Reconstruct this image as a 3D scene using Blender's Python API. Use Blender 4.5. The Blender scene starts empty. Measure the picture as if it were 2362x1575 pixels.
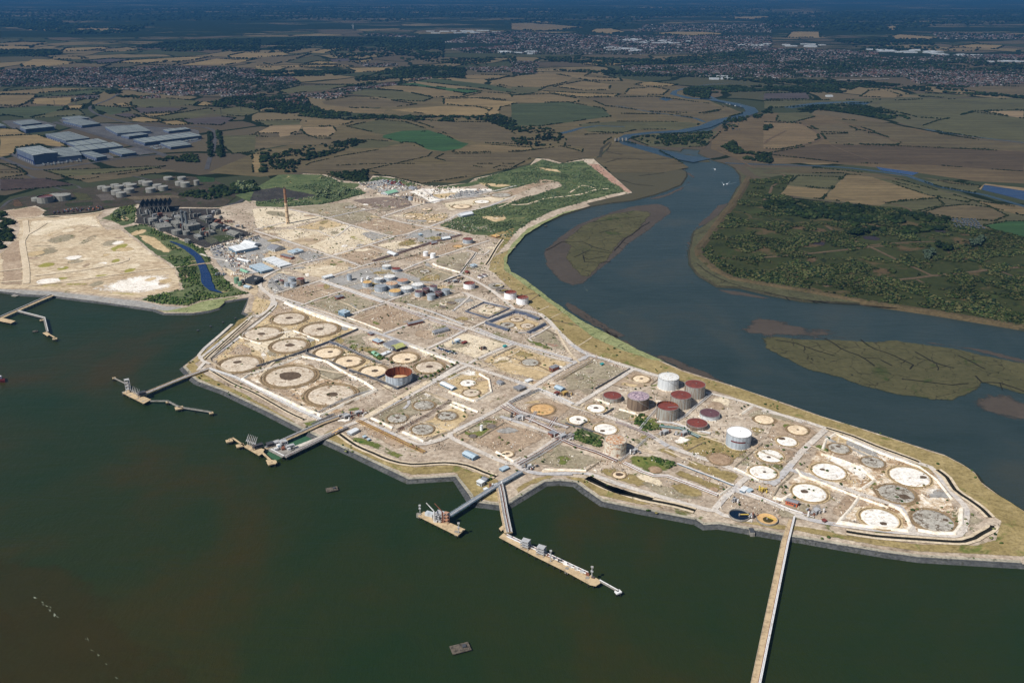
import bpy, math, random
import numpy as np
from mathutils import Vector, noise
from mathutils.geometry import delaunay_2d_cdt
random.seed(11); rng = np.random.default_rng(11)
scene = bpy.context.scene
COL = scene.collection
# ---------------------------------------------------------------- camera
CAMH = 600.0; FPX = 2000.0; HORIZ = -35.0; CX, CY = 1181.0, 787.5
TH = math.atan((CY - HORIZ) / FPX)
cam_d = bpy.data.cameras.new('camera'); cam = bpy.data.objects.new('camera', cam_d); COL.objects.link(cam)
cam.location = (0, 0, CAMH); cam.rotation_euler = (math.pi/2 - TH, 0, 0)
cam_d.sensor_width = 36; cam_d.lens = 36 * FPX / 2362
cam_d.clip_start = 1; cam_d.clip_end = 300000
scene.camera = cam
# ---------------------------------------------------------------- light
SUN_EL = math.radians(47)
sx, sy = -0.75, -0.66
w = bpy.data.worlds.new('World'); scene.world = w; w.use_nodes = True
nt = w.node_tree; bg = nt.nodes['Background']
sky = nt.nodes.new('ShaderNodeTexSky'); sky.sky_type = 'NISHITA'; sky.sun_disc = False
sky.sun_elevation = SUN_EL; sky.sun_rotation = math.atan2(sx, sy)
nt.links.new(sky.outputs[0], bg.inputs[0]); bg.inputs[1].default_value = 0.06
sun_d = bpy.data.lights.new('sun', 'SUN'); sun_d.energy = 4.9; sun_d.angle = math.radians(0.5); sun_d.color = (1, 0.95, 0.88)
sun = bpy.data.objects.new('sun', sun_d); COL.objects.link(sun)
sv = Vector((sx*math.cos(SUN_EL), sy*math.cos(SUN_EL), math.sin(SUN_EL)))
sun.rotation_euler = sv.to_track_quat('Z', 'Y').to_euler()
scene.view_settings.view_transform = 'Standard'; scene.view_settings.look = 'None'
scene.view_settings.exposure = 0.08; scene.view_settings.gamma = 1
HAZE_COL = (0.05, 0.19, 0.43, 1); HAZE_D = 4.2e-5
scene.cycles.volume_bounces = 0; scene.cycles.max_bounces = 6; scene.cycles.transparent_max_bounces = 12
# ---------------------------------------------------------------- photo pixel -> world
ORG = dict(N=(0,0,1), A0=(0,0), A1=(590,0), A2=(1180,0), A3=(1762,0), B0=(0,380), B1=(590,380), B2=(1180,380), B3=(1762,380),
           C0=(0,760), C1=(460,680), C2=(940,680), C3=(1250,760), C4=(1762,760), C5=(1762,960), C6=(1250,980), C7=(720,960))
def PX(reg, x, y):
    o = ORG[reg]
    return (x, y) if reg == 'N' else (o[0] + x/3.92, o[1] + y/3.92)
def G(u, v, z=0.0):
    x = (u-CX)/FPX; y = -(v-CY)/FPX
    d = (x, math.cos(TH)+y*math.sin(TH), -math.sin(TH)+y*math.cos(TH))
    t = (z-CAMH)/d[2]
    return (d[0]*t, d[1]*t)
def proj(x, y, z):
    z -= CAMH
    dep = y*math.cos(TH) - z*math.sin(TH); up = y*math.sin(TH) + z*math.cos(TH)
    return CX + FPX*x/dep, CY - FPX*up/dep
def mpp(u, v):                     # metres per photo pixel, sideways, at the ground under that pixel
    x, y = G(u, v); return (y*math.cos(TH) + CAMH*math.sin(TH))/FPX
def hgt(u, v, dpx):                # height in metres that covers dpx photo pixels standing at the pixel (u, v)
    x, y = G(u, v); lo, hi = 0, 300
    for _ in range(30):
        m = (lo+hi)/2
        if v - proj(x, y, m)[1] < dpx: lo = m
        else: hi = m
    return lo
def pts(reg, s):
    """'x,y x,y' in the zoomed region -> list of photo pixels"""
    return [PX(reg, *[float(a) for a in p.split(',')]) for p in s.split()]
def W(reg, s, z=0.0): return [G(u, v, z) for u, v in pts(reg, s)]
# ---------------------------------------------------------------- colour
def S(r, g, b, k=1.0):
    f = lambda c: ((c/255)/12.92 if c/255 <= 0.04045 else ((c/255+0.055)/1.055)**2.4)*k
    return (f(r), f(g), f(b), 1)
MATS = {}
def newmat(name):
    m = bpy.data.materials.new(name); m.use_nodes = True
    nt = m.node_tree; b = nt.nodes['Principled BSDF']
    b.inputs['Roughness'].default_value = 0.9
    b.inputs['Specular IOR Level'].default_value = 0.15
    return m, nt, b
def N(nt, typ, **kw):
    n = nt.nodes.new(typ)
    for k, v in kw.items(): setattr(n, k, v)
    return n
def noise_n(nt, vec, size, detail=5, rough=0.6, dist=0.0):
    n = N(nt, 'ShaderNodeTexNoise'); n.inputs['Scale'].default_value = 1.0/size
    n.inputs['Detail'].default_value = detail; n.inputs['Roughness'].default_value = rough; n.inputs['Distortion'].default_value = dist
    nt.links.new(vec, n.inputs['Vector']); return n.outputs[0]
def ramp(nt, fac, stops):
    r = N(nt, 'ShaderNodeValToRGB'); e = r.color_ramp.elements
    while len(e) < len(stops): e.new(0.5)
    for i, (p, c) in enumerate(stops): e[i].position = p; e[i].color = c
    nt.links.new(fac, r.inputs[0]); return r.outputs[0]
def mathn(nt, op, a, b=None, clamp=False):
    n = N(nt, 'ShaderNodeMath', operation=op, use_clamp=clamp)
    for i, x in enumerate((a, b)):
        if x is None: continue
        if isinstance(x, (int, float)): n.inputs[i].default_value = x
        else: nt.links.new(x, n.inputs[i])
    return n.outputs[0]
def mix(nt, fac, a, b, blend='MIX'):
    n = N(nt, 'ShaderNodeMix', data_type='RGBA', blend_type=blend)
    for i, x in ((0, fac), (6, a), (7, b)):
        if isinstance(x, (int, float)): n.inputs[i].default_value = x
        elif isinstance(x, tuple): n.inputs[i].default_value = x
        else: nt.links.new(x, n.inputs[i])
    return n.outputs[2]
def pos(nt, stretch=(1,1,1), rot=0):
    g = N(nt, 'ShaderNodeNewGeometry'); m = N(nt, 'ShaderNodeMapping'); m.inputs['Scale'].default_value = stretch
    m.inputs['Rotation'].default_value = (0, 0, rot)
    nt.links.new(g.outputs['Position'], m.inputs[0]); return m.outputs[0]
def gmat(name, cols, big=60, small=7, fade=False, stretch=(1,1,1), rot=0, extra=(), contrast=1.0, roughness=1.0, bump=0, veins=0):
    """ground cover: a ramp of real surface colours driven by two sizes of noise; extra = (colour, size, threshold, softness)"""
    if name in MATS: return MATS[name]
    m, nt, b = newmat(name); p = pos(nt, stretch, rot)
    n1 = noise_n(nt, p, big, 6, 0.62, 0.6); n2 = noise_n(nt, p, small, 5, 0.7)
    f = mathn(nt, 'ADD', mathn(nt, 'MULTIPLY', n1, 0.5), mathn(nt, 'MULTIPLY', n2, 0.5))
    w_ = 0.15/contrast; k = len(cols)
    c = ramp(nt, f, [(0.5 - w_ + 2*w_*i/(k-1), cols[i]) for i in range(k)])
    for col, size, th, soft in extra:
        e = noise_n(nt, p, size, 7, 0.68, 0.8)
        fac = mathn(nt, 'DIVIDE', mathn(nt, 'SUBTRACT', e, th), soft, True)
        c = mix(nt, fac, c, col)
    if veins:           # a net of winding mud creeks
        wv = N(nt, 'ShaderNodeTexNoise'); wv.inputs['Scale'].default_value = 1/45; wv.inputs['Detail'].default_value = 7; nt.links.new(p, wv.inputs['Vector'])
        sc = N(nt, 'ShaderNodeVectorMath', operation='SCALE'); sc.inputs['Scale'].default_value = 46; nt.links.new(wv.outputs['Color'], sc.inputs[0])
        ad = N(nt, 'ShaderNodeVectorMath', operation='ADD'); nt.links.new(p, ad.inputs[0]); nt.links.new(sc.outputs[0], ad.inputs[1])
        vo = N(nt, 'ShaderNodeTexVoronoi', voronoi_dimensions='2D', feature='DISTANCE_TO_EDGE'); vo.inputs['Scale'].default_value = 1/veins; nt.links.new(ad.outputs[0], vo.inputs['Vector'])
        wd_ = mathn(nt, 'MULTIPLY', noise_n(nt, p, 70, 4, 0.7), 0.13)
        c = mix(nt, mathn(nt, 'LESS_THAN', vo.outputs['Distance'], mathn(nt, 'SUBTRACT', wd_, 0.047)), c, mix(nt, 0.6, c, S(36, 34, 26)))
    if small == 16:     # drill lines and mown swathes
        st = noise_n(nt, pos(nt, (0.03, 1, 1), rot*2.3), 15, 2, 0.8)
        c = mix(nt, 1.0, c, ramp(nt, st, [(0.38, (0.82,0.82,0.82,1)), (0.62, (1.18,1.17,1.14,1))]), 'MULTIPLY')
    if small <= 9:      # gravel, tufts and litter a few metres across
        sp = noise_n(nt, p, 4.5, 4, 0.8); sp2 = noise_n(nt, pos(nt, (1, 3.2, 1), 0.62), 14, 5, 0.75)
        k = ramp(nt, mathn(nt, 'ADD', mathn(nt, 'MULTIPLY', sp, 0.6), mathn(nt, 'MULTIPLY', sp2, 0.4)), [(0.36, (0.58,0.56,0.54,1)), (0.5, (1,1,1,1)), (0.66, (1.32,1.30,1.27,1))])
        c = mix(nt, 1.0, c, k, 'MULTIPLY')
    nt.links.new(c, b.inputs['Base Color']); b.inputs['Roughness'].default_value = roughness
    if bump:
        bn = N(nt, 'ShaderNodeBump'); bn.inputs['Distance'].default_value = bump; bn.inputs['Strength'].default_value = 1
        nt.links.new(n2, bn.inputs['Height']); nt.links.new(bn.outputs[0], b.inputs['Normal'])
    if fade:
        a = N(nt, 'ShaderNodeAttribute', attribute_name='fade')
        e = noise_n(nt, p, small*3.0, 7, 0.75)
        x = mathn(nt, 'ADD', mathn(nt, 'MULTIPLY', a.outputs['Fac'], 1.7), mathn(nt, 'MULTIPLY', mathn(nt, 'SUBTRACT', e, 0.5), 2.6))
        al = mathn(nt, 'DIVIDE', mathn(nt, 'SUBTRACT', x, 0.65), 0.35, True)
        if fade is not True: al = mathn(nt, 'MULTIPLY', al, float(fade))
        nt.links.new(al, b.inputs['Alpha'])
    MATS[name] = m; return m
def pmat(name, col, col2=None, size=2.0, rough=0.7, metal=0.0, streak=False, amt=0.5, attr=None, spec=0.2):
    """object surface: base colour with weathering noise in object space (streak: runs down the wall)"""
    if name in MATS: return MATS[name]
    m, nt, b = newmat(name)
    tc = N(nt, 'ShaderNodeTexCoord'); mp = N(nt, 'ShaderNodeMapping')
    mp.inputs['Scale'].default_value = (1, 1, 0.06) if streak else (1, 1, 1)
    nt.links.new(tc.outputs['Object'], mp.inputs[0])
    n1 = noise_n(nt, mp.outputs[0], size, 6, 0.7)
    if col2 is None: col2 = tuple(c*0.75 for c in col[:3]) + (1,)
    f = mathn(nt, 'DIVIDE', mathn(nt, 'SUBTRACT', n1, 0.62 - 0.3*amt), 0.16, True)
    base = col
    if attr:
        a = N(nt, 'ShaderNodeAttribute', attribute_name=attr); base = a.outputs['Color']
        c = mix(nt, mathn(nt, 'MULTIPLY', f, 0.35), base, col2)
    else: c = mix(nt, f, base, col2)
    nt.links.new(c, b.inputs['Base Color']); b.inputs['Roughness'].default_value = rough; b.inputs['Metallic'].default_value = metal
    b.inputs['Specular IOR Level'].default_value = spec
    MATS[name] = m; return m
# ---------------------------------------------------------------- objects
def tag(o, label=None, cat=None, group=None, kind=None):
    if label: o['label'] = label
    if cat: o['category'] = cat
    if group: o['group'] = group
    if kind: o['kind'] = kind
    return o
def empty(name, loc, label, cat, group=None, rz=0):
    o = bpy.data.objects.new(name, None); o.empty_display_size = 1; COL.objects.link(o); o.location = loc; o.rotation_euler = (0, 0, rz)
    return tag(o, label, cat, group)
class MB:
    """collects shapes; build() links them as ONE mesh object"""
    def __init__(s): s.v = []; s.f = []; s.c = []
    def add(s, v, f, col=None):
        k = len(s.v); s.v += [tuple(p) for p in v]; s.f += [tuple(i+k for i in q) for q in f]; s.c += [col]*len(f); return s
    def prism(s, poly, z0, z1, col=None, cap=True):
        n = len(poly)
        ar = sum(poly[i][0]*poly[(i+1) % n][1]-poly[(i+1) % n][0]*poly[i][1] for i in range(n))
        if ar < 0: poly = poly[::-1]
        z0 = z0 if isinstance(z0, (list, tuple)) else [z0]*n; z1 = z1 if isinstance(z1, (list, tuple)) else [z1]*n
        v = [(p[0], p[1], z0[i]) for i, p in enumerate(poly)] + [(p[0], p[1], z1[i]) for i, p in enumerate(poly)]
        f = [(i, (i+1) % n, n+(i+1) % n, n+i) for i in range(n)]
        if cap: f += [tuple(range(n, 2*n)), tuple(reversed(range(n)))]
        return s.add(v, f, col)
    def box(s, cx, cy, z0, lx, ly, lz, rz=0, col=None):
        c, q = math.cos(rz), math.sin(rz)
        return s.prism([(cx+a*c-b*q, cy+a*q+b*c) for a, b in ((-lx/2,-ly/2),(lx/2,-ly/2),(lx/2,ly/2),(-lx/2,ly/2))], z0, z0+lz, col)
    def cyl(s, cx, cy, z0, z1, r0, r1=None, n=12, col=None, cap=True):
        r1 = r0 if r1 is None else r1
        a = [2*math.pi*i/n for i in range(n)]
        v = [(cx+r0*math.cos(t), cy+r0*math.sin(t), z0) for t in a] + [(cx+r1*math.cos(t), cy+r1*math.sin(t), z1) for t in a]
        f = [(i, (i+1) % n, n+(i+1) % n, n+i) for i in range(n)]
        if cap: f += [tuple(range(n, 2*n)), tuple(reversed(range(n)))]
        return s.add(v, f, col)
    def bar(s, a, b, r, n=6, col=None):
        a = Vector(a); b = Vector(b); d = b-a
        if d.length < 1e-6: return s
        d.normalize(); u = d.orthogonal().normalized(); w_ = d.cross(u)
        v = []
        for p in (a, b):
            for i in range(n):
                t = 2*math.pi*i/n; v.append(p + u*r*math.cos(t) + w_*r*math.sin(t))
        return s.add(v, [(i, (i+1) % n, n+(i+1) % n, n+i) for i in range(n)] + [tuple(reversed(range(n))), tuple(range(n, 2*n))], col)
    def tube(s, path, r, n=6, col=None):
        for a, b in zip(path[:-1], path[1:]): s.bar(a, b, r, n, col)
        return s
    def ribbon(s, path, width, z0, z1, taper=0.0, closed=False):
        """a bank or wall of trapezoid section along a ground polyline"""
        n = len(path); L, R, l, r = [], [], [], []
        for i in range(n):
            if closed: a, b = path[i-1], path[(i+1) % n]
            else: a, b = path[max(i-1, 0)], path[min(i+1, n-1)]
            d = Vector((b[0]-a[0], b[1]-a[1])); d = d.normalized() if d.length else Vector((1, 0))
            q = Vector((-d.y, d.x)); p = Vector(path[i][:2]); h = width/2
            k = 1.0
            if 0 < i < n-1 or closed:
                e = Vector((path[i][0]-a[0], path[i][1]-a[1]))
                if e.length: k = min(1/max(abs(e.normalized().dot(d)), 0.5), 1.6)
            h *= k
            L.append((*(p+q*h), z0)); R.append((*(p-q*h), z0)); l.append((*(p+q*(h-taper)), z1)); r.append((*(p-q*(h-taper)), z1))
        v = L+l+r+R; f = []
        m = n if closed else n-1
        for i in range(m):
            j = (i+1) % n
            f += [(i+n, i, j, j+n)[::-1], (i+2*n, i+n, j+n, j+2*n)[::-1], (i+3*n, i+2*n, j+2*n, j+3*n)[::-1]]
        if not closed: f += [(0, n, 2*n, 3*n)[::-1], (n-1, 2*n-1, 3*n-1, 4*n-1)]
        return s.add(v, f)
    def build(s, name, mat, parent=None, loc=None, smooth=False, cattr=None):
        me = bpy.data.meshes.new(name); me.from_pydata(s.v, [], s.f); me.materials.append(mat)
        if cattr:
            at = me.color_attributes.new(cattr, 'FLOAT_COLOR', 'CORNER'); a = []
            for col, f in zip(s.c, s.f): a += list(col or (.5, .5, .5, 1))*len(f)
            at.data.foreach_set('color', a)
        if smooth: me.polygons.foreach_set('use_smooth', [True]*len(me.polygons))
        me.update(); o = bpy.data.objects.new(name, me); COL.objects.link(o)
        if parent: o.parent = parent
        if loc: o.location = loc
        return o
def copy_tree(o, parent=None):
    c = o.copy(); COL.objects.link(c)
    if parent: c.parent = parent
    for ch in list(o.children): copy_tree(ch, c)
    return c
def raw(name, V, F, mat, col=None, parent=None):
    """big mesh from numpy arrays: V (n,3), F (m,k), col (m,3) per face"""
    me = bpy.data.meshes.new(name); k = F.shape[1]
    me.vertices.add(len(V)); me.vertices.foreach_set('co', V.astype(np.float32).ravel())
    me.loops.add(F.size); me.loops.foreach_set('vertex_index', F.astype(np.int32).ravel())
    me.polygons.add(len(F)); me.polygons.foreach_set('loop_start', np.arange(0, F.size, k, dtype=np.int32))
    me.update(calc_edges=True); me.materials.append(mat)
    if col is not None:
        at = me.color_attributes.new('col', 'FLOAT_COLOR', 'CORNER')
        c = np.concatenate([col, np.ones((len(col), 1))], 1).astype(np.float32)
        at.data.foreach_set('color', np.repeat(c, k, axis=0).ravel())
    me.validate(); o = bpy.data.objects.new(name, me); COL.objects.link(o)
    if parent: o.parent = parent
    return o
# ---------------------------------------------------------------- ground sheets
def refine(poly, step, jit=0.0, closed=True):
    out = []; n = len(poly)
    for i in range(n if closed else n-1):
        a, b = poly[i], poly[(i+1) % n]; L = math.dist(a, b); k = max(1, min(80, int(L/step)))
        for j in range(k):
            t = j/k; x = a[0]+(b[0]-a[0])*t; y = a[1]+(b[1]-a[1])*t
            if jit:
                q = noise.noise_vector((x/(step*3), y/(step*3), 3.1)); x += q.x*jit; y += q.y*jit
            out.append((x, y))
    if not closed: out.append(tuple(poly[-1][:2]))
    return out
def inside(P, poly):
    x, y = P[:, 0], P[:, 1]; r = np.zeros(len(P), bool); n = len(poly); j = n-1
    for i in range(n):
        xi, yi = poly[i]; xj, yj = poly[j]
        c = ((yi > y) != (yj > y)) & (x < (xj-xi)*(y-yi)/((yj-yi) if yj != yi else 1e-9)+xi); r ^= c; j = i
    return r
def dist_edge(P, poly):
    d = np.full(len(P), 1e18); n = len(poly)
    for i in range(n):
        a = np.array(poly[i]); b = np.array(poly[(i+1) % n]); ab = b-a; L = ab@ab
        t = np.clip(((P-a)@ab)/(L if L else 1), 0, 1); q = a+t[:, None]*ab
        d = np.minimum(d, ((P-q)**2).sum(1))
    return np.sqrt(d)
def sheet(name, poly, mat, z, fade=0, jit=0, step=25, kind='structure', grid=None):
    poly = refine(poly, step, jit) if jit or fade else list(poly)
    V = list(poly); faces = [list(range(len(poly)))]
    if fade:
        P = np.array(poly); lo, hi = P.min(0), P.max(0); g = grid or max(fade*1.2, max(hi-lo)/30)
        nxt = np.roll(P, -1, 0); prv = np.roll(P, 1, 0); tn = nxt-prv; tn /= np.maximum(np.linalg.norm(tn, axis=1, keepdims=True), 1e-6); nn = np.stack([-tn[:, 1], tn[:, 0]], 1)
        ar = (P[:, 0]*nxt[:, 1]-nxt[:, 0]*P[:, 1]).sum(); nn *= 1 if ar > 0 else -1
        for kf in (0.5, 1.0):
            Rg = P+nn*fade*kf; Rg = Rg[inside(Rg, poly)]
            if len(Rg): Rg = Rg[dist_edge(Rg, poly) > fade*kf*0.93]; V += [tuple(q) for q in Rg]
        gx, gy = np.meshgrid(np.arange(lo[0]+g/2, hi[0], g), np.arange(lo[1]+g/2, hi[1], g)); Q = np.stack([gx.ravel(), gy.ravel()], 1)
        Q = Q[inside(Q, poly)]
        if len(Q): Q = Q[dist_edge(Q, poly) > fade*1.15]; V += [tuple(q) for q in Q]
    r = delaunay_2d_cdt([Vector(p) for p in V], [], faces, 1, 1e-3)
    ve = r[0]; fa = r[2]
    me = bpy.data.meshes.new(name); me.from_pydata([(v.x, v.y, z) for v in ve], [], [tuple(f) for f in fa])
    me.materials.append(mat); me.update()
    if me.polygons and me.polygons[0].normal.z < 0: me.flip_normals()
    if fade:
        d = dist_edge(np.array([(v.x, v.y) for v in ve]), poly)
        at = me.attributes.new('fade', 'FLOAT', 'POINT'); at.data.foreach_set('value', np.clip(d/fade, 0, 1).astype(np.float32))
    o = bpy.data.objects.new(name, me); COL.objects.link(o); o['kind'] = kind; return o
def strip(name, path, width, mat, z, step=30, smooth=True):
    """flat road or path of constant width along a polyline"""
    P = [Vector(p) for p in path]
    if smooth and len(P) > 2:
        Q = []
        for i in range(len(P)-1):
            p0, p1, p2, p3 = P[max(i-1, 0)], P[i], P[i+1], P[min(i+2, len(P)-1)]
            k = max(2, min(8, int((p2-p1).length/step)))
            for j in range(k):
                t = j/k
                Q.append(0.5*((2*p1)+(p2-p0)*t+(2*p0-5*p1+4*p2-p3)*t*t+(3*p1-p0-3*p2+p3)*t**3))
        Q.append(P[-1]); P = Q
    v = []; n = len(P)
    for i in range(n):
        d = (P[min(i+1, n-1)]-P[max(i-1, 0)]); d = d.normalized() if d.length else Vector((1, 0)); q = Vector((-d.y, d.x))*width/2
        v += [(*(P[i]+q), z), (*(P[i]-q), z)]
    return v, [(2*i, 2*i+1, 2*i+3, 2*i+2) for i in range(n-1)]
def roads(name, specs, mat, z):
    """connected road network: one structure object"""
    mb = MB()
    for k, (path, width) in enumerate(specs):
        v, f = strip(name, path, width, mat, z + 0.004*k); mb.add(v, f)
    o = mb.build(name, mat); o['kind'] = 'structure'; return o
# ================================================================ MATERIALS OF THE GROUND
GREEN = S(62,84,42); OLIVE = S(96,98,58); CHALK = S(236,228,212); DRY = S(150,136,88)
def farland():
    m, nt, b = newmat('farland'); p = pos(nt)
    vec = N(nt, 'ShaderNodeMapping'); vec.inputs['Scale'].default_value = (1/520, 1/620, 1)
    warp = N(nt, 'ShaderNodeTexNoise'); warp.inputs['Scale'].default_value = 1/900; nt.links.new(p, warp.inputs['Vector'])
    va = N(nt, 'ShaderNodeVectorMath', operation='SCALE'); va.inputs['Scale'].default_value = 700; nt.links.new(warp.outputs['Color'], va.inputs[0])
    vb = N(nt, 'ShaderNodeVectorMath', operation='ADD'); nt.links.new(p, vb.inputs[0]); nt.links.new(va.outputs[0], vb.inputs[1])
    nt.links.new(vb.outputs[0], vec.inputs[0])
    vo = N(nt, 'ShaderNodeTexVoronoi', voronoi_dimensions='2D', feature='F1', distance='MINKOWSKI'); vo.inputs['Exponent'].default_value = 3
    vo.inputs['Scale'].default_value = 1; nt.links.new(vec.outputs[0], vo.inputs['Vector'])
    ve = N(nt, 'ShaderNodeTexVoronoi', voronoi_dimensions='2D', feature='DISTANCE_TO_EDGE'); ve.inputs['Scale'].default_value = 1
    nt.links.new(vec.outputs[0], ve.inputs['Vector'])
    sp = N(nt, 'ShaderNodeSeparateColor'); nt.links.new(vo.outputs['Color'], sp.inputs[0])
    c = ramp(nt, sp.outputs[0], [(0.0, S(58,66,50)), (0.25, S(66,72,54)), (0.42, S(92,84,70)), (0.6, S(84,76,66)), (0.78, S(110,99,78)), (1.0, S(128,114,88))])
    fine = noise_n(nt, p, 30, 5, 0.7)
    c = mix(nt, mathn(nt, 'MULTIPLY', fine, 0.5), c, S(62,60,46))
    n1 = noise_n(nt, p, 60, 4, 0.7)
    hedge = mathn(nt, 'LESS_THAN', mathn(nt, 'ADD', ve.outputs['Distance'], mathn(nt, 'MULTIPLY', n1, -0.03)), 0.022)
    c = mix(nt, hedge, c, S(30,38,24))
    wood = noise_n(nt, pos(nt, (0.35, 1, 1)), 1500, 7, 0.66)
    # woods grow thicker beyond the fields, a few kilometres off
    g = N(nt, 'ShaderNodeNewGeometry'); sx_ = N(nt, 'ShaderNodeSeparateXYZ'); nt.links.new(g.outputs['Position'], sx_.inputs[0])
    reg = mathn(nt, 'DIVIDE', mathn(nt, 'SUBTRACT', sx_.outputs[1], 4800), 6500, True)
    th = mathn(nt, 'SUBTRACT', 0.66, mathn(nt, 'MULTIPLY', reg, 0.21))
    wf = mathn(nt, 'DIVIDE', mathn(nt, 'SUBTRACT', wood, th), 0.012, True)
    c = mix(nt, wf, c, mix(nt, fine, S(24,32,22), S(44,54,36)))
    nt.links.new(c, b.inputs['Base Color']); b.inputs['Roughness'].default_value = 1; b.inputs['Specular IOR Level'].default_value = 0
    return m
M_far = farland()
M_site = gmat('site_soil', [S(134,120,102), S(166,150,132), S(188,174,156), S(212,200,182)], 90, 7, contrast=1.1,
              extra=[(S(104,106,66), 70, 0.60, 0.05), (S(206,192,170), 45, 0.62, 0.03), (S(98,86,72), 22, 0.66, 0.03)])
M_sand = gmat('bare_sand', [S(146,126,100), S(182,162,134), S(206,190,162), S(230,218,196)], 130, 9, fade=True, stretch=(0.5,1.3,1), rot=0.5,
              extra=[(S(168,156,96), 90, 0.62, 0.08), (S(150,132,112), 40, 0.64, 0.05), (S(238,228,208), 35, 0.66, 0.03)])
M_sandp = gmat('pale_sand', [S(196,180,152), S(216,202,176), S(234,222,200)], 60, 6, fade=True, extra=[(S(176,158,128), 22, 0.62, 0.04)])
M_chalk = gmat('chalk_rubble', [S(216,206,190), S(238,232,222), S(250,248,242)], 30, 4, fade=True, extra=[(S(170,152,128), 12, 0.6, 0.05)])
M_mix = gmat('chalk_and_earth', [S(146,120,92), S(180,154,124), S(214,198,174), S(240,232,220)], 55, 7, fade=True, contrast=1.7, extra=[(S(120,112,70), 40, 0.64, 0.05)])
M_brown = gmat('brown_earth', [S(140,120,100), S(166,146,124), S(188,170,148)], 60, 6, fade=True, extra=[(S(110,104,66), 40, 0.62, 0.06), (S(190,174,150), 14, 0.66, 0.04)])
M_dull = gmat('dull_earth', [S(132,124,100), S(154,144,122), S(176,166,146)], 50, 5, fade=True, extra=[(S(96,104,62), 35, 0.58, 0.06), (S(182,170,152), 10, 0.68, 0.03)])
M_ochre = gmat('ochre_earth', [S(168,148,112), S(194,172,134), S(214,194,158)], 45, 6, fade=True, extra=[(S(136,124,76), 25, 0.62, 0.05)])
M_red = gmat('reddish_earth', [S(160,124,106), S(184,148,130), S(196,166,148)], 35, 5, fade=0.75)
M_grey = gmat('grey_gravel', [S(136,134,128), S(158,156,152), S(176,174,170)], 40, 4, fade=True, extra=[(S(146,128,108), 18, 0.6, 0.05)])
M_conc = gmat('old_concrete', [S(150,156,156), S(166,172,174), S(184,188,188)], 30, 4, fade=True, extra=[(S(138,122,104), 14, 0.62, 0.05)])
M_green = gmat('scrub_green', [S(62,78,50), S(84,96,62), S(110,116,80)], 50, 7, fade=True, extra=[(S(156,142,104), 60, 0.62, 0.05), (S(40,60,34), 14, 0.6, 0.05)])
M_grass = gmat('rough_grass', [S(84,98,48), S(104,112,58), S(128,126,72)], 30, 5, fade=True, extra=[(S(66,96,40), 26, 0.58, 0.06)])
M_dry = gmat('dry_grass', [S(124,110,70), S(148,132,90), S(172,155,112)], 60, 8, fade=True, stretch=(1,1,1), extra=[(S(104,110,56), 50, 0.56, 0.08), (S(182,164,120), 30, 0.64, 0.05)])
M_yel = gmat('yellow_moss', [S(150,150,60), S(170,164,84)], 20, 5, fade=0.7)
M_salt = gmat('saltmarsh', [S(118,126,84), S(138,144,100), S(156,160,118)], 40, 6, fade=True, veins=28, extra=[(S(96,110,70), 18, 0.6, 0.04)])
M_road = gmat('road_gravel', [S(186,178,168), S(202,194,184), S(218,210,200)], 60, 4, extra=[(S(182,180,180), 120, 0.52, 0.08)])
M_track = gmat('sandy_track', [S(190,174,148), S(208,192,166), S(222,208,186)], 60, 4)
M_asph = gmat('asphalt', [S(140,140,146), S(158,158,164), S(176,176,182)], 60, 4)
M_dasph = gmat('worn_dark_asphalt', [S(56,56,58), S(72,72,74), S(88,86,86)], 60, 4)
M_rock = gmat('stone_revetment', [S(58,60,62), S(76,78,80), S(98,98,96)], 30, 2.5, extra=[(S(60,62,58), 6, 0.55, 0.05)])
M_bank = gmat('river_bank', [S(44,46,34), S(58,56,44), S(72,68,54)], 40, 4)
M_field = {}
def field(kind):
    if kind not in M_field:
        c = dict(tan=(106,93,68), tan2=(122,106,76), brown=(88,79,60), purple=(72,66,66), olive=(78,77,54), green=(62,70,48), bright=(50,76,46), mud=(84,76,56), pale=(124,108,84), heath=(90,81,58), fill=(90,78,58), fill2=(104,90,68), fill3=(74,64,50), marshland=(78,76,56))[kind]
        c = tuple(int(x*1.0) for x in c)
        M_field[kind] = gmat('field_'+kind, [S(*[x*0.86 for x in c]), S(*c), S(*[min(255, x*1.12) for x in c])], 160, 16, stretch=(0.6,1.2,1), rot=random.random()*3,
            extra=[(S(*[x*0.74 for x in c]), 120, 0.62, 0.08)])
    return M_field[kind]
# ---------------------------------------------------------------- water
def water_mat(name, c1, c2, c3, rough=0.25, spec=0.35, size=420):
    m, nt, b = newmat(name); p = pos(nt, (1, 0.8, 1), 0.4)
    n1 = noise_n(nt, p, size, 5, 0.55, 1.2); n2 = noise_n(nt, p, size/6, 6, 0.65, 0.5)
    c = ramp(nt, mathn(nt, 'ADD', mathn(nt, 'MULTIPLY', n1, 0.8), mathn(nt, 'MULTIPLY', n2, 0.2)), [(0.38, c1), (0.52, c2), (0.64, c3)])
    nt.links.new(c, b.inputs['Base Color']); b.inputs['Roughness'].default_value = rough; b.inputs['Specular IOR Level'].default_value = spec
    bn = N(nt, 'ShaderNodeBump'); bn.inputs['Strength'].default_value = 0.7; bn.inputs['Distance'].default_value = 1.0
    n3 = mathn(nt, 'ADD', noise_n(nt, pos(nt, (1, 0.35, 1), 0.5), 6, 6, 0.75), mathn(nt, 'MULTIPLY', noise_n(nt, pos(nt, (0.25, 1, 1), 0.9), 34, 4, 0.6, 1.5), 2.4)); nt.links.new(n3, bn.inputs['Height']); nt.links.new(bn.outputs[0], b.inputs['Normal'])
    return m
M_water = water_mat('estuary_water', S(30,47,25), S(39,48,24), S(52,47,20), 0.3, 0.12)
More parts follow.
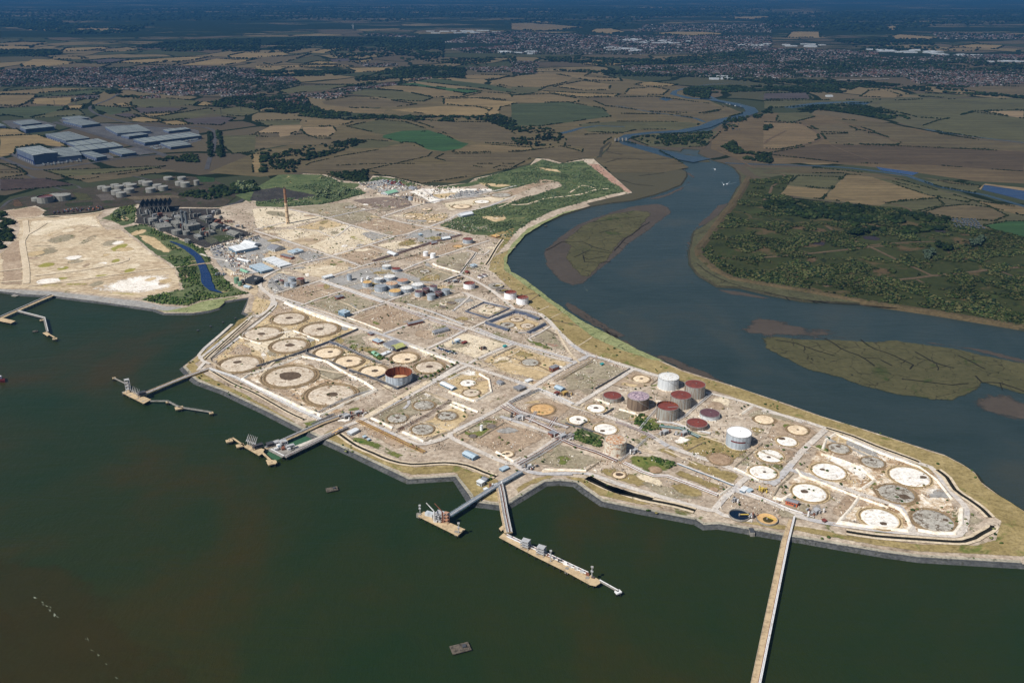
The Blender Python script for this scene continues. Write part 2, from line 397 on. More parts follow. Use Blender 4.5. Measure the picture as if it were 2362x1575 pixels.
M_creek = water_mat('creek_water', S(34,50,60), S(40,57,68), S(46,60,70), 0.3, 0.3)
M_pond = water_mat('pond_water', S(8,36,78), S(10,42,90), S(12,48,98), 0.2, 0.4)
M_mud = gmat('mudflat', [S(70,64,58), S(78,71,64), S(86,78,70)], 120, 12, fade=0.9)
M_marsh = gmat('marsh_island', [S(66,66,44), S(78,76,52), S(90,86,60)], 90, 10, fade=True, veins=38, extra=[(S(52,64,30), 120, 0.55, 0.08), (S(34,34,24), 12, 0.63, 0.02)])
M_dmarsh = gmat('creekside_marsh', [S(60,58,42), S(72,70,50), S(80,78,56)], 90, 10, fade=True, veins=30, extra=[(S(46,48,34), 16, 0.63, 0.03)])
# ================================================================ LAND AND WATER
ZW = 0.3
COAST_S = (pts('N', '-500,668 -200,672 0,676 51,684 120,687 179,695 255,705 352,719 378,728 446,728 485,722 510,714 523,699 570,691 556,724 568,729 460,813 411,852 431,876 446,887 510,910 600,954 682,996 733,1021 939,1117 1044,1110 1069,1149 1082,1169 1159,1179 1174,1177 1225,1145 1263,1122 1290,1121 1320,1124 1337,1138 1383,1169 1480,1189 1602,1212 1622,1224 1658,1222 1735,1236 1809,1249 1850,1255 1941,1271 2040,1288 2119,1299 2240,1306 2362,1312 2470,1300'))
COAST_E = pts('N', '2500,1240 2430,1215 2362,1177 2310,1145 2270,1116 2257,1095 2229,1075 2183,1051 2119,1030 2050,1007 1897,960 1762,913 1709,895 1576,854 1469,806 1383,761 1333,735 1264,686 1213,648 1180,629 1171,610 1174,592 1190,570 1213,543 1251,520 1302,497 1364,478 1410,470 1461,464 1512,451 1537,442 1573,428 1588,408 1586,398 1563,383 1537,370 1499,357 1448,342 1420,329 1416,319 1435,310 1468,304 1537,302 1588,298 1614,283 1652,277 1716,263 1723,253 1677,241 1639,233 1588,230 1550,222 1547,214 1568,205')
COAST_F = pts('N', '1578,208 1560,214 1563,222 1588,227 1639,231 1690,240 1728,250 1745,255 1744,265 1703,278 1660,288 1634,304 1598,307 1524,310 1461,316 1445,325 1456,332 1512,344 1570,351 1578,344 1614,347 1609,355 1639,370 1677,380 1693,390 1706,408 1706,426 1690,446 1680,467 1652,497 1619,523 1598,533 1593,553 1586,584 1586,610 1609,638 1652,663 1703,666 1780,684 1851,698 1992,704 2094,717 2247,740 2362,765 2520,790')
water_far = [(-90000, -3000), (90000, -3000), (90000, 90000), (-90000, 90000)]
o = sheet('water', water_far, M_water, ZW)
M_silt = gmat('silty_water', [S(58,52,24), S(66,58,30)], 260, 40, fade=0.4, roughness=0.4)
for s_ in ('-200,1290 60,1330 150,1440 230,1520 330,1600 -300,1700', '-200,1250 100,1240 300,1330 460,1480 600,1640 -200,1700'):
    sheet('silt_plume', W('N', s_, ZW), M_silt, ZW+(.06 if '1290' in s_ else .09), fade=90, jit=12, step=40)
def offset(path, d, closed=False):
    out = []; n = len(path)
    for i in range(n):
        a, b = path[max(i-1, 0)], path[min(i+1, n-1)]
        q = Vector((-(b[1]-a[1]), b[0]-a[0])); q = q.normalized() if q.length else Vector((0, 1))
        out.append((path[i][0]+q.x*d, path[i][1]+q.y*d))
    return out
coast = [G(u, v, ZW) for u, v in COAST_S]; coastE = [G(u, v, ZW) for u, v in COAST_E]; coastF = [G(u, v, ZW) for u, v in COAST_F]
jit = lambda P, s, j: refine(P, s, j, closed=False)
cS, cE, cF = jit(coast, 30, 1.5), jit(coastE, 20, 2.5), jit(coastF, 20, 3)
sheet('creek', cE + cF, water_mat('tidal_creek_water', S(38,52,50), S(46,58,56), S(56,62,56), 0.3, 0.2, 300), ZW+.03)
crS, crE, crF = offset(cS, 6), offset(cE, 6), offset(cF, 6)
land = ([(-90000, 3400), (-4000, 2800)] + crS + crE + crF + [(6000, 1700), (90000, 1500), (90000, 88000), (-90000, 88000)])
sheet('ground', land, M_far, 2.4)
def bank(name, lo, hi, mat, top):
    n = len(lo); v = [(*p, ZW-0.6) for p in lo] + [(*p, top) for p in hi]
    me = bpy.data.meshes.new(name); me.from_pydata(v, [], [(i, i+1, n+i+1, n+i) for i in range(n-1)]); me.materials.append(mat)
    o = bpy.data.objects.new(name, me); COL.objects.link(o); o['kind'] = 'structure'
iE = min(range(len(crE)), key=lambda i: math.dist(crE[i], G(1364, 478)))
bank('sea_wall_slope', cS, crS, M_rock, 3.3); bank('creek_bank', cE[:iE+1], crE[:iE+1], M_bank, 3.3); bank('creek_bank', cE[iE:], crE[iE:], M_bank, 2.4); bank('marsh_bank', cF, crF, M_bank, 2.4)
# river beyond the head of the creek, east branch, ponds (all lie in the land as sheets)
def river(name, reg, s, widths, mat, z):
    P = W(reg, s); Q = refine(P, 25, 0, closed=False)
    ws = np.interp(np.linspace(0, 1, len(Q)), np.linspace(0, 1, len(widths)), widths)
    l, r = [], []
    for i, p in enumerate(Q):
        a, b = Q[max(i-1, 0)], Q[min(i+1, len(Q)-1)]; q = Vector((-(b[1]-a[1]), b[0]-a[0])).normalized()*ws[i]/2
        l.append((p[0]+q.x, p[1]+q.y)); r.append((p[0]-q.x, p[1]-q.y))
    me = bpy.data.meshes.new(name); n = len(Q)
    me.from_pydata([(*p, z) for p in l]+[(*p, z) for p in r], [], [(i, n+i, n+i+1, i+1) for i in range(n-1)]); me.materials.append(mat)
    o = bpy.data.objects.new(name, me); COL.objects.link(o); o['kind'] = 'structure'; return o
# far fields -------------------------------------------------------
FIELDS = [  # region, kind, outline
 ('N','heath','480,400 600,350 700,330 900,240 1100,200 1350,170 1560,200 1640,235 1700,262 1600,300 1430,320 1372,368 1240,362 1220,380 1095,410 1050,424 960,420 900,404 847,404 785,412 700,398 600,410'),
 ('N','fill','1640,310 1700,280 1775,262 1850,262 1960,275 2060,290 2110,298 2250,325 2500,360 2560,440 2362,425 2250,420 2100,398 1990,385 1900,378 1760,378 1700,370 1640,345'),
 ('N','marshland','1960,230 2100,225 2362,228 2560,250 2560,360 2362,330 2200,308 2110,296 2060,280 1990,262'),
 ('N','marshland','1720,388 1900,390 2000,400 2130,430 2300,470 2500,530 2500,590 2362,545 2200,510 2080,480 1960,470 1850,460 1790,430 1740,405'),
 ('A0','tan2','150,245 500,250 700,275 520,290 250,275'),('A0','tan2','420,270 660,255 1130,260 1100,300 700,290'),('A0','tan','0,395 200,382 430,390 300,420 0,425'),
 ('A0','tan2','0,420 300,425 240,455 0,455'),('A0','tan2','590,440 930,428 1000,440 760,465 560,470'),('A0','tan','880,465 1150,430 1290,458 1000,475'),
 ('A0','tan2','1020,575 1150,550 1700,520 1920,515 1750,550 1350,580'),('A0','tan2','1620,595 1960,535 2130,545 2320,540 2060,590'),('A0','tan2','2060,510 2200,482 2352,480 2352,535 2080,530'),
 ('A0','tan2','190,590 300,540 500,545 700,570 560,595 200,610'),('A0','tan','430,525 700,515 800,535 560,545'),('A0','brown','350,610 700,575 1000,590 900,625 500,630'),
 ('A0','purple','740,560 1000,535 1200,545 1000,580'),('A0','brown','1290,590 1500,555 1620,570 1560,600'),
 ('A0','tan','0,835 480,800 800,805 600,830 200,860 0,855'),('A0','tan','0,865 340,862 280,920 180,965 0,960'),('A0','green','350,880 700,830 900,815 960,830 700,870'),
 ('A0','tan2','300,900 640,885 660,920 600,955 290,945'),('A0','green','0,985 420,960 585,970 560,1010 250,1075 0,1040'),('A0','tan2','600,965 760,955 740,990 620,990'),
 ('A0','olive','250,1075 560,1000 720,1000 760,1045 500,1060'),('A0','purple','690,870 900,865 880,900 700,905'),('A0','olive','610,945 760,905 880,905 750,955'),
 ('A0','green','840,960 1170,985 1180,1010 1000,1045 860,1000'),('A0','olive','1190,900 1520,895 1800,920 1760,955 1350,980 1180,960'),('A0','tan2','1030,950 1100,935 1200,965 1060,965'),
 ('A0','purple','1190,985 1500,975 1690,990 1600,1015 1280,1030'),('A0','tan2','1290,1040 1500,1030 1640,1022 1480,1055 1330,1062'),('A0','purple','1015,1045 1150,1028 1270,1055 1130,1072'),
 ('A0','tan2','1170,1080 1290,1062 1480,1100 1350,1115 1210,1100'),('A0','olive','1390,1065 1900,985 1930,1030 1700,1080 1480,1092'),('A0','tan2','1430,1110 1600,1095 1740,1130 1560,1140'),
 ('A0','purple','1640,1085 2000,1060 2130,1075 2000,1140 1700,1125'),('A0','tan2','1780,955 1830,925 1910,935 1880,960'),('A0','olive','1940,1000 2200,965 2352,1010 2200,1060 1930,1040'),
 ('A0','tan2','0,1240 330,1225 560,1300 620,1340 330,1310 150,1340 130,1400 0,1425'),('A0','tan2','0,1170 160,1175 240,1225 0,1235'),('A0','brown','0,1490 130,1500 240,1568 0,1568'),
 ('A0','olive','2010,1235 2352,1225 2352,1370 2100,1400 2010,1320'),('A0','tan2','2280,1400 2352,1400 2352,1568 2290,1568'),
 ('A1','tan2','0,485 250,478 300,495 200,515 0,520'),('A1','brown','0,525 250,515 500,490 350,545 150,590 0,570'),('A1','tan2','480,480 700,430 850,432 620,485'),('A1','tan','180,605 800,590 880,605 500,615'),
 ('A1','tan2','0,600 780,592 700,612 0,615'),('A1','tan2','440,580 560,560 750,568 600,588'),('A1','purple','630,545 850,530 860,555 700,565'),('A1','tan2','830,565 1060,540 1000,565 880,568'),
 ('A1','tan2','750,675 900,660 1150,650 1360,620 1130,615 820,620 900,650 780,665'),('A1','tan','450,410 560,398 580,405 470,418'),('A1','olive','190,830 400,780 900,770 700,810 300,855'),
 ('A1','olive','800,850 880,815 1300,825 1600,890 1520,925 1360,920 1000,870'),('A1','tan','1060,805 1200,775 1500,790 1900,850 1850,885 1600,885 1350,835'),('A1','bright','1330,765 1430,755 1620,790 2050,830 1900,855 1600,800'),
 ('A1','green','1440,740 1620,715 2100,770 2352,820 2352,850 2000,800'),('A1','tan','1830,690 2000,680 2300,690 2200,720 1900,715'),('A1','tan','2110,740 2250,705 2352,700 2352,790 2200,775'),
 ('A1','brown','600,920 850,880 1200,910 1450,950 1250,975 900,985 620,950'),('A1','tan','520,990 700,965 1180,995 1150,1030 700,1025'),('A1','tan2','1220,1000 1700,965 2000,970 2140,985 2080,1030 2090,1055 1850,1065 1600,1055 1530,1035'),
 ('A1','tan2','1700,900 2000,895 2352,930 2300,960 2210,975 2190,1040 2090,1060 2110,1000 1990,970 1700,950'),('A1','tan','1870,885 2060,840 2300,855 2352,920 2050,890'),
 ('A1','olive','820,1150 1110,1090 1350,1110 1600,1190 1150,1225 1000,1190'),('A1','bright','1150,1230 1330,1190 1560,1185 1700,1225 1850,1290 1930,1305 1850,1350 1700,1375 1560,1360 1440,1300 1300,1290 1140,1250'),
 ('A1','tan','430,1145 470,1085 900,1095 820,1130 600,1150'),('A1','pale','0,1215 130,1145 420,1140 380,1195 320,1215 290,1245 220,1245 200,1210'),('A1','pale','430,1160 700,1150 730,1190 670,1240 480,1240 420,1190'),
 ('A1','olive','0,1100 400,1090 410,1130 90,1145'),('A1','brown','0,1240 180,1250 430,1215 560,1260 880,1265 700,1310 250,1320 0,1370'),('A1','olive','850,1310 1000,1270 1270,1290 1330,1300 1120,1345 880,1345'),
 ('A1','brown','340,1560 500,1480 760,1420 1120,1360 1380,1310 1600,1380 1560,1420 1300,1480 900,1568'),('A1','brown','1620,1440 1700,1400 2352,1390 2352,1530 2180,1545 1800,1480'),('A1','tan','1850,1350 1990,1310 2352,1330 2352,1380 1760,1385'),
 ('A1','brown','1350,1080 1800,1110 2100,1110 2352,1220 2352,1310 2000,1300 1700,1210 1550,1140'),
 ('A2','tan','0,700 250,655 550,700 500,750 300,795 0,790'),('A2','olive','0,790 300,800 200,850 0,870'),('A2','tan','430,680 520,655 720,665 640,700 980,715 1000,740 700,735'),('A2','tan','380,790 650,735 900,770 880,820 650,825'),
 ('A2','tan2','240,830 650,850 980,860 930,880 620,885 400,855'),('A2','tan','0,870 350,855 620,900 600,930 200,935 0,925'),('A2','green','0,945 500,930 820,985 900,1060 600,1100 250,1150 0,1140'),
 ('A2','tan','1020,860 1060,810 1300,795 1420,820 1370,865'),('A2','tan2','1110,770 1250,745 1500,770 1450,785 1230,790'),('A2','brown','680,890 1300,880 1800,945 1890,1000 1700,1030 1300,1020 850,965'),
 ('A2','mud','1000,1035 1400,1040 1700,1080 1740,1110 2100,1030 1900,950 1930,1000 1700,1040'),('A2','olive','600,1130 900,1105 1600,1110 1700,1130 1600,1175 1130,1180 1000,1210 700,1200'),
 ('A2','brown','500,1235 850,1215 960,1215 840,1290 800,1420 640,1440 640,1330 480,1330'),('A2','brown','0,1390 450,1330 640,1380 640,1450 460,1480 250,1430 170,1440 0,1530'),('A2','tan','0,1330 180,1340 200,1365 0,1375'),
 ('A2','tan','620,585 720,550 880,545 780,600'),('A2','tan2','830,575 1010,575 980,595 840,598'),('A2','tan2','700,290 760,265 900,262 1020,290 900,310'),('A2','tan','0,215 200,210 650,250 300,290 0,270'),
 ('A2','tan2','1290,305 1600,280 1950,310 1600,330'),('A2','tan2','130,200 250,195 430,208 250,222'),('A2','tan2','1900,160 2352,150 2352,165 2100,180'),
 ('A3','tan2','200,345 250,290 500,292 510,345'),('A3','tan2','1130,335 1230,315 1570,340 1500,362 1200,355'),('A3','tan2','1090,245 1170,235 1250,270 1160,275'),('A3','tan2','1700,425 1900,405 2180,415 2100,450 1800,430'),('A3','tan','1590,455 1750,435 1950,445 1900,472'),
 ('A3','brown','1780,815 1870,780 2352,790 2352,880 2100,870'),('A3','tan','870,880 950,825 1100,820 1250,870 1180,890'),('A3','olive','1050,920 1400,905 2352,900 2352,1000 1900,1010 1650,1085 1400,1070 1050,985'),
 ('A3','olive','1560,1100 1900,1020 2352,1080 2352,1270 2050,1270 1600,1200 1420,1150'),('A3','pale','1980,1015 2352,1010 2352,1080'),('A3','olive','1250,860 1500,850 1900,870 1600,890'),
 ('A3','fill2','0,1110 330,1125 480,1200 500,1260 400,1310 150,1360 0,1350'),('A3','fill2','430,1150 700,1120 850,1180 780,1210 520,1200'),('A3','fill3','0,1400 500,1310 1250,1330 2352,1380 2352,1560 1500,1500 700,1480'),('A3','fill3','520,1220 1000,1210 1250,1290 1200,1320 600,1300'),('A3','brown','430,1150 700,1120 850,1180 1000,1210 1250,1290 1200,1320 600,1310 520,1220'),
 ('A3','mud','600,1080 1150,1120 1400,1190 2000,1280 2352,1310 2352,1370 1700,1350 1200,1310 1000,1200 800,1130'),('A3','olive','130,1030 400,1020 470,1060 260,1115 110,1100'),
 ('A3','purple','0,850 380,845 430,900 0,910'),('A3','olive','0,920 1050,905 1000,930 200,975 0,985'),
 ('B3','olive','220,190 300,108 700,120 600,225'),('B3','tan','120,275 210,195 590,235 520,320'),('B3','tan','530,320 740,100 900,100 1500,240 1600,310 1130,350 1040,380'),('B3','olive','1050,380 1250,330 1560,310 1630,370 1380,430 1180,420'),
 ('B3','brown','1440,440 1600,390 1820,370 2050,395 2200,470 2080,520 1700,490'),('B3','bright','1980,560 2200,520 2352,520 2352,670 2200,640'),('B3','tan','1880,330 2352,400 2352,470 2100,410'),('B3','olive','900,95 1250,150 1880,330 1840,350 1500,290'),
 ('B3','olive','1440,160 1700,150 1960,200 1900,260 1600,210'),('B3','mud','850,80 1500,130 1960,200 1700,180 1300,100'),
 ('B3','mud','0,60 500,40 1000,90 1300,140 1200,150 700,85 250,85'),
 ('B0','brown','0,0 240,80 230,100 0,130'),('B0','purple','0,140 400,130 700,190 400,220 0,240'),('B0','olive','400,60 1000,40 1500,20 1200,80 700,150'),('B0','brown','560,120 900,90 1400,40 1600,60 1100,130 800,170'),
 ('A2','mud','1000,1280 1300,1350 1450,1430 1600,1520 1350,1568 1000,1568 900,1568 740,1440 800,1430 920,1300'),
 ('A2','olive','1080,1260 1300,1215 1600,1215 1900,1190 1750,1330 1500,1340 1250,1330'),
 ('B1','brown','330,60 600,20 1100,0 2352,0 2352,30 2200,20 1950,110 1500,180 1150,100 1050,70 700,100'),
]
FIELD_POLYS = []
zf = 2.45
FB = {}
for i, (r, k, s) in enumerate(FIELDS):
    P = W(r, s); FIELD_POLYS.append((P, k)); FB.setdefault(k, []).append((P, zf + 0.0015*i))
for k, L in FB.items():
    mb = MB()
    for P, z in L:
        P = refine(P, 60, 5)
        r_ = delaunay_2d_cdt([Vector(p) for p in P], [], [list(range(len(P)))], 1, 1e-3)
        fs = [tuple(f) for f in r_[2]]; v = [(q.x, q.y, z) for q in r_[0]]
        a = fs and sum((v[f[(i+1) % 3]][0]-v[f[i]][0])*(v[f[(i+1) % 3]][1]+v[f[i]][1]) for f in fs[:1] for i in range(3))
        if a and a > 0: fs = [f[::-1] for f in fs]
        mb.add(v, fs)
    o = mb.build('field_'+k, field(k)); o['kind'] = 'structure'
# ponds and east river
river('river', 'N', '1672,378 1741,381 1800,382 1915,386 1966,390 2030,398 2094,408 2132,421 2170,434 2272,452 2362,478 2480,510', [14,14,22,22,20,18], M_creek, 2.72)
river('upper_creek', 'N', '1576,206 1556,212 1553,219 1590,228 1640,231 1690,240 1728,250 1735,259 1705,270 1655,281 1625,294 1575,304 1500,308 1450,314 1433,324 1450,334 1500,347 1560,362 1620,372', [26,30,44,50,56,60,60,66,60,58,60,62,46,46,60,80,110], M_creek, 2.75)
river('river_branch', 'N', '1660,236 1636,223 1634,216 1650,213', [26,18,12], M_creek, 2.7)
river('river_reach', 'N', '1573,207 1600,201 1640,196 1680,193 1720,194', [26,18,12,10], M_creek, 2.7)
river('tidal_creek', 'N', '1440,294 1380,292 1340,297 1310,306 1290,310', [18,20,34], M_creek, 2.7)
river('tidal_creek', 'N', '1625,283 1605,275 1560,268 1500,260 1420,245', [22,16,12,8], M_creek, 2.7)
river('ditch', 'N', '2135,300 2200,311 2300,324 2362,331', [20,12], M_creek, 2.7)
sheet('pond', W('A3', '700,930 780,920 970,930 900,965 800,960'), M_creek, 2.7); sheet('pond', W('A2', '1330,900 1380,885 1460,905 1400,920'), M_creek, 2.7)
sheet('pond', W('A3', '150,975 500,930 700,925 700,935 480,955 250,985'), M_creek, 2.7)
sheet('pond', W('B3', '1010,25 1100,40 1400,80 1340,105 1060,60'), M_pond, 2.7); sheet('pond', W('B3', '1990,190 2352,245 2500,300 2500,350 2352,330 1970,235'), M_pond, 2.7)
sheet('concrete_apron', W('B3', '1930,220 2000,180 2400,225 2500,270 2500,300 2352,245 1990,190 1960,235'), field('pale'), 2.9)
# right-hand marsh: scrubland, dyke, tracks
scrub_far = W('N', '1810,405 1830,408 1800,450 1850,466 2040,478 2075,480 2120,488 2180,510 2300,535 2362,550 2520,600 2560,790 2362,757 2150,722 1990,699 1850,671 1745,655 1690,643 1655,625 1618,592 1618,576 1650,535 1690,487 1718,440 1730,418')
M_scrub = gmat('marsh_scrub', [S(36,44,20), S(50,56,28), S(62,64,36)], 120, 12, extra=[(S(82,70,48), 110, 0.56, 0.06), (S(32,40,22), 34, 0.58, 0.05), (S(56,66,32), 60, 0.58, 0.05)])
sheet('scrubland', scrub_far, M_scrub, 2.9, jit=6, step=40)
M_dmarsh2 = gmat('far_saltmarsh', [S(66,66,48), S(78,78,56), S(88,86,62)], 60, 8, veins=30, extra=[(S(46,48,34), 14, 0.62, 0.03)])
M_dyke = gmat('dyke_grass', [S(70,62,44), S(82,72,52), S(94,82,60)], 60, 7, extra=[(S(56,56,34), 40, 0.58, 0.06)])
mb = MB(); mb.ribbon(refine(W('N', '1727,412 1712,440 1690,475 1668,500 1640,540 1612,575 1614,592 1650,625 1690,645 1745,655 1850,672 2000,700 2150,722 2362,757 2520,785'), 40, 0, closed=False), 34, 0.2, 6, 12)
o = mb.build('dyke', M_dyke); o['kind'] = 'structure'
iF = min(range(len(crF)), key=lambda i: math.dist(crF[i], G(1694, 394))); DYK = W('N', '1727,412 1712,440 1690,475 1668,500 1640,540 1612,575 1614,592 1650,625 1690,645 1745,655 1850,672 2000,700 2150,722 2362,757 2520,785')
sheet('saltmarsh', crF[iF:] + DYK[::-1], M_dmarsh2, 3.0)
for s_ in ('60,560 280,540 560,590 640,650 400,605 200,590','300,700 580,690 560,750 330,775','70,960 300,960 470,1080 300,1090 90,1040','950,920 1130,950 1240,1000 960,1000','1640,730 2090,770 2050,860 1750,880 1650,820','1750,630 1950,640 1940,660 1760,655','700,535 1090,545 1080,590 760,575','350,850 540,840 480,900 360,910','1100,780 1400,770 1380,800 1150,800','2000,1300 2250,1330 2300,1380 2100,1360','1270,1200 1560,1240 1500,1260','0,400 100,430 60,480 0,480','1100,1170 1250,1190 1220,1210'):
    sheet('heath_opening', W('B3', s_), gmat('heath_opening', [S(70,60,42), S(86,72,52), S(98,84,60)], 50, 8, fade=0.9), 3.0, fade=14, jit=5, step=20)
sheet('dark_pool', W('B3','380,700 460,695 570,710 560,745 440,735'), gmat('dark_marsh_pool', [S(44,40,46), S(56,52,58)], 40, 8, fade=True), 3.05, fade=6, jit=2); sheet('dark_pool', W('B3','880,650 1000,650 1080,680 1040,700 900,690'), MATS['dark_marsh_pool'], 3.05, fade=6, jit=2); sheet('dark_pool', W('B3','1500,595 1640,605 1660,630 1540,620'), MATS['dark_marsh_pool'], 3.05, fade=6, jit=2)
M_trk2 = gmat('marsh_track', [S(82,70,56), S(98,84,66)], 40, 6)
TRK = [(W('B3', '0,850 350,820 640,790 960,755 1100,745'), 9), (W('B3', '570,570 720,660 960,755 1200,870 1400,960 1520,1015 1560,1015'), 8), (W('B3','540,1112 900,1075 1340,1040 1520,1015 1800,990 2100,955 2352,935'), 10),
       (W('B3','960,740 1250,715 1560,705'), 7), (W('B3', '0,330 60,250 80,200 200,140 150,90 0,80'), 8), (W('B3','1380,1050 1500,1110'), 6), (W('B3','2150,980 2352,1060'), 6), (W('B3','1080,340 1290,400 1330,430'), 7),
       (W('A3','0,1110 330,1125 440,1180 520,1240 480,1280 300,1330 0,1365'), 16), (W('A3','0,1310 60,1260 200,1190'), 10), (W('A3','900,1200 1100,1250 1250,1300'), 8), (W('A3','600,1320 800,1400 960,1455'), 8),
       (W('A2','1730,1350 1900,1170 1990,1110 2130,1060 2352,1010'), 8), (W('A2','1870,1350 2000,1420 2120,1490 2200,1530'), 9)]
roads('track', TRK, M_trk2, 3.2)
# mud flats and marsh islands in the creek
def isl(name, reg, s, mat, z, fade=14, jit=6, step=25): return sheet(name, W(reg, s, ZW), mat, z, fade=fade, jit=jit, step=step)
isl('mudflat', 'B2', '290,760 400,660 550,560 700,490 900,420 1100,370 1350,350 1450,390 1470,440 1350,520 1250,600 1100,700 1000,790 930,870 800,960 700,1060 650,1100 560,1105 430,1050 350,980 290,900 270,830', M_mud, ZW+0.12)
isl('marsh_island', 'B2', '430,700 650,540 850,450 1100,415 1240,415 1285,440 1240,510 1130,620 1030,680 940,780 900,870 840,900 770,960 700,1040 600,1000 520,920 470,840 520,740', M_marsh, ZW+0.5)
isl('mudflat', 'B2', '340,1190 500,1230 700,1330 900,1450 1100,1568 960,1575 700,1450 500,1320', M_mud, ZW+0.12)
isl('mudflat', 'C3', '380,-140 700,50 950,190 1200,250 1500,380 1750,520 1500,470 1200,350 850,190 520,10', M_mud, ZW+0.12)
isl('mudflat', 'C4', '-300,-30 -100,60 300,55 900,70 1500,110 2000,180 2500,300 2500,340 2300,300 1800,180 1200,85 600,90 0,75 -100,80', M_mud, ZW+0.14, fade=10)
isl('mudflat', 'B3', '-100,1350 200,1400 400,1450 900,1500 700,1568 0,1580 -300,1500', M_mud, ZW+0.12, fade=40)
isl('marsh_island', 'C4', '-60,70 100,62 500,85 850,100 1200,92 1700,170 2352,300 2500,330 2500,620 2352,590 2200,560 2000,500 1960,560 1850,610 1720,650 1500,640 1200,600 900,520 600,430 400,370 200,270 0,160', M_marsh, ZW+0.5, fade=10)
isl('mudflat', 'C4', '1960,520 2200,570 2500,640 2600,900 2352,870 2000,790 1700,720 1500,690 1700,660 1850,615', M_mud, ZW+0.12, fade=45)
isl('mudflat', 'B2', '1850,370 1990,330 1960,400 1850,520 1760,540 1700,560 1640,620 1620,700 1600,900 1680,1030 1840,1120 2040,1140 2352,1210 2352,1230 2000,1180 1800,1120 1640,1010 1560,850 1560,700 1620,590 1750,480', M_mud, ZW+0.13, fade=8)
isl('mudflat', 'B2', '1400,255 1540,200 1610,110 1500,10 1600,60 1660,110 1560,230 1350,310 1200,320', M_mud, ZW+0.12, fade=10)
isl('mudflat', 'C7', '1780,890 2100,640 2352,650 2352,760 2100,700 1850,900', M_mud, ZW+0.1, fade=18)
isl('marsh_island', 'B2', '1590,1020 1640,1060 1690,1105 1670,1110 1620,1070', M_marsh, ZW+0.4, fade=4, jit=2)
isl('marsh_island', 'A2', '1450,1400 1600,1395 1750,1430 1830,1470 1700,1470 1550,1430', M_dmarsh, ZW+0.4, fade=6, jit=2)
# tidal gullies cut in the marshes
M_gully = gmat('gully_mud', [S(30,30,24), S(40,38,30)], 20, 4)
gl = MB()
def gully(P, w0, depth=0, zb=ZW+0.75):
    q = refine(P, 14, 5, closed=False)
    v, f = strip('', q, w0, None, zb, 10, False); gl.add(v, f)
    if depth < 3:
        for i in range(3, len(q)-2, 3 if depth else 2):
            if random.random() < 0.55:
                d = Vector(q[i+1])-Vector(q[i]); a = random.choice((-1, 1))*random.uniform(.7, 1.3); c, s_ = math.cos(a), math.sin(a)
                d = Vector((d.x*c-d.y*s_, d.x*s_+d.y*c)).normalized()*random.uniform(20, 55)/(1+depth*.5)
                gully([q[i], (q[i][0]+d.x*.5, q[i][1]+d.y*.6), (q[i][0]+d.x, q[i][1]+d.y)], w0*0.6, depth+1, zb+0.004)
for s_ in ('540,85 700,170 850,230 1000,330', '880,90 1000,180 1180,240 1340,320 1320,360', '1370,205 1560,300 1720,350', '1750,240 1900,300 2000,360', '1900,420 1960,480 2150,490 2352,560', '100,100 300,130 500,200 640,240', '1060,280 1160,330', '1250,450 1550,490 1700,505 1850,490'):
    gully(W('C4', s_, ZW), 3.0, 1)
for s_ in ('310,780 450,700 640,700 780,760 900,790', '560,840 700,780 900,800', '650,880 800,890 900,880', '640,840 700,860 850,830', '1240,520 1100,620 1000,700 930,780', '740,520 900,500 1180,470', '800,620 950,580', '640,820 660,880 760,885'):
    gully(W('B2', s_, ZW), 2.6, 1)
o = gl.build('tidal_gully', M_gully); o['kind'] = 'structure'
gl = MB()
for s_ in ('870,120 1150,190 1280,200', '1150,110 1380,80', '1640,650 1740,620', '1660,900 1800,1000 1950,1080 2150,1130 2352,1170'): gully(W('B2', s_), 2.6, 2, 3.1)
for s_ in ('830,1480 1000,1440 1200,1450 1500,1440','900,1300 860,1380 1000,1410','1700,900 1900,930 2100,1000'): gully(W('A2', s_), 3, 2, 3.3)
for s_ in ('0,1165 220,1210 420,1240 620,1262 830,1275 1200,1310',): gully(W('B3', s_), 3, 2, 3.3)
o = gl.build('marsh_gully', M_gully); o['kind'] = 'structure'
# ================================================================ THE SITE
site = (pts('N', '0,683 ')[:0])
SITE_P = W('N', '568,733 462,817 416,852 433,874 448,885 512,908 602,951 684,993 735,1018 940,1113 1046,1106 1072,1147 1084,1166 1158,1176 1172,1174 1224,1142 1262,1118 1290,1117 1321,1120 1339,1134 1384,1165 1481,1185 1603,1208 1623,1219 1658,1218 1736,1232 1811,1245 1852,1251 1942,1267 2041,1284 2120,1295 2241,1302 2362,1308 2462,1297 2490,1242 2426,1217 2360,1181 2308,1149 2267,1120 2254,1099 2227,1079 2181,1055 2117,1034 2048,1011 1895,964 1760,917 1707,899 1574,858 1467,810 1381,765 1331,739 1261,690 1210,652 1177,632 1167,612 1170,591 1187,568 1210,541 1249,518 1301,494 1362,475 1353,472 1458,447 1369,369 1345,369 1298,379 1265,369 1236,368 1222,384 1190,394 1095,414 1080,425 1050,427 1000,434 960,425 900,410 860,408 847,424 785,419 750,405 700,403 660,420 600,442 560,470 510,480 497,500 503,515 590,543 475,577 490,600 520,625 550,655 577,680 585,700 572,727')
NB = W('N', '1353,472 1458,447 1369,369 1345,369 1298,379 1265,369 1236,368 1222,384 1190,394 1095,414 1080,425 1050,427 1000,434 960,425 900,410 860,408 847,424 785,419 750,405 700,403 660,420 600,442 560,470 510,480 440,477 330,470 244,482 230,500 107,506 95,492 108,489 80,476 5,488 -100,470 -500,500')
sheet('site_ground', crS + crE[:iE+1] + NB, M_site, 3.3)
Z0 = 3.4; _lay = [0]
def patch(name, reg, s, mat, fade=6, jit=3, step=12):
    _lay[0] += 1
    return sheet(name, W(reg, s), mat, Z0 + 0.0012*_lay[0], fade=fade, jit=jit, step=step)
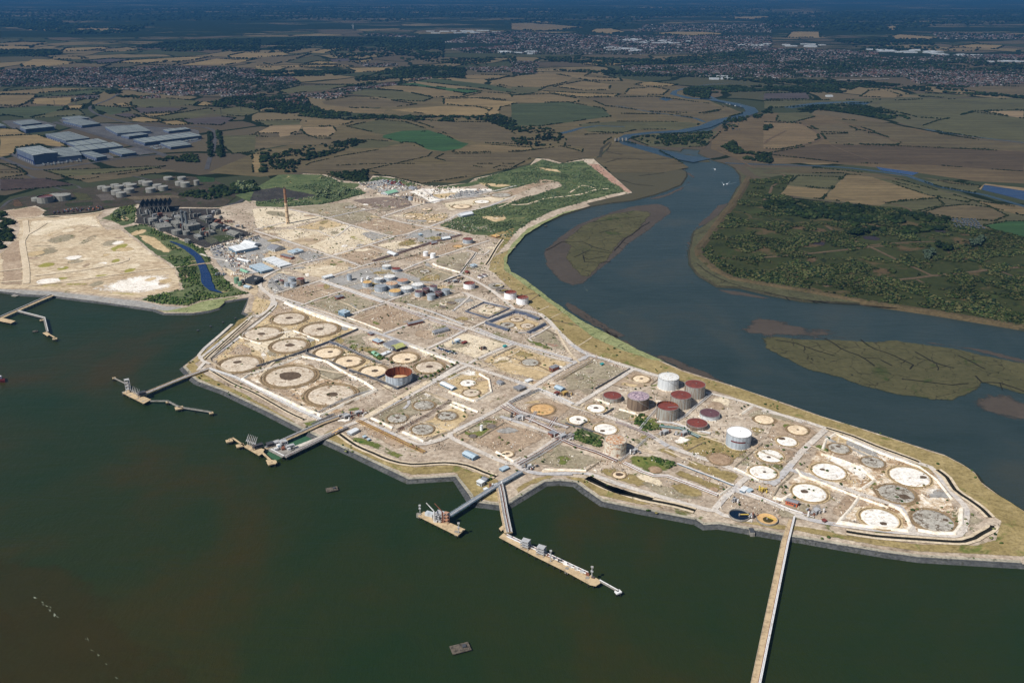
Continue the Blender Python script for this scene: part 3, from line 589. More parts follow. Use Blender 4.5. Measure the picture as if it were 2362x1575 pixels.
def blob(name, reg, x, y, rx, ry, mat, fade=5, jit=2.5, n=18):
    c = G(*PX(reg, x, y)); k = mpp(*PX(reg, x, y))
    a = abs(G(*PX(reg, x, y-ry))[1]-c[1]); b = rx/3.92*k; _lay[0] += 1
    P = [(c[0]+b*math.cos(t), c[1]+a*math.sin(t)) for t in [2*math.pi*i/n for i in range(n)]]
    return sheet(name, P, mat, Z0+0.0012*_lay[0], fade=fade, jit=jit, step=10)
def earth(reg, s, mat, **k): return patch('bare_ground', reg, s, mat, **k)
# west field and the valley beside it
earth('B0', '20,430 320,385 420,440 350,480 480,485 960,425 890,490 970,600 1100,590 1250,700 1400,820 1520,900 1600,960 1655,1140 1400,1190 1240,1225 900,1195 600,1160 220,1135 -200,1140 -200,900 0,810 130,680 170,580 130,500', M_sand, fade=8)
earth('B0', '240,520 880,470 970,600 700,560 480,620 300,680 240,640', M_sandp, fade=20); earth('B0', '1200,1000 1600,970 1650,1130 1400,1185 1000,1200 700,1150 1000,1050', M_chalk, fade=55)
earth('B0', '20,430 320,385 420,440 350,480 140,500', M_brown, fade=8); earth('B0', '0,820 120,690 190,620 210,760 220,950 230,1100 0,1110', M_brown, fade=12)
for x, y, a, b in ((425,1060,60,25),(570,950,70,25),(1170,970,70,30),(1050,880,60,25),(700,1095,120,18),(920,1020,90,18),(420,920,90,30),(560,1040,80,20),(1080,760,80,40)): blob('moss_patch', 'B0', x, y, a, b, M_yel, fade=14)
for x, y, a, b in ((560,680,150,50),(800,690,80,60),(400,800,110,60),(1000,720,120,40),(700,880,120,40)): blob('bare_ground', 'B0', x, y, a, b, M_dull, fade=30)
earth('B0', '1100,580 1200,560 1310,550 1560,660 1850,775 1890,850 1950,950 2100,1100 2260,1180 2050,1210 1830,1240 1700,1290 1450,1275 1240,1235 1400,1190 1655,1140 1600,960 1520,900 1400,820 1250,700', M_green, fade=5)
earth('B0', '1220,630 1420,660 1560,790 1530,830 1440,800 1280,710', M_ochre, fade=12); earth('B0', '1610,960 1680,960 1730,1030 1680,1100 1640,1060', M_brown, fade=10)
earth('B0', '1000,460 1100,390 1230,375 1240,450 1220,540 1100,570 1010,520 900,500', M_green, fade=6); earth('B0', '1070,480 1140,465 1180,500 1150,530 1080,510', M_ochre, fade=10)
patch('saltmarsh', 'B0', '1000,1272 1300,1300 1500,1320 1680,1300 1830,1245 2050,1213 2240,1198 2050,1248 2000,1305 1900,1335 1750,1352 1480,1348 1380,1325', M_salt, fade=5)
patch('shingle', 'B0', '-100,1130 200,1140 600,1165 900,1200 1250,1240 1500,1290 1690,1300 1500,1340 1380,1325 1000,1270 700,1230 470,1200 200,1185 -100,1155', M_grey, fade=5)
river('channel', 'B0', '1540,710 1620,740 1700,780 1790,850 1830,930 1860,1010 1870,1080 1920,1150 2010,1178', [5,14,17,15,17,17,22,20,4], M_pond, Z0+2.0)
earth('B0', '-100,430 0,400 120,330 350,270 900,200 1600,110 1900,120 2150,240 2170,275 2050,380 1990,400 1600,400 1250,370 950,420 480,480 350,470 430,440 320,385 20,430 -100,480', gmat('depot_ground', [S(54,50,40), S(66,60,50), S(80,72,62)], 60, 8, fade=True, extra=[(S(50,58,34), 50, 0.54, 0.05), (S(96,86,74), 20, 0.64, 0.04)]), fade=8)
earth('B0', '1270,380 1560,378 1600,405 1995,405 1940,480 1960,520 2315,640 1860,770 1310,550 1200,545 1235,500 1225,420', M_dasph if False else gmat('plant_yard', [S(46,44,42), S(60,58,56), S(78,76,72)], 40, 6, fade=True, extra=[(S(96,90,82), 16, 0.6, 0.04), (S(52,60,36), 40, 0.62, 0.05)]), fade=4)
for s_, c_ in (('0,140 400,130 700,190 400,220 0,250', (66,56,52)), ('850,280 1000,265 1060,330 900,340', (92,86,80)), ('1100,300 1600,280 1650,310 1200,335', (98,88,72)), ('1760,110 1950,125 1960,165 1800,172', (44,66,36)), ('100,330 180,320 230,380 120,400', (82,66,50)), ('640,250 800,270 860,330 700,340', (70,70,46)), ('1500,230 1800,210 1850,270 1600,270', (60,58,44)), ('1180,335 1500,330 1560,360 1250,365', (84,82,80)), ('560,360 850,340 860,380 600,395', (52,58,38)), ('1650,300 1950,290 1960,350 1700,350', (76,70,62))):
    earth('B0', s_, gmat('depot_patch_%d' % c_[0], [S(*[x*.85 for x in c_]), S(*c_), S(*[x*1.25 for x in c_])], 30, 5, fade=0.9), fade=9)
for s_, c_ in (('1700,600 1960,560 2150,640 1900,740', (84,86,72)), ('1280,520 1560,560 1600,640 1330,545', (92,86,80)), ('1750,430 1950,430 1930,520 1800,500', (60,56,54)), ('1900,660 2100,640 2180,670 1980,720', (62,72,44)), ('1450,440 1640,440 1640,480 1470,490', (98,92,86))):
    earth('B0', s_, gmat('plant_patch_%d' % c_[0], [S(*[x*.8 for x in c_]), S(*c_), S(*[x*1.3 for x in c_])], 14, 3, fade=0.9), fade=9)
for k in range(34):
    q = (random.uniform(150, 1500), random.uniform(560, 1120)); blob('bare_ground', 'B0', *q, random.uniform(30, 130), random.uniform(8, 34), random.choice((M_brown, M_dull, M_sandp, M_ochre, M_chalk)), fade=14)
# north-east green
earth('N', '1098,416 1225,382 1250,369 1290,380 1345,372 1400,412 1448,445 1370,452 1310,440 1285,422 1230,427 1140,447 1120,432', M_green)
earth('N', '1010,525 1075,495 1130,478 1190,465 1300,430 1440,445 1355,467 1270,492 1215,522 1175,552 1090,545', M_green, fade=10)
earth('N', '1075,425 1225,384 1230,400 1150,415 1090,432 1020,440 1000,436', M_green); earth('B1', '2000,170 2250,185 2330,200 2200,215 2060,200', M_ochre)
earth('N', '1130,462 1180,440 1250,415 1285,420 1220,440 1160,466', M_brown, fade=8); earth('B2', '680,0 790,0 1100,262 1040,270 900,180', M_red, fade=10); earth('B2','160,20 420,50 540,120 420,80 250,60', M_ochre, fade=15)
earth('B1', '0,330 0,390 230,398 600,372 760,338 900,300 1000,270 960,240 850,225 700,130 600,110 570,175 330,210 600,290 200,355', M_green); earth('B1', '-30,230 200,100 420,95 600,100 700,130 600,290 0,335 -60,350 -200,290', M_green); earth('B1', '-20,245 200,213 590,293 190,355 -60,335', MATS['plant_yard'], fade=4)
earth('B1', '640,110 760,165 1000,185 1060,130 1140,115 1280,140 1500,200 1400,215 1100,170 950,190 900,230 700,200', M_green)
earth('B1', '920,180 1140,140 1330,180 1440,230 1250,270 1130,275 1000,210', M_grey, fade=8)
earth('B1', '1350,260 1500,225 2130,225 2200,245 1900,300 1720,330 1600,370 1420,270', M_chalk, fade=10); earth('B1', '1560,280 1750,260 1900,260 1700,320 1620,320', M_ochre, fade=14)
earth('B1', '1720,310 1900,240 2150,245 2000,300 1850,320', M_grey, fade=8); earth('B1', '1660,360 2352,260 2352,320 1900,400 1750,440', M_sandp, fade=18)
earth('B1', '850,330 1150,300 1380,320 1430,380 1180,440 1000,380', gmat('dark_yard', [S(112,98,88), S(130,116,106), S(146,132,120)], 40, 6, fade=True), fade=8)
earth('B1', '-40,410 100,400 300,415 650,495 280,575 0,600', M_sandp, fade=6); earth('B1', '80,420 250,425 300,450 400,470 250,500 60,460', M_dull, fade=20)
for s_, m_ in (('300,400 600,370 850,340 1130,490 860,555 660,492', M_dull), ('660,500 860,560 1260,660 1030,735 680,835 290,700 0,610 290,590', M_sandp), ('290,590 640,500 850,560 560,610 420,600', M_ochre), ('870,560 1130,490 1560,585 1260,660', M_brown),
    ('920,630 1040,610 1240,660 1050,710', M_grey), ('1060,740 1290,690 1540,745 1250,800', M_sandp), ('1290,440 1740,455 1760,480 1720,520 1580,555 1330,490', M_ochre), ('1300,650 1560,590 1850,645 1550,730 1350,690', M_grey), ('290,700 620,610 700,670 480,760', M_sand), ('700,830 1030,740 1190,800 960,925', M_brown),
    ('350,820 480,780 660,830 520,880 420,890', M_grey), ('290,970 700,850 960,925 600,1050', M_sand), ('700,830 1000,745 1020,760 760,850', M_grass), ('820,635 880,640 1020,710 980,725 850,680', M_yel), ('1080,590 1300,640 1240,650 1100,610', M_yel), ('640,620 700,600 800,620 700,660', M_dull), ('1340,690 1550,740 1500,745 1350,700', M_grass),
    ('1630,560 2000,400 2352,330 2352,560 2250,610 2050,640 1800,610', M_green), ('2000,480 2250,460 2300,510 2150,540', M_ochre), ('2120,490 2200,485 2220,505 2140,512', M_sandp), ('2060,660 2352,560 2352,640 2270,760 2110,900 2090,930 2200,690', M_dry), ('1600,860 1900,790 1985,810 1850,990 1610,920', M_dull), ('1260,900 1520,880 1850,790 2050,700 1880,680 1600,760', M_brown),
    ('1360,985 1500,930 1700,960 1830,1010 1700,1065 1500,1080', M_dull), ('590,1060 760,1010 980,940 1260,930 1360,985 1850,1160 1180,1245', M_grey), ('490,1100 620,1080 750,1150 600,1180', M_red), ('160,1190 480,1080 790,1150 440,1275', M_brown), ('450,1280 800,1160 1150,1265 780,1395', M_dull), ('800,1250 900,1260 960,1310 900,1330', M_conc), ('1000,1400 1270,1470 1180,1510 960,1430', M_conc), ('1140,1320 1330,1350 1270,1385 1130,1350', M_conc),
    ('800,1400 1180,1270 1550,1395 1150,1540', M_brown), ('1190,1250 1430,1160 1560,1240 1900,1190 1950,1210 1780,1340 1600,1330', M_dull), ('1370,1170 1590,1160 1850,1170 1560,1260 1400,1240', M_brown), ('2050,940 2090,940 2080,980 2010,975', M_grass), ('1930,1165 2010,1175 1960,1195', M_grass), ('0,700 120,690 440,790 350,830 330,900 150,960 0,1010', M_sand), ('110,1040 200,980 560,1060 160,1190 70,1110', M_grey)):
    earth('B1', s_, m_, fade=14)
earth('B0', '1870,770 2320,650 2480,700 2352,1000 2000,980 1930,870', M_grey, fade=10); earth('B0', '1950,905 2100,960 2352,1100 2352,1250 2200,1150 2050,1020', M_sand, fade=10); earth('N', '585,685 640,700 650,715 600,735 575,722', M_ochre, fade=8)
for s_, m_ in (('570,200 700,110 1010,190 1440,330 1180,440 970,520 520,665 320,740 110,610 350,395', M_ochre), ('400,430 640,340 900,330 1090,440 700,540 560,520', M_sandp), ('580,180 720,110 900,160 640,220', M_brown), ('200,570 360,440 520,500 480,560 300,570', M_brown), ('380,400 600,500 640,600 500,680 350,740 540,640 530,540', M_chalk),
    ('340,420 420,400 560,470 700,470 620,560 480,520', M_sandp), ('780,95 1010,190 1380,300 1350,320 1100,250 880,160', M_chalk), ('930,250 1240,230 1400,330 1000,440 920,400', M_ochre), ('400,770 920,575 1130,720 1600,880 1100,1110', M_mix), ('1060,600 1300,720 1400,760 1250,800 1050,790', M_dull), ('1310,780 1420,740 1520,800 1400,820', M_chalk), ('1400,830 1550,830 1600,880 1430,970', M_dull), ('930,570 1100,620 1400,730 1560,820 1330,740 1100,650', M_chalk),
    ('550,860 800,860 1100,1060 1080,1090 850,960', M_brown), ('980,530 1190,450 1330,500 1640,640 1900,770 1600,770 1300,670', M_ochre), ('1130,580 1260,570 1320,640 1240,640', M_chalk), ('1500,400 1620,380 1750,440 1700,500 1560,500', M_sandp), ('1220,430 1490,340 1600,370 1500,400 1530,480 1700,560 1900,650 1600,580', M_dull), ('1700,510 1900,490 2330,640 2100,730 1960,700 1780,610', M_brown), ('1990,780 2330,640 2352,660 2120,780', M_grass),
    ('1150,560 1200,560 1300,600 1200,620', M_chalk), ('1350,690 1560,620 1640,640 1450,700', M_chalk), ('1690,720 1740,740 1950,830 1790,870 1600,790', M_dull), ('1540,550 1600,560 1700,600 1640,610', M_grass), ('1560,1140 1980,880 2250,970 1750,1220', M_dull), ('1840,1260 2290,1010 2500,1090 2280,1270 2050,1345', M_ochre), ('1900,1180 2100,1150 2200,1200 2050,1280', M_dull), ('1240,1280 1500,1300 1900,1480 1830,1520 1500,1400', M_grass), ('1430,1170 1600,1180 1900,1360 1800,1450 1500,1290', M_brown),
    ('1640,1330 1900,1390 1800,1420', M_brown), ('880,1180 1100,1130 1180,1220 1000,1240', M_grass), ('0,560 350,230 540,190 60,640', M_dry), ('0,600 60,640 420,260 450,240 580,110 540,100 0,540', M_dry)):
    earth('C1', s_, m_, fade=11)
for s_, m_ in (('270,470 520,345 930,460 620,605', M_sandp), ('420,480 500,460 560,490 460,510', M_grey), ('640,600 980,475 1500,640 1200,800 900,740', M_ochre), ('980,500 1200,560 1100,600 900,560', M_dry), ('750,580 900,560 1000,620 800,640', M_sandp), ('730,280 980,185 1240,280 1090,350 930,330', M_ochre), ('590,170 700,90 900,140 730,210', M_sandp), ('1140,265 1230,270 1200,300', M_chalk), ('640,320 740,310 960,390 860,380', M_grass), ('1000,400 1130,400 1350,510 1300,530 1080,450', M_grass),
    ('1110,400 1290,305 1420,470 1500,540 1380,530 1200,450', M_dull), ('1200,430 1300,440 1420,480 1300,500', M_red), ('1200,570 1290,600 1290,640 1210,690 1060,725 1150,700 1250,640', M_chalk), ('900,715 1040,720 940,735', M_chalk), ('1360,790 1680,600 2000,690 1650,900 1500,880', M_dull), ('1530,840 1680,800 1700,840 1570,860', M_red), ('200,840 600,680 780,760 760,900 620,980 400,900', M_ochre), ('400,740 560,690 680,710 640,730 720,790 600,760', M_chalk), ('350,880 640,1010 760,960 1000,900 850,980 700,1020', M_ochre),
    ('800,950 900,890 980,910 850,975', M_red), ('1000,1040 1200,920 1500,1030 1450,1090 1330,1180', M_brown), ('420,1270 760,1110 1300,1290 900,1520', M_brown), ('420,1270 700,1120 870,1170 640,1340', M_grass), ('470,1260 700,1150 830,1180 600,1300', M_dull), ('340,1360 420,1330 480,1380 400,1400', M_grass), ('800,1450 860,1400 1010,1500 960,1530', M_sandp), ('1000,1540 1360,1330 1800,1520 1750,1568 1000,1568', M_dull), ('1490,1200 1560,1215 1770,1280 1740,1400 1480,1320', M_green),
    ('1650,830 2050,690 2260,770 2240,840 2120,870 1930,850', M_brown), ('2100,830 2230,830 2260,880 2150,880', M_grass), ('1560,1010 1700,950 1850,1040 1750,1100 1600,1080', M_brown), ('1790,1110 1930,1040 2100,1120 2020,1180', M_dull), ('2040,1140 2200,1110 2300,1190 2200,1240', M_grass), ('1440,1060 1600,1090 1720,1130 1560,1180', M_brown), ('1560,1140 1740,1150 1700,1190 1620,1170', M_chalk), ('600,1000 700,990 690,1020 610,1020', M_grass), ('540,540 640,590 900,690 870,705 600,610', M_dry)):
    earth('C2', s_, m_, fade=11)
for s_, m_ in (('850,780 960,780 1100,850 1080,920 950,950 830,900', M_grass), ('930,560 1040,590 1160,620 1100,650 960,600', M_dull), ('700,480 900,510 890,560 700,540', M_ochre), ('900,510 1040,540 1080,580 900,550', M_grass), ('1230,820 1420,830 1310,900 1500,960 1640,930 1660,980 1500,1000 1300,960', M_grass), ('1480,640 1650,610 1780,700 1640,740 1520,700', M_sandp), ('1600,790 1720,790 1700,850 1560,840', M_grass), ('1840,890 2020,890 2060,930 1980,980 1880,950', M_dry), ('1940,880 2060,910 2010,975 1960,930', M_green),
    ('1140,1030 1330,960 1640,1000 1660,1090 1900,1080 1720,1260 1300,1130', M_dry), ('1440,1080 1560,1030 1640,1060 1480,1130', M_grass), ('960,1100 1150,1070 1300,1160 1240,1210', M_dry), ('740,1210 810,1140 960,1130 1230,1230 1150,1320 1000,1330', M_grass), ('960,1170 1100,1190 1220,1240 1130,1280', M_green), ('1250,1240 1330,1180 1850,1330 1720,1430', M_dry), ('1150,1320 1230,1260 1690,1450 1590,1520', M_dry), ('1400,1350 1530,1390 1690,1450 1640,1490 1400,1400', M_grass),
    ('480,1310 620,1240 1030,1380 940,1480', M_dry), ('800,1380 1040,1390 1590,1570 1100,1568', M_dull), ('1200,1420 1330,1450 1300,1490 1200,1470', M_grass), ('0,1160 200,1060 560,1190 400,1300 0,1270', M_dull), ('60,1200 200,1120 300,1200 200,1270', M_grass), ('1100,1400 1240,1380 1560,1520 1300,1568', M_dry), ('640,1060 900,960 1130,960 1060,1040 800,1000', M_dry), ('1870,1060 1970,1050 2300,1160 2230,1280 2050,1240', M_brown), ('1740,1280 1880,1210 2180,1310 2120,1390 1960,1390', M_chalk), ('1780,790 1950,720 2250,800 2352,900 2300,960 2100,900', M_dull), ('2100,1060 2300,1100 2330,1130 2200,1090', M_chalk), ('1120,960 1220,970 1240,1010 1160,1030', M_grey)):
    earth('C3', s_, m_, fade=11)
for s_, m_ in (('60,30 280,60 520,150 330,350 0,220', M_brown), ('0,270 330,340 230,470 0,430', M_brown), ('0,440 180,500 90,600 0,600', M_chalk), ('560,170 640,170 1180,400 1500,480 1640,650 1740,830 1740,1040 1200,1080 680,960 820,760 160,640 350,480', M_mix), ('520,370 600,360 990,510 870,690 780,650 850,620 800,560 560,420', M_chalk), ('700,330 900,380 880,450 1040,520 700,420 520,360', M_brown), ('640,570 800,570 900,600 850,680 740,640', M_ochre), ('400,460 470,430 460,520 560,580 430,560', M_dry),
    ('900,690 1000,540 1130,560 1150,620 1050,650 1050,750', M_grass), ('230,480 400,520 700,620 900,720 1200,820 1160,860 800,720 400,580 200,540', M_chalk), ('620,600 760,680 700,780 600,740', M_chalk), ('700,700 1000,760 950,830 720,960 560,920 640,790', M_brown), ('780,860 900,810 930,1000 820,1010', M_brown), ('1040,780 1250,870 1200,930 1200,850', M_chalk), ('1200,860 1240,870 1330,1040 1200,1060 1000,1030 1150,1030 1240,960', M_brown), ('1100,400 1200,470 1140,530 1040,500', M_chalk), ('1420,680 1560,640 1700,780 1500,780', M_chalk), ('1450,690 1560,690 1640,760 1500,750', M_dry),
    ('1290,760 1450,760 1420,850 1280,860', M_dry), ('1700,800 1780,830 1780,1000 1700,1080 1400,1050 1600,1040 1740,960', M_chalk), ('680,950 1300,1050 1280,1075 660,1000', M_chalk), ('80,730 240,560 330,600 230,620 230,720 330,780 180,790', M_dry), ('340,830 520,800 560,920 400,940', M_grey), ('560,170 640,180 560,230 520,320 400,400', M_chalk), ('150,70 450,0 500,150 430,230', M_chalk) if False else ('430,200 490,130 500,180 420,240', M_chalk), ('600,180 720,190 980,280 1000,350 800,330 720,280 560,250', M_ochre), ('1830,820 2010,960 1990,1000 1900,1080 1800,1080 1810,1000', M_dull), ('30,690 210,640 100,740 220,860 0,760', M_grey)):
    earth('C5', s_, m_, fade=11)
# sea-wall grass belts
patch('grass_verge', 'N', '1183,575 1170,592 1166,612 1178,636 1212,656 1260,692 1330,740 1380,766 1466,811 1573,859 1706,900 1760,918 1895,965 2048,1012 2117,1035 2181,1056 2227,1080 2254,1100 2267,1121 2308,1150 2360,1182 2420,1220 2455,1260 2440,1285 2362,1292 2240,1286 2120,1279 2041,1268 1942,1251 1852,1235 1811,1230 1736,1218 1658,1203 1603,1194 1480,1170 1384,1149 1339,1119 1290,1102 1224,1127 1190,1150 1185,1130 1225,1110 1262,1098 1300,1100 1370,1110 1420,1135 1500,1165 1650,1195 1762,1210 1850,1218 1950,1236 2100,1256 2240,1262 2290,1250 2300,1205 2280,1195 2230,1160 2160,1100 2100,1075 2040,1045 1925,997 1897,990 1762,947 1640,905 1520,870 1440,845 1385,828 1340,810 1290,775 1250,735 1215,705 1180,675 1150,645 1125,625 1130,600', M_dry, fade=5, jit=2)
patch('saltmarsh', 'N', '1190,572 1174,592 1171,610 1180,629 1213,648 1264,688 1333,737 1383,763 1469,808 1560,849 1440,805 1380,785 1300,728 1262,700 1200,655 1160,625 1160,600 1180,565 1215,530 1300,492 1364,478 1300,497 1251,521 1213,545', M_salt, fade=4, jit=2)
patch('saltmarsh', 'N', '1300,728 1345,745 1383,764 1469,808 1540,840 1500,835 1430,812 1370,785 1330,755', M_salt, fade=4, jit=2)
patch('grass_verge', 'N', '600,700 575,722 568,735 470,815 425,850 436,872 512,903 602,944 684,986 715,1000 700,985 600,930 475,868 455,845 490,810 560,740', M_dry, fade=4, jit=2)
patch('grass_verge', 'N', '740,1010 755,1022 940,1102 1046,1096 1078,1143 1100,1160 1160,1165 1170,1140 1150,1110 1120,1100 1050,1075 950,1080 850,1045 800,1010 765,990', M_dry, fade=4, jit=2)
gmat('weathered_stone', [S(142,138,122), S(164,158,142), S(184,178,160)], 30, 3, extra=[(S(104,102,88), 8, 0.58, 0.05)])
M_slope = gmat('asphalt_revetment', [S(66,68,70), S(80,82,84), S(96,98,98)], 60, 5, extra=[(S(128,128,122), 24, 0.6, 0.05)])
i0 = min(range(len(crS)), key=lambda i: math.dist(crS[i], G(411, 852))); i1 = min(range(len(crS)), key=lambda i: math.dist(crS[i], G(2362, 1308)))
def shore(name, path, d0, d1, mat, z):
    l, r_ = offset(path, d0), offset(path, d1); n = len(l)
    me = bpy.data.meshes.new(name); me.from_pydata([(*p, z) for p in l]+[(*p, z) for p in r_], [], [(i, i+1, n+i+1, n+i) for i in range(n-1)]); me.materials.append(mat)
    o = bpy.data.objects.new(name, me); COL.objects.link(o); o['kind'] = 'structure'
zs = Z0+0.0012*_lay[0]+0.05
shore('asphalt_slope', crS[i0:i1+1], -0.5, 1.6, M_slope, zs); shore('stone_edge', crS[i0:i1+1], 1.6, 6.5, MATS['weathered_stone'], zs+.01)
# weathering: irregular scars and wheel tracks in every compound
CORE = W('N', '560,540 650,505 900,460 1140,545 1130,620 1220,720 1330,815 1500,870 1760,950 1910,1000 2040,1055 2160,1120 2230,1190 2200,1230 2080,1225 1800,1185 1600,1150 1400,1090 1250,1075 1150,1080 1050,1050 830,990 720,965 490,845 610,720 600,640')
CP = np.array(CORE); lo_, hi_ = CP.min(0), CP.max(0); Q_ = rng.uniform(lo_, hi_, (900, 2)); Q_ = Q_[inside(Q_, CORE)][:230]
for k, q in enumerate(Q_):
    mt = [M_brown, M_dull, M_ochre, M_chalk, M_grass, M_grey, M_dry, M_sandp, M_mix, M_dull, M_brown][int(rng.integers(0, 11))]; ra = rng.uniform(8, 34)*(0.55 if mt in (M_chalk, M_grass) else 1); rb = ra*rng.uniform(.35, .8); th_ = rng.choice([.35, -1.2])+rng.normal(0, .2)
    P = []
    for i in range(16):
        a = 6.283*i/16; rr = 1+.45*noise.noise((math.cos(a)*1.3+k, math.sin(a)*1.3, k*.7)); x = ra*rr*math.cos(a); y = rb*rr*math.sin(a); P.append((q[0]+x*math.cos(th_)-y*math.sin(th_), q[1]+x*math.sin(th_)+y*math.cos(th_)))
    _lay[0] += 1; sheet('bare_ground', P, mt, Z0+0.0012*_lay[0], fade=min(rb*.8, 12), jit=1, step=8)
_d = Vector(G(*PX('C1', 2352, 640)))-Vector(G(*PX('C1', 640, 20))); ang0 = math.atan2(_d.y, _d.x)
ml, md = MB(), MB()
for k in range(210):
    q = CP[0]*0+rng.uniform(lo_, hi_)
    if not inside(np.array([q]), CORE)[0]: continue
    a = ang0+rng.choice([0, math.pi/2])+rng.normal(0, .12); L = rng.uniform(25, 130); P = [Vector(q)]
    for i in range(5): a += rng.normal(0, .06); P.append(P[-1]+Vector((math.cos(a), math.sin(a)))*L/5)
    v, f = strip('', P, rng.uniform(1.2, 3.2), None, Z0+0.0012*_lay[0]+0.02+0.0005*k, 20); (ml if rng.random() < .62 else md).add(v, f)
ml.build('wheel_tracks', M_track)['kind'] = 'structure'; md.build('wheel_tracks', gmat('dark_earth_track', [S(104,90,74), S(128,112,94)], 30, 4))['kind'] = 'structure'
_lay[0] += 12
# ---------------------------------------------------------------- roads
ZR = Z0 + 0.0012*_lay[0] + 0.1
RD = [('C1','640,20 900,120 1200,230 1500,335 1660,380 2100,540 2352,640',9),('C2','0,475 200,540 530,650 800,740 1130,855 1500,1030 1780,1110 2100,1240 2352,1390',9),
 ('C3','1150,1080 1300,1135 1600,1235 1840,1335 1900,1372 2060,1405 2140,1360 2240,1250 2352,1120',9),('C5','60,640 110,610 210,500 330,350 560,135',9),
 ('B1','130,1195 600,1060 700,1020 960,930 1100,895',7),('B1','600,1060 900,1160 1180,1255 1530,1375 1930,1500 2100,1560',8),('C2','560,325 760,400 950,460 1150,540 1500,625 1640,560',7),
 ('B1','2050,1100 2180,1190 2352,1330',7),('C2','520,0 760,95 940,140 1200,190 1350,335 1500,480 1640,560 1800,605 2050,690 2352,780',9),('C3','1480,590 1700,640 1900,700 2352,860',7),('C5','-20,-30 200,20 560,130 900,270 1180,385 1500,480 1620,620 1760,780 1822,860 1812,1000 1760,1095 1600,1100 1200,1070 700,1010 400,955 280,915',8),
 ('C6','1740,610 2000,700 2250,800 2352,850',9),('C5','1230,840 1290,930 1360,1080',6),('C5','220,500 500,590 850,720 1230,840',8),('C1','2352,655 2120,790 1880,930 1520,1125 1330,1205 1150,1290 800,1430 760,1460',8),('C2','560,650 330,760 0,940',8),('C2','1130,860 760,1085 430,1250 385,1290 430,1330 700,1460 900,1545 1010,1540',8),
 ('C2','1130,855 1330,730 1500,635 1640,565',8),('C2','540,325 400,400 180,505 ',7),('B1','1930,1505 2130,1410 2352,1330',7),('C2','950,462 760,540 620,605 555,640',7),('C2','1500,1025 1780,860 2040,690',8),
 ('C7','1840,455 1900,500 2050,540 2352,540',8),('C6','0,460 260,450 430,465 700,560 1100,680 1500,790 1560,780 1640,690 1740,600 1850,500 1960,520',8),('C6','1570,790 1640,840 1900,892',7),('C7','1010,270 1150,240 1240,195',7),('C7','480,60 560,100 800,210 960,275 1100,255 1250,190',6),
 ('C7','1850,455 2200,230 2160,180 1700,20',7),('C2','0,1290 150,1360 250,1340 380,1300',7),('C1','1880,940 1895,1000 1850,1050',5),
 ('B1','300,415 650,495 860,560 1260,660 1560,582 1850,640',8),('B1','-10,610 240,690 680,840 780,870 960,935',8),('B1','680,840 1020,740 1260,660',8),('B1','1030,740 1200,790',6),('B1','660,490 1000,420 1140,405',6),('B1','1135,488 1300,430 1560,355 1900,300 2200,240 2352,200',8),('B1','1135,488 1350,540 1560,580',8),
 ('B1','1560,580 1760,500 1850,450 2100,390 2352,290',8),('B1','-10,600 290,530 ',7),('B1','290,590 560,610 700,670 860,560',5),('B1','1700,330 1900,310 2150,290',6),('B1','440,1280 560,1230 800,1155',5),('B1','160,1195 350,1255 700,1375 1000,1480 1180,1568',6),('B1','780,1400 980,1330 1180,1265',6),('B1','1150,1550 1350,1475 1560,1400',6),('B1','1190,1250 1430,1160',6),
 ('B1','1280,990 1530,885 1900,765 2110,700',7),('B1','1850,1005 1920,900 1990,812 1900,790',7),('B1','1990,812 2060,830 2110,790',5),('B1','1720,1065 1850,1008 2050,1100 2250,1230',7),('B1','200,965 60,1040 40,1120 130,1195 160,1240 120,1330 0,1400',9),('B1','-200,1010 0,990 200,965 440,900 680,850',7),('B1','1780,1340 1930,1210 1860,1170',5),('B1','-500,820 -350,870 -200,890 0,990',7),
 ('B1','1500,220 1600,300 1700,330',8),('C2','1130,440 1100,410 1200,360 1290,300',4),('C0','1900,330 1800,250 2000,60 2100,-30',6),('C1','60,620 -10,700 60,680',6),('C1','560,200 480,210 420,260 0,600',6),('C1','640,60 690,90 640,170 400,370 90,600',8),('C2','1000,360 1200,360',4)]
roads('road', [(W(r, s), w_*1.0) for r, s, w_ in RD], M_road, ZR)
roads('sandy_track', [(W(r, s), w_) for r, s, w_ in [('B0','230,520 240,640 205,700 215,800 240,950 240,1090',14),('B0','240,650 330,600 420,540',9),('B0','300,1020 700,975 1000,920 1150,880 1130,850 1060,840',9),('B0','0,1080 250,1060',8),('B0','0,980 235,950',7),('B0','250,1115 700,1060 1300,975 1600,942 1850,915 1930,905',7),('B0','150,500 300,490 800,460 940,430',8),
   ('B2','0,375 150,370 300,320 600,285 760,240 880,230',9),('B2','520,270 640,200 760,230',6),('C3','0,1310 200,1300 400,1310',5),('C2','1340,330 1420,470 1480,560 1560,640',4),('C1','1500,1130 1900,900 2080,800',10),('B2','-120,400 0,350 40,300',5),('C1','880,650 1400,740 1640,640',5),('C1','560,760 700,600 920,590',5)]], M_track, ZR+0.3)
roads('dock_road', [(W(r, s), w_) for r, s, w_ in [('A0','1120,1110 1000,1075 880,1040 820,1000 820,970 900,940 1000,900 1080,850',16),('A0','1120,1110 1400,1140 1700,1150 1850,1160 1940,1200 1935,1330 1900,1430 1870,1540',16),('B1','330,210 0,330 -200,360 -290,390',14),('B0','2352,240 2150,350 2030,405',14),('B0','1700,360 2000,365 1600,350',6),
   ('A0','490,1110 700,1170 1000,1260 1400,1380 1500,1420',24),('A0','0,1430 320,1540 700,1500 1100,1440 1500,1400',18),('B0','230,90 400,170 550,230 760,270 860,360',8),('B0','0,420 100,330 300,290 500,300 1000,330 1500,290 2000,330',10),('B0','700,200 800,260 1000,300',8),('B0','1200,110 1480,180 1700,280',8),('B0','280,110 520,220',7)]], M_dasph, 3.05)
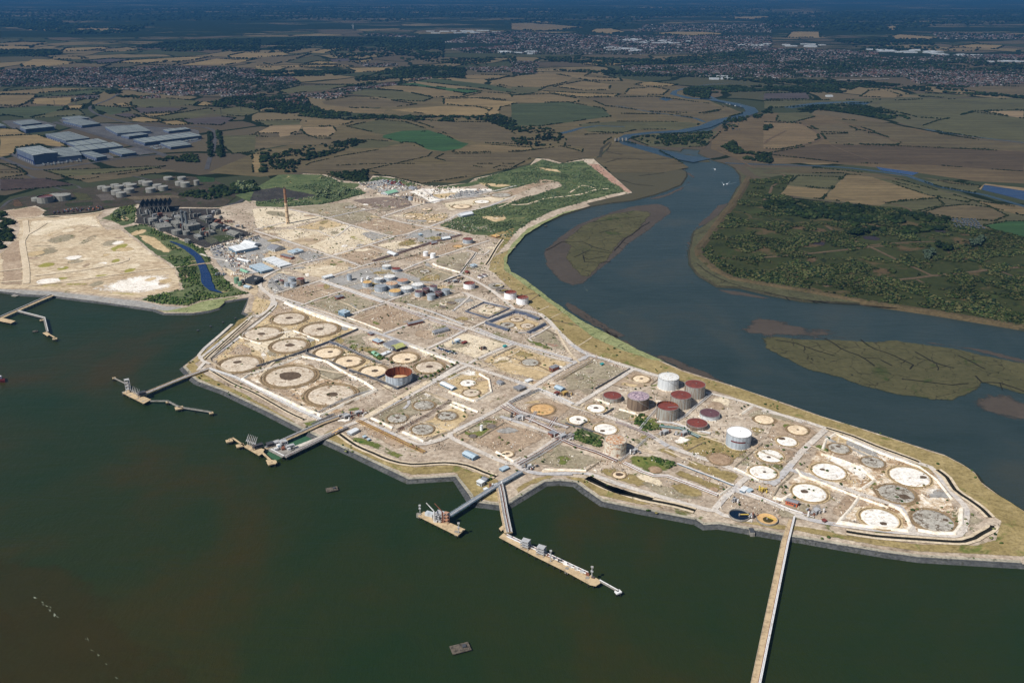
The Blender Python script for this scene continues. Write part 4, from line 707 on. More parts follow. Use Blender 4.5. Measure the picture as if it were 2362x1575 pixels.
river('railway', 'A2', '800,1430 815,1350 890,1290', [12,12], M_bank, 2.9)
# site ditches with pale edges
def ditch(reg, s, w_):
    P = W(reg, s); v, f = strip('', P, w_*2.6, None, ZR+0.5, 12); v2, f2 = strip('', P, w_, None, ZR+0.65, 12)
    return (v, f), (v2, f2)
ma, mbk = MB(), MB()
for r, s, w_ in (('C3','410,1360 560,1430 700,1490 900,1530 1000,1560',5),('C6','410,500 560,580 700,625 900,690 1200,750 1380,800',5),('C5','560,130 800,205 1000,290 1300,400 1400,440',4),('C5','1560,510 1650,580 1720,690 1850,780 1960,860 2040,940',5),('C5','740,1070 1000,1110 1400,1140 1800,1160 1960,1090 2050,1040 2055,1015',5),('C7','250,185 400,290 560,360 700,420 900,460 1200,445 1400,470 1550,530 1660,570',4),('B1','2230,690 2180,760 2110,880 2080,920',4),('C1','100,700 300,820 500,910 800,1080 950,1150',3),('C1','60,600 200,470 440,250',3)):
    a, b = ditch(r, s, w_); ma.add(*a); mbk.add(*b)
ma.build('ditch_lining', MATS['weathered_stone'] if False else M_track)['kind'] = 'structure'; mbk.build('ditch', M_gully)['kind'] = 'structure'
# foam lines, broken into flecks
FM = MB(); kf_ = 0
for s_, dens in (('-20,1300 20,1330 60,1362 110,1400 140,1430 190,1458 205,1490 255,1540 290,1590', .5), ('1346,660 1354,673 1376,696 1410,709 1445,727 1475,737 1510,750 1560,768', .45)):
    P = refine(W('N', s_, ZW), 5, 2.2, closed=False)
    for i in range(len(P)-1):
        if noise.noise((i*.13, kf_, 2.2)) < .12-.3*dens or random.random() < .15: continue
        for q in range(random.choice((1, 1, 2))):
            a = Vector(P[i])+Vector((random.gauss(0, 1.1), random.gauss(0, 1.1))); b = Vector(P[i+1])+Vector((random.gauss(0, 1.1), random.gauss(0, 1.1))); d = b-a
            if d.length < .5: continue
            n_ = Vector((-d.y, d.x)).normalized()*random.uniform(.15, .55); z = ZW+.12+.002*(kf_ % 40); kf_ += 1
            FM.add([(*a, z), (*(a+d*.5-n_), z), (*b, z), (*(a+d*.5+n_), z)], [(0, 1, 2, 3)])
FM.build('foam_line', gmat('foam', [S(96,108,92), S(150,158,142)], 20, 3))['kind'] = 'stuff'
# ================================================================ LABEL HELPER
MARK = {}                                      # landmarks: phrase -> photo pixel
def mark(phrase, reg, x, y): MARK[phrase] = PX(reg, x, y)
for ph, r, x, y in (('the big open rusty tank','C1',1805,750),('the tall white tank with the dark band','C3',1772,980),('the rust streaked cream tank','C3',660,1050),('the tall chimney','B1',280,520),
    ('the pink topped brown tank','C3',867,650),('the pale grey tank nearest the creek','C3',1140,470),('the low red roofed tank','C3',635,610),('the dark round settling basin','C6',1785,820),('the lone grey and rust tank','B1',1917,690),
    ('the green arched shed','C1',1600,520),('the red brick hall by the long trestle','C6',2270,700),('the old tank with ten rusty neighbours','B1',1230,1090) if 0 else ('the crowded middle tank group','B1',1350,1100),
    ('the eastern point of land','C5',2000,950),('the landward end of the long trestle','C5',245,940),('the small pier with two raised arms','C7',1550,700),('the pipe dock enclosing green water','C1',1080,1240),('the western corner of the sea wall','C1',60,660),
    ('the long white shed by the scrub','B1',1885,445),('the white car park','B1',1900,270),('the dark walled compound','C2',960,250),('the five small silos','B1',1470,325),('the brick shed beside the chalk rubble','C2',1320,655)): mark(ph, r, x, y)
_used = {}
def where(u, v, desc, skip=None):
    """single out one of many look-alikes by what it stands next to"""
    L = sorted((math.hypot(u-a, (v-b)*1.8), ph, a, b) for ph, (a, b) in MARK.items())
    for d, ph, a, b in L[:5]:
        dx, dy = u-a, (v-b)*1.8
        if d < 14: rel = 'beside'
        elif abs(dx) > 2*abs(dy): rel = 'right of' if dx > 0 else 'left of'
        elif abs(dy) > 2*abs(dx): rel = 'in front of' if dy > 0 else 'behind'
        else: rel = ('in front of and ' if dy > 0 else 'behind and ')+('right of' if dx > 0 else 'left of')
        lab = f'{desc} {rel} {ph}'
        if len(lab.split()) <= 16 and lab not in _used: _used[lab] = 1; return lab
    d, ph, a, b = L[0]
    for o_ in ('second', 'third', 'fourth', 'fifth', 'sixth', 'seventh', 'eighth'):
        lab = f'{o_} {desc} from {ph}'
        if lab not in _used: _used[lab] = 1; return lab
    return lab
# ================================================================ MATERIALS OF THINGS
GALV = pmat('galvanised_wall', S(176,186,196), S(136,144,152), 3, 0.55, streak=True, amt=0.6)
GALVR = pmat('grey_wall_rusting', S(158,158,152), S(120,96,74), 3.2, 0.7, streak=True, amt=0.6)
BROWNW = pmat('brown_wall', S(128,112,96), S(86,72,64), 3, 0.8, streak=True, amt=0.6)
CREAMR = pmat('cream_wall_rusting', S(212,206,190), S(156,106,68), 4, 0.7, amt=0.5)
WHITEP = pmat('white_paint', S(236,238,242), S(206,210,214), 3, 0.4, amt=0.2)
PALEG = pmat('pale_grey_paint', S(204,210,214), S(166,172,176), 3, 0.55, streak=True, amt=0.5)
DKBR = pmat('dark_brown_wall', S(96,66,60), S(64,50,48), 3, 0.8, streak=True, amt=0.5)
R_RUST = pmat('rust_roof', S(126,66,58), S(98,58,54), 6, 0.85, amt=0.5)
R_WHITE = pmat('white_roof', S(250,250,250), S(226,226,226), 8, 0.6, amt=0.3)
R_PINK = pmat('peeling_pink_roof', S(206,184,190), S(96,84,104), 2.4, 0.8, amt=0.65)
R_GREY = pmat('grey_roof', S(150,158,166), S(122,128,134), 5, 0.7, amt=0.5)
R_PALE = pmat('pale_stained_roof', S(228,230,228), S(180,164,146), 3, 0.7, amt=0.45)
R_CREAM = pmat('cream_rust_roof', S(214,206,186), S(176,120,76), 3, 0.75, amt=0.7)
R_ORNG = pmat('orange_roof', S(218,182,120), S(180,134,78), 3, 0.75, amt=0.55)
R_SALM = pmat('salmon_rust_roof', S(190,130,96), S(160,150,140), 3, 0.8, amt=0.6)
R_PURP = pmat('purple_brown_roof', S(104,74,80), S(84,60,64), 5, 0.85, amt=0.5)
RIMM = pmat('steel_rim', S(150,150,148), None, 2, 0.6)
INRUST = pmat('rusty_inside', S(136,78,52), S(78,40,32), 3, 0.9, streak=True, amt=0.6)
FLOORS = pmat('sandy_tank_floor', S(216,190,150), S(190,156,116), 4, 1, amt=0.5)
STEEL = pmat('steel_pipe', S(176,178,180), S(140,120,104), 4, 0.5, amt=0.35)
WPIPE = pmat('white_pipe', S(226,226,226), S(186,180,172), 6, 0.45, amt=0.3)
RPIPE = pmat('rusty_pipe', S(132,86,68), S(96,70,60), 4, 0.8, amt=0.5)
DSTEEL = pmat('dark_steel', S(70,74,80), S(96,80,70), 4, 0.7, amt=0.4)
DARKV = pmat('dark_steelwork', S(52,56,60), S(70,70,70), 4, 0.7, amt=0.4)
CONC = pmat('pier_concrete', S(196,174,140), S(160,140,112), 7, 0.9, amt=0.5)
CONCG = pmat('grey_concrete', S(150,146,138), S(112,108,102), 6, 0.9, amt=0.5)
PILE = pmat('pile_timber', S(52,50,44), S(34,34,30), 2, 0.9, amt=0.5)
BRICK = pmat('red_brick', S(150,96,76), S(120,80,66), 1.5, 0.9, amt=0.4)
BRICKO = pmat('orange_brick', S(190,104,70), S(160,90,64), 1.5, 0.9, amt=0.3)
SHEETW = pmat('pale_sheet_wall', S(190,196,200), S(150,156,162), 4, 0.6, streak=True, amt=0.4)
SHEETB = pmat('blue_grey_sheet', S(120,146,166), S(96,118,136), 4, 0.6, streak=True, amt=0.4)
ROOFG = pmat('grey_sheet_roof', S(134,136,142), S(110,112,118), 5, 0.7, amt=0.4)
ROOFB = pmat('pale_blue_roof', S(176,194,206), S(146,164,176), 5, 0.6, amt=0.4)
ROOFW = pmat('white_sheet_roof', S(222,226,228), S(186,190,192), 6, 0.6, amt=0.35)
ROOFGR = pmat('green_sheet_roof', S(140,186,158), S(110,150,128), 5, 0.6, amt=0.4)
ROOFY = pmat('mossy_yellow_roof', S(178,180,112), S(130,136,110), 5, 0.8, amt=0.5)
WARER = pmat('warehouse_roof', S(122,130,130), S(104,112,114), 30, 0.8, amt=0.4)
WAREW = pmat('warehouse_wall', S(86,98,118), S(70,80,98), 20, 0.7, amt=0.4)
WARED = pmat('warehouse_band', S(28,44,84), S(24,38,70), 20, 0.7, amt=0.3)
GLASS = pmat('dark_glass', S(46,58,72), S(36,46,58), 3, 0.2, amt=0.2, spec=0.5)
TEAL = pmat('teal_paint', S(60,150,150), None, 2, 0.6)
YELL = pmat('yellow_paint', S(214,186,90), None, 2, 0.6)
GREENP = pmat('green_paint', S(110,150,122), S(84,116,96), 3, 0.6, amt=0.4)
DGREY = pmat('weathered_dark_tank', S(128,130,126), S(88,86,82), 3, 0.8, streak=True, amt=0.5)
DROOF = pmat('weathered_dark_roof', S(132,132,126), S(92,92,86), 5, 0.8, amt=0.5)
MPAD = dict(
 pale=gmat('tank_base_pale', [S(176,160,140), S(206,192,172), S(226,216,200)], 18, 3.5, extra=[(S(146,122,98), 9, 0.55, 0.07), (S(240,230,214), 14, 0.62, 0.05)]),
 white=gmat('tank_base_white', [S(218,212,202), S(238,234,226), S(250,248,244)], 22, 3.5, extra=[(S(188,170,148), 9, 0.58, 0.06), (S(170,168,164), 20, 0.6, 0.08)]),
 cream=gmat('tank_base_cream', [S(206,182,150), S(226,206,176), S(240,224,200)], 18, 3.5, extra=[(S(176,148,118), 7, 0.62, 0.05)]),
 grey=gmat('tank_base_grey', [S(150,144,132), S(174,170,160), S(194,190,182)], 16, 3.5, extra=[(S(112,100,86), 7, 0.52, 0.06), (S(220,216,208), 11, 0.62, 0.04)]),
 dim=gmat('tank_base_dim', [S(128,116,98), S(148,136,118), S(164,154,138)], 16, 3.5, extra=[(S(112,106,84), 7, 0.58, 0.05)]),
 orange=gmat('tank_base_orange', [S(184,152,116), S(204,164,112), S(222,190,144)], 14, 3.5, extra=[(S(140,120,96), 7, 0.6, 0.05)]),
 brown=gmat('tank_base_brown', [S(136,110,88), S(160,136,112), S(178,156,132)], 14, 3.5),
 dark=gmat('tank_base_dark', [S(96,88,82), S(116,108,102), S(136,128,120)], 10, 3.5))
M_scar = gmat('trampled_earth', [S(120,100,76), S(148,126,98), S(172,150,120)], 20, 4, fade=0.85)
M_ring = gmat('earth_ring', [S(110,94,70), S(132,114,88), S(156,138,108)], 12, 3)
M_spot = gmat('sump_earth', [S(84,70,58), S(108,92,76)], 6, 2)
ZG = ZR + 0.1          # standing height of things on the site
# ================================================================ TANK BASES
def pad(reg, x, y, wd, kind, spot=None, ring=True, desc=None, rings=1):
    u, v = PX(reg, x, y); c = G(u, v, ZG); r = wd/3.92/2*mpp(u, v)
    names = dict(pale='pale earth tank base', white='chalk white tank base', cream='cream coloured tank base', grey='grey round tank base', dim='faint overgrown tank base', orange='orange stained tank base', brown='brown earth tank base', dark='small dark round tank base')
    lab = desc or where(u, v, names[kind])
    e = empty('tank_base', (c[0], c[1], ZG), lab, 'tank base', 'empty round tank bases')
    if r > 6 and kind != 'dim':
        sheet('trampled_ground', [(c[0]+r*1.42*(1+.12*noise.noise((math.cos(i*.35)*2, math.sin(i*.35)*2, c[0])))*math.cos(i*.35), c[1]+r*1.38*math.sin(i*.35)) for i in range(18)], M_scar if kind != 'white' else M_ochre, ZR+.06+.0005*len(_used), fade=r*.3, jit=1, step=6)
    n = 40; P = [(r*(1+.02*noise.noise((i*.9, c[0], 1)))*math.cos(2*math.pi*i/n), r*(1+.02*noise.noise((i*.9, c[0], 1)))*math.sin(2*math.pi*i/n)) for i in range(n)]
    mb = MB(); v_ = [(0, 0, 0.75)] + [(p[0]*.92, p[1]*.92, 0.6) for p in P] + [(*p, 0.0) for p in P]
    mb.add(v_, [(0, 1+i, 1+(i+1) % n) for i in range(n)] + [(1+i, 1+n+i, 1+n+(i+1) % n, 1+(i+1) % n) for i in range(n)]).build('pad', MPAD[kind], e)
    if ring:
        for q in range(rings):
            k = 1.10 + 0.13*q; m2 = MB(); m2.ribbon([(p[0]*k*(1+0.015*noise.noise((i*.7, c[0], q))), p[1]*k*(1+0.015*noise.noise((i*.7, c[1], 5)))) for i, p in enumerate(P)], r*0.09, -0.05, 0.7, r*0.035, True); m2.build('ring_bank', M_ring, e)
    if spot:
        sx_, sy_, sr = spot; m3 = MB(); m3.v = []; Q = []
        for i in range(14):
            a = 2*math.pi*i/14; q = sr*r*(1+0.25*noise.noise((math.cos(a)*2, math.sin(a)*2, c[0])))
            Q.append((sx_*r+q*1.2*math.cos(a), sy_*r+q*math.sin(a)))
        m3.prism(Q, 0.5, 0.95).build('sump', M_spot, e)
    return e
PADS = [('C1',810,215,270,'pale',(0,.05,.2)),('C1',570,350,300,'pale',(-.05,-.1,.2)),('C1',1090,312,300,'pale',(0,0,.18)),('C1',812,458,295,'pale',(.05,0,.25)),('C1',367,625,330,'pale',(-.2,.2,.2)),
 ('C1',820,735,420,'pale',(0,0,.42)),('C1',1190,903,400,'pale',(.05,0,.22)),('C1',1165,523,222,'cream',(.15,.1,.2)),('C1',1350,600,230,'cream',(.05,0,.2)),('C1',1577,690,225,'cream',(.1,0,.25)),('C1',1857,570,222,'cream',(.25,-.4,.2)),
 ('C1',2080,652,240,'pale',(0,0,.22)),('C1',2030,997,180,'grey',None),('C1',1790,1115,170,'grey',(.05,0,.2)),('C1',2020,1215,190,'grey',None),('C1',2240,1092,170,'grey',(.1,0,.2)),
 ('C2',1110,610,150,'grey',(.5,-.3,.15)),('C2',548,797,138,'white',(0,0,.2)),('C2',578,885,145,'pale',(0,0,.2)),('C2',1220,1035,210,'orange',None),('C2',1545,1130,165,'white',(0,0,.2)),('C2',1705,1025,158,'white',(0,0,.25)),
 ('C2',1790,1213,200,'white',(-.3,-.4,.2)),('C2',903,1438,110,'cream',(0,0,.3)),('C2',762,1190,90,'dark',None),('C2',590,1278,70,'dark',None),('C2',2115,760,145,'cream',(0,0,.2)),('C2',1622,870,105,'dim',None),('C2',1645,690,85,'dim',None),
 ('C2',1545,748,95,'dim',None),('C2',1760,775,100,'dim',None),('C2',990,222,115,'pale',(0,0,.3)),('C2',905,272,125,'grey',(0,0,.3)),('C2',1085,280,115,'pale',(.1,-.1,.25)),('C2',1185,410,100,'dim',None),('C2',745,108,70,'pale',None),('C2',395,75,70,'dark',None),
 ('C3',700,1313,115,'cream',(0,0,.5)),('C3',2010,812,165,'cream',None),('C3',2215,1010,170,'white',(-.4,.5,.3)),('C3',2065,1140,220,'white',(-.2,-.3,.15)),('C3',2000,1290,230,'white',(.1,0,.12)),('C3',1025,1265,105,'brown',None),('C3',1610,1170,190,'brown',None),('C3',1555,1445,80,'brown',None),
 ('C5',305,122,175,'cream',(0,-.05,.12)),('C5',680,290,180,'grey',(0,.3,.2)),('C5',985,415,190,'grey',(0,.3,.15)),('C5',588,498,281,'white',(-.35,.2,.15)),('C5',1318,545,332,'white',(.7,-.1,.15)),('C5',412,690,290,'white',(-.3,.1,.2)),
 ('C5',1198,698,300,'grey',(.3,-.4,.25)),('C5',1047,926,317,'white',(0,-.5,.16)),('C5',1530,940,340,'grey',(.65,0,.12)),
 ('B1',988,848,60,'pale',None),('B1',860,383,110,'grey',None),('B1',1860,378,150,'cream',(0,0,.2)),('B1',2045,335,130,'white',(0,0,.15)),('B1',2220,275,170,'grey',None),('B1',1400,470,90,'cream',(0,0,.35)),('B1',1503,488,75,'cream',(0,0,.35)),
 ('B1',1570,453,75,'cream',(0,0,.35)),('B1',1660,473,75,'cream',(0,0,.35)),('B1',1597,513,75,'cream',(0,0,.35)),('B1',1545,403,80,'cream',(0,0,.35)),('B1',1828,738,85,'orange',None),('B1',1690,905,90,'dim',None),('B1',1845,905,90,'dim',None),
 ('B1',1820,945,80,'dim',None),('B1',1530,962,95,'grey',(0,0,.3)),('B1',1770,1250,70,'dark',None),('B1',1690,1285,60,'dark',None),('B1',870,515,90,'dim',None),('B1',1160,400,130,'dim',None),('B1',1420,1210,50,'pale',None)]
for i, (r, x, y, wd, k, sp) in enumerate(PADS): pad(r, x, y, wd, k, sp, ring=k not in ('dim', 'brown'), rings=2 if wd > 210 and r == 'C1' else 1)
# ================================================================ TANKS
def tank(reg, x, ytop, ybase, wd, wall, roof, label, kind='cone', bandm=None, stair=True, group='storage tanks', cat='storage tank', name='storage_tank'):
    """x, ytop: centre of the roof ellipse; ybase: centre of the base ellipse; wd: width, all in zoomed pixels"""
    ub, vb = PX(reg, x, ybase); ut, vt = PX(reg, x, ytop)
    c = G(ub, vb, ZG); H = hgt(ub, vb, vb-vt); r = wd/3.92/2*mpp(ub, vb)*0.985
    z0 = 3.2 if reg != 'B0' else 2.6
    e = empty(name, (c[0], c[1], ZG-0.4), label, cat, group); H += 0.4
    n = 48 if r > 8 else 24
    mb = MB()
    A = [2*math.pi*i/n for i in range(n)]
    # shell of courses, each a little proud, with stiffening ribs
    rib = [1.0 + (0.012 if i % 3 == 0 else 0) for i in range(n)]
    prof = [(r, 0), (r, H)] if kind != 'open' else [(r, 0), (r, H), (r*0.975, H), (r*0.975, 0.8)]
    v = []; f = []
    for rr, z in prof:
        v += [(rr*rib[i]*math.cos(A[i]), rr*rib[i]*math.sin(A[i]), z) for i in range(n)]
    if kind != 'open':
        f = [(i, (i+1) % n, n+(i+1) % n, n+i) for i in range(n)]; mb.add(v, f).build('wall', wall, e)
    else:
        mb.add(v[:2*n], [(i, (i+1) % n, n+(i+1) % n, n+i) for i in range(n)]).build('wall', wall, e)
        m2 = MB(); m2.add(v[2*n:], [(i, (i+1) % n, n+(i+1) % n, n+i)[::-1] for i in range(n)])
        m2.build('inner_wall', INRUST, e); m3 = MB(); m3.cyl(0, 0, 0.2, 0.9, r*0.97, n=n).build('floor', roof, e)
    rm = MB(); rm.ribbon([(r*1.0*math.cos(a), r*1.0*math.sin(a)) for a in A], max(0.5, r*0.03), H-0.35, H+0.15, 0.0, True); rm.build('rim', RIMM if kind != 'open' else INRUST, e)
    if kind in ('cone', 'dome'):
        hh = r*0.07; R_ = MB(); vv = [(0, 0, H+hh)] + [(r*.55*math.cos(a), r*.55*math.sin(a), H+hh*(.5 if kind == 'cone' else .8)) for a in A] + [(r*.985*math.cos(a), r*.985*math.sin(a), H) for a in A]
        ff = [(0, 1+i, 1+(i+1) % n) for i in range(n)] + [(1+i, 1+n+i, 1+n+(i+1) % n, 1+(i+1) % n) for i in range(n)]
        rf_ = R_.add(vv, ff).build('roof', roof, e)
        if r > 5:
            q = MB(); q.cyl(r*.1, 0, H+hh*.8, H+hh+0.8, 0.5, n=8).build('roof_vent', RIMM, rf_)
            m = MB()
            for k in range(0, n, 3): m.bar((r*.97*math.cos(A[k]), r*.97*math.sin(A[k]), H), (r*.97*math.cos(A[k]), r*.97*math.sin(A[k]), H+1.1), .05, 4)
            m.tube([(r*.97*math.cos(a), r*.97*math.sin(a), H+1.1) for a in A+[A[0]]], 0.06, 4).build('handrail', STEEL, rf_)
    elif kind == 'float':           # floating roof sunk inside the shell
        R_ = MB(); d = min(H*0.2, 3.0); rf_ = R_.cyl(0, 0, H-d-0.3, H-d, r*0.965, n=n).build('roof', roof, e)
        iw = MB(); iw.add([(r*.975*math.cos(a), r*.975*math.sin(a), H-d-.3) for a in A]+[(r*.975*math.cos(a), r*.975*math.sin(a), H) for a in A], [(i, (i+1) % n, n+(i+1) % n, n+i)[::-1] for i in range(n)]).build('inner_wall', INRUST, e)
        q = MB(); q.bar((r*.9, -.2*r, H), (0, 0, H-d+.4), .2, 4).build('roof_ladder', STEEL, rf_)
    if stair and r > 7:
        s_ = MB(); k = 30; a0 = -0.2; path = [(r*1.03*math.cos(a0-1.6*i/k), r*1.03*math.sin(a0-1.6*i/k), 0.3+(H-0.3)*i/k) for i in range(k+1)]
        s_.tube(path, 0.28, 4).build('stairway', STEEL, e)
    if bandm:
        b = MB(); k = 16; vv = []
        for i in range(k+1):
            a = -math.pi/2-0.62+1.3*i/k+0.02; vv += [(r*1.02*math.cos(a), r*1.02*math.sin(a), H*.50), (r*1.02*math.cos(a), r*1.02*math.sin(a), H*.60)]
        b.add(vv, [(2*i, 2*i+2, 2*i+3, 2*i+1) for i in range(k)]).build('name_band', bandm, e)
    pd = MB(); pd.cyl(0, 0, -0.2, 0.35, r*1.09, r*1.04, n=n).build('foundation', MPAD['pale'] if reg != 'B0' else M_dasph, e)
    return e
BAND = pmat('dark_red_band', S(110,50,46), S(90,44,42), 2, 0.8)
T = [
 ('C3',1140,426,515,190,PALEG,R_PALE,'tall pale grey tank with blotched roof, standing nearest the creek bank','cone'),
 ('C3',1377,494,595,185,GALVR,R_RUST,'tall grey tank with rust red roof at the right rear of its group','cone'),
 ('C3',1250,592,688,190,GALVR,R_RUST,'tank with rust red roof and rusty upper wall in the middle of its group','cone'),
 ('C3',1130,688,789,200,GALVR,R_RUST,'tall striped grey tank whose sunken rust red roof has white flecks','float'),
 ('C3',867,600,699,197,BROWNW,R_PINK,'brown walled tank with peeling pinkish white roof','cone'),
 ('C3',635,595,630,170,GALVR,R_RUST,'low grey tank with dark red roof at the left of the group','cone'),
 ('C3',1515,754,785,180,PALEG,R_PURP,'low pale tank with purple brown roof behind the other low tank','cone'),
 ('C3',1400,843,876,190,BROWNW,R_RUST,'low brown tank with rust red roof in front of the group','cone'),
 ('C3',1772,927,1034,220,GALV,R_WHITE,'large grey tank with bright white roof and dark red band on its wall','dome'),
 ('C3',660,995,1106,200,CREAMR,R_CREAM,'tall cream tank streaked with rust, alone beside the green thicket','cone'),
 ('C1',1805,700,775,242,GALV,FLOORS,'very wide roofless grey tank, rusty inside with sand on its floor','open'),
 ('B1',1184,912,938,84,GALV,R_PALE,'white roofed grey tank next to a red roofed one, north of the middle group','cone'),
 ('B1',1270,938,960,84,GALV,R_RUST,'red roofed grey tank right of a white roofed one, north of the middle group','cone'),
 ('B1',848,995,1043,46,GALV,R_GREY,'tall slim grey tank standing alone left of the middle group','cone'),
 ('B1',962,1026,1058,24,WHITEP,R_WHITE,'left one of two little white tanks behind the yellow roofed tank','cone'),
 ('B1',1014,1012,1036,28,WHITEP,R_WHITE,'right one of two little white tanks behind the yellow roofed tank','cone'),
 ('B1',1211,1008,1035,110,GALV,R_PALE,'wide grey tank with white roof, rearmost of the middle group','cone'),
 ('B1',1112,1028,1060,84,GALV,R_PALE,'grey tank with white roof just right of the yellow roofed tank','cone'),
 ('B1',1328,1042,1068,108,GALV,R_SALM,'wide grey tank with salmon rust roof in the middle group','cone'),
 ('B1',1010,1060,1097,86,GALV,R_ORNG,'grey tank with yellow orange roof at the left of the middle group','cone'),
 ('B1',1230,1072,1106,112,GALV,R_CREAM,'wide grey tank with cream and rust roof in the centre of the middle group','cone'),
 ('B1',1462,1080,1109,112,GALV,R_PALE,'wide grey tank with pale roof at the right rear of the middle group','cone'),
 ('B1',1128,1095,1136,108,GALV,R_GREY,'wide tank grey on wall and roof, in front of the white roofed one','cone'),
 ('B1',1608,1098,1138,72,GALV,R_PURP,'slim grey tank with brown roof, rearmost of the seven slim ones','cone'),
 ('B1',1362,1112,1143,112,GALV,R_PALE,'wide grey tank with pale roof, front right of the wide tanks','cone'),
 ('B1',1540,1120,1165,72,DKBR,R_PURP,'dark brown slim tank behind the leftmost slim grey one','cone'),
 ('B1',1718,1128,1172,76,GALV,R_GREY,'slim grey tank at the right end of the middle group','cone'),
 ('B1',1260,1138,1174,110,GALV,R_ORNG,'wide grey tank with cream orange roof, frontmost of the wide tanks','cone'),
 ('B1',1476,1145,1185,76,GALV,R_PURP,'slim grey tank with brown roof, leftmost of the slim ones','cone'),
 ('B1',1652,1150,1190,72,DKBR,R_PURP,'dark brown slim tank at the right of the slim ones','cone'),
 ('B1',1588,1172,1216,76,GALV,R_GREY,'slim grey tank, frontmost of the middle group','cone'),
 ('B1',1917,670,704,92,GALV,R_RUST,'grey tank with rust roof standing alone near the creek bend','cone'),
 ('B1',1536,788,823,48,WHITEP,R_WHITE,'left one of two small white tanks by the pipe corridor','cone'),
 ('B1',1602,803,840,50,WHITEP,R_WHITE,'right one of two small white tanks by the pipe corridor','cone'),
 ('B1',1930,1068,1110,106,WHITEP,R_RUST,'white tank with sunken red roof, leftmost of the three by the creek','float'),
 ('B1',2302,1150,1203,112,WHITEP,R_RUST,'white tank with sunken red roof, middle one of the three by the creek','float'),
 ('B2',97,1197,1250,112,WHITEP,R_RUST,'white tank with sunken red roof, nearest the water of the three','float'),
 ('B1',2028,1003,1020,46,WHITEP,R_PURP,'small low white tank, left of a similar pair near the creek','float'),
 ('B1',2068,992,1008,46,WHITEP,R_PURP,'small low white tank, right of a similar pair near the creek','float'),
 ('B1',326,1022,1052,66,GALV,R_GREY,'grey tank at the back of the small western cluster','cone'),
 ('B1',236,1046,1078,45,GALVR,R_RUST,'slim rust topped tank at the left of the small western cluster','cone'),
 ('B1',408,1030,1078,74,BROWNW,R_RUST,'rusty brown tank at the right of the small western cluster','cone'),
 ('B1',283,1066,1098,50,GALV,R_GREY,'slim grey tank in front of the rust topped one, western cluster','cone'),
 ('B1',340,1070,1103,60,GALV,R_GREY,'grey tank at the front of the small western cluster','cone'),
 ('B1',1400,292,322,40,GALV,R_GREY,'blue grey silo at the left end of the silo row','cone'),
 ('B1',1436,305,330,28,CREAMR,R_CREAM,'first cream silo beside the blue grey one','cone'),
 ('B1',1465,311,335,28,CREAMR,R_CREAM,'second cream silo of the row','cone'),
 ('B1',1494,318,341,28,CREAMR,R_CREAM,'third cream silo of the row','cone'),
 ('B1',1524,325,347,28,CREAMR,R_CREAM,'cream silo at the right end of the silo row','cone'),
 ('C2',668,1180,1222,28,WHITEP,R_WHITE,'slender white vertical tank standing on a round slab','cone'),
]
for t in T: tank(*t[:8], kind=t[8])
list(bpy.data.objects)  # keep order
bpy.data.objects['storage_tank.008']
for o in [x for x in COL.objects if x.get('label', '').startswith('large grey tank with bright white roof')]:
    wl = [c for c in o.children if c.name.startswith('wall')][0]; H = max(v.co.z for v in wl.data.vertices); r = max(v.co.x for v in wl.data.vertices)
    b = MB(); k = 16; vv = []
    for i in range(k+1):
        a = -1.86-0.6+1.2*i/k; vv += [(r*1.012*math.cos(a), r*1.012*math.sin(a), H*.56), (r*1.012*math.cos(a), r*1.012*math.sin(a), H*.66)]
    b.add(vv, [(2*i, 2*i+2, 2*i+3, 2*i+1) for i in range(k)]).build('name_band', BAND, o)
ET = [(335,300,318,90,'at the far left, half hidden behind the open topped one'),(415,285,330,138,'with a dark open top at the far left'),(500,268,296,90,'half hidden behind the widest closed tank'),(572,272,308,138,'widest closed one, right of the open topped one'),
 (920,195,212,70,'small one at the left end of the tight cluster'),(968,203,230,76,'in front of the small one at the cluster left end'),(1040,178,198,70,'behind the cluster, second from its left'),(1080,190,210,82,'behind the two paired front tanks'),(1150,168,186,70,'behind the cluster, close to its widest tank'),
 (1190,178,200,92,'widest one at the back of the cluster'),(1055,233,262,88,'left one of the front pair in the cluster'),(1172,218,246,88,'right of the front pair in the cluster'),(1100,250,282,88,'frontmost one of the cluster'),(1285,146,166,60,'small one behind the cluster right end'),
 (1335,155,178,90,'standing apart behind the cluster right end'),(1425,180,206,78,'middle one of the three right of the cluster'),(1365,212,240,86,'frontmost of the three right of the cluster'),(1478,195,224,84,'rightmost of the three right of the cluster'),
 (1520,112,128,76,'far back one left of the last four'),(1645,112,128,72,'rearmost of the four by the green field'),(1625,153,178,76,'left one of the four by the green field'),(1677,162,192,82,'frontmost of the four by the green field'),(1780,143,178,48,'slim one at the right of the green field')]
DEPW = pmat('depot_tank_wall', S(136,136,130), S(106,104,98), 3, 0.8, streak=True, amt=0.4); DEPR = pmat('depot_tank_roof', S(144,144,138), S(112,112,106), 5, 0.8, amt=0.4)
for x, yt, yb, wd, l in ET:
    tank('B0', x, yt, yb+6, wd, DEPW, DEPR if 'dark open' not in l else R_PURP, 'dull grey storage tank '+l, kind='cone' if 'dark open' not in l else 'float', group='tanks of the fuel depot beyond the site', stair=False)
PT = [(1384,485,520,80,'round water tank left of the twin stacks'),(1600,590,625,88,'wide round tank in front of the twin stacks'),(1688,600,630,62,'smaller round tank right of the wide one, below the stacks')]
for x, yt, yb, wd, l in PT: tank('B0', x, yt, yb, wd, DGREY, DROOF, 'grey '+l, kind='cone', group='tanks of the power station', stair=False)
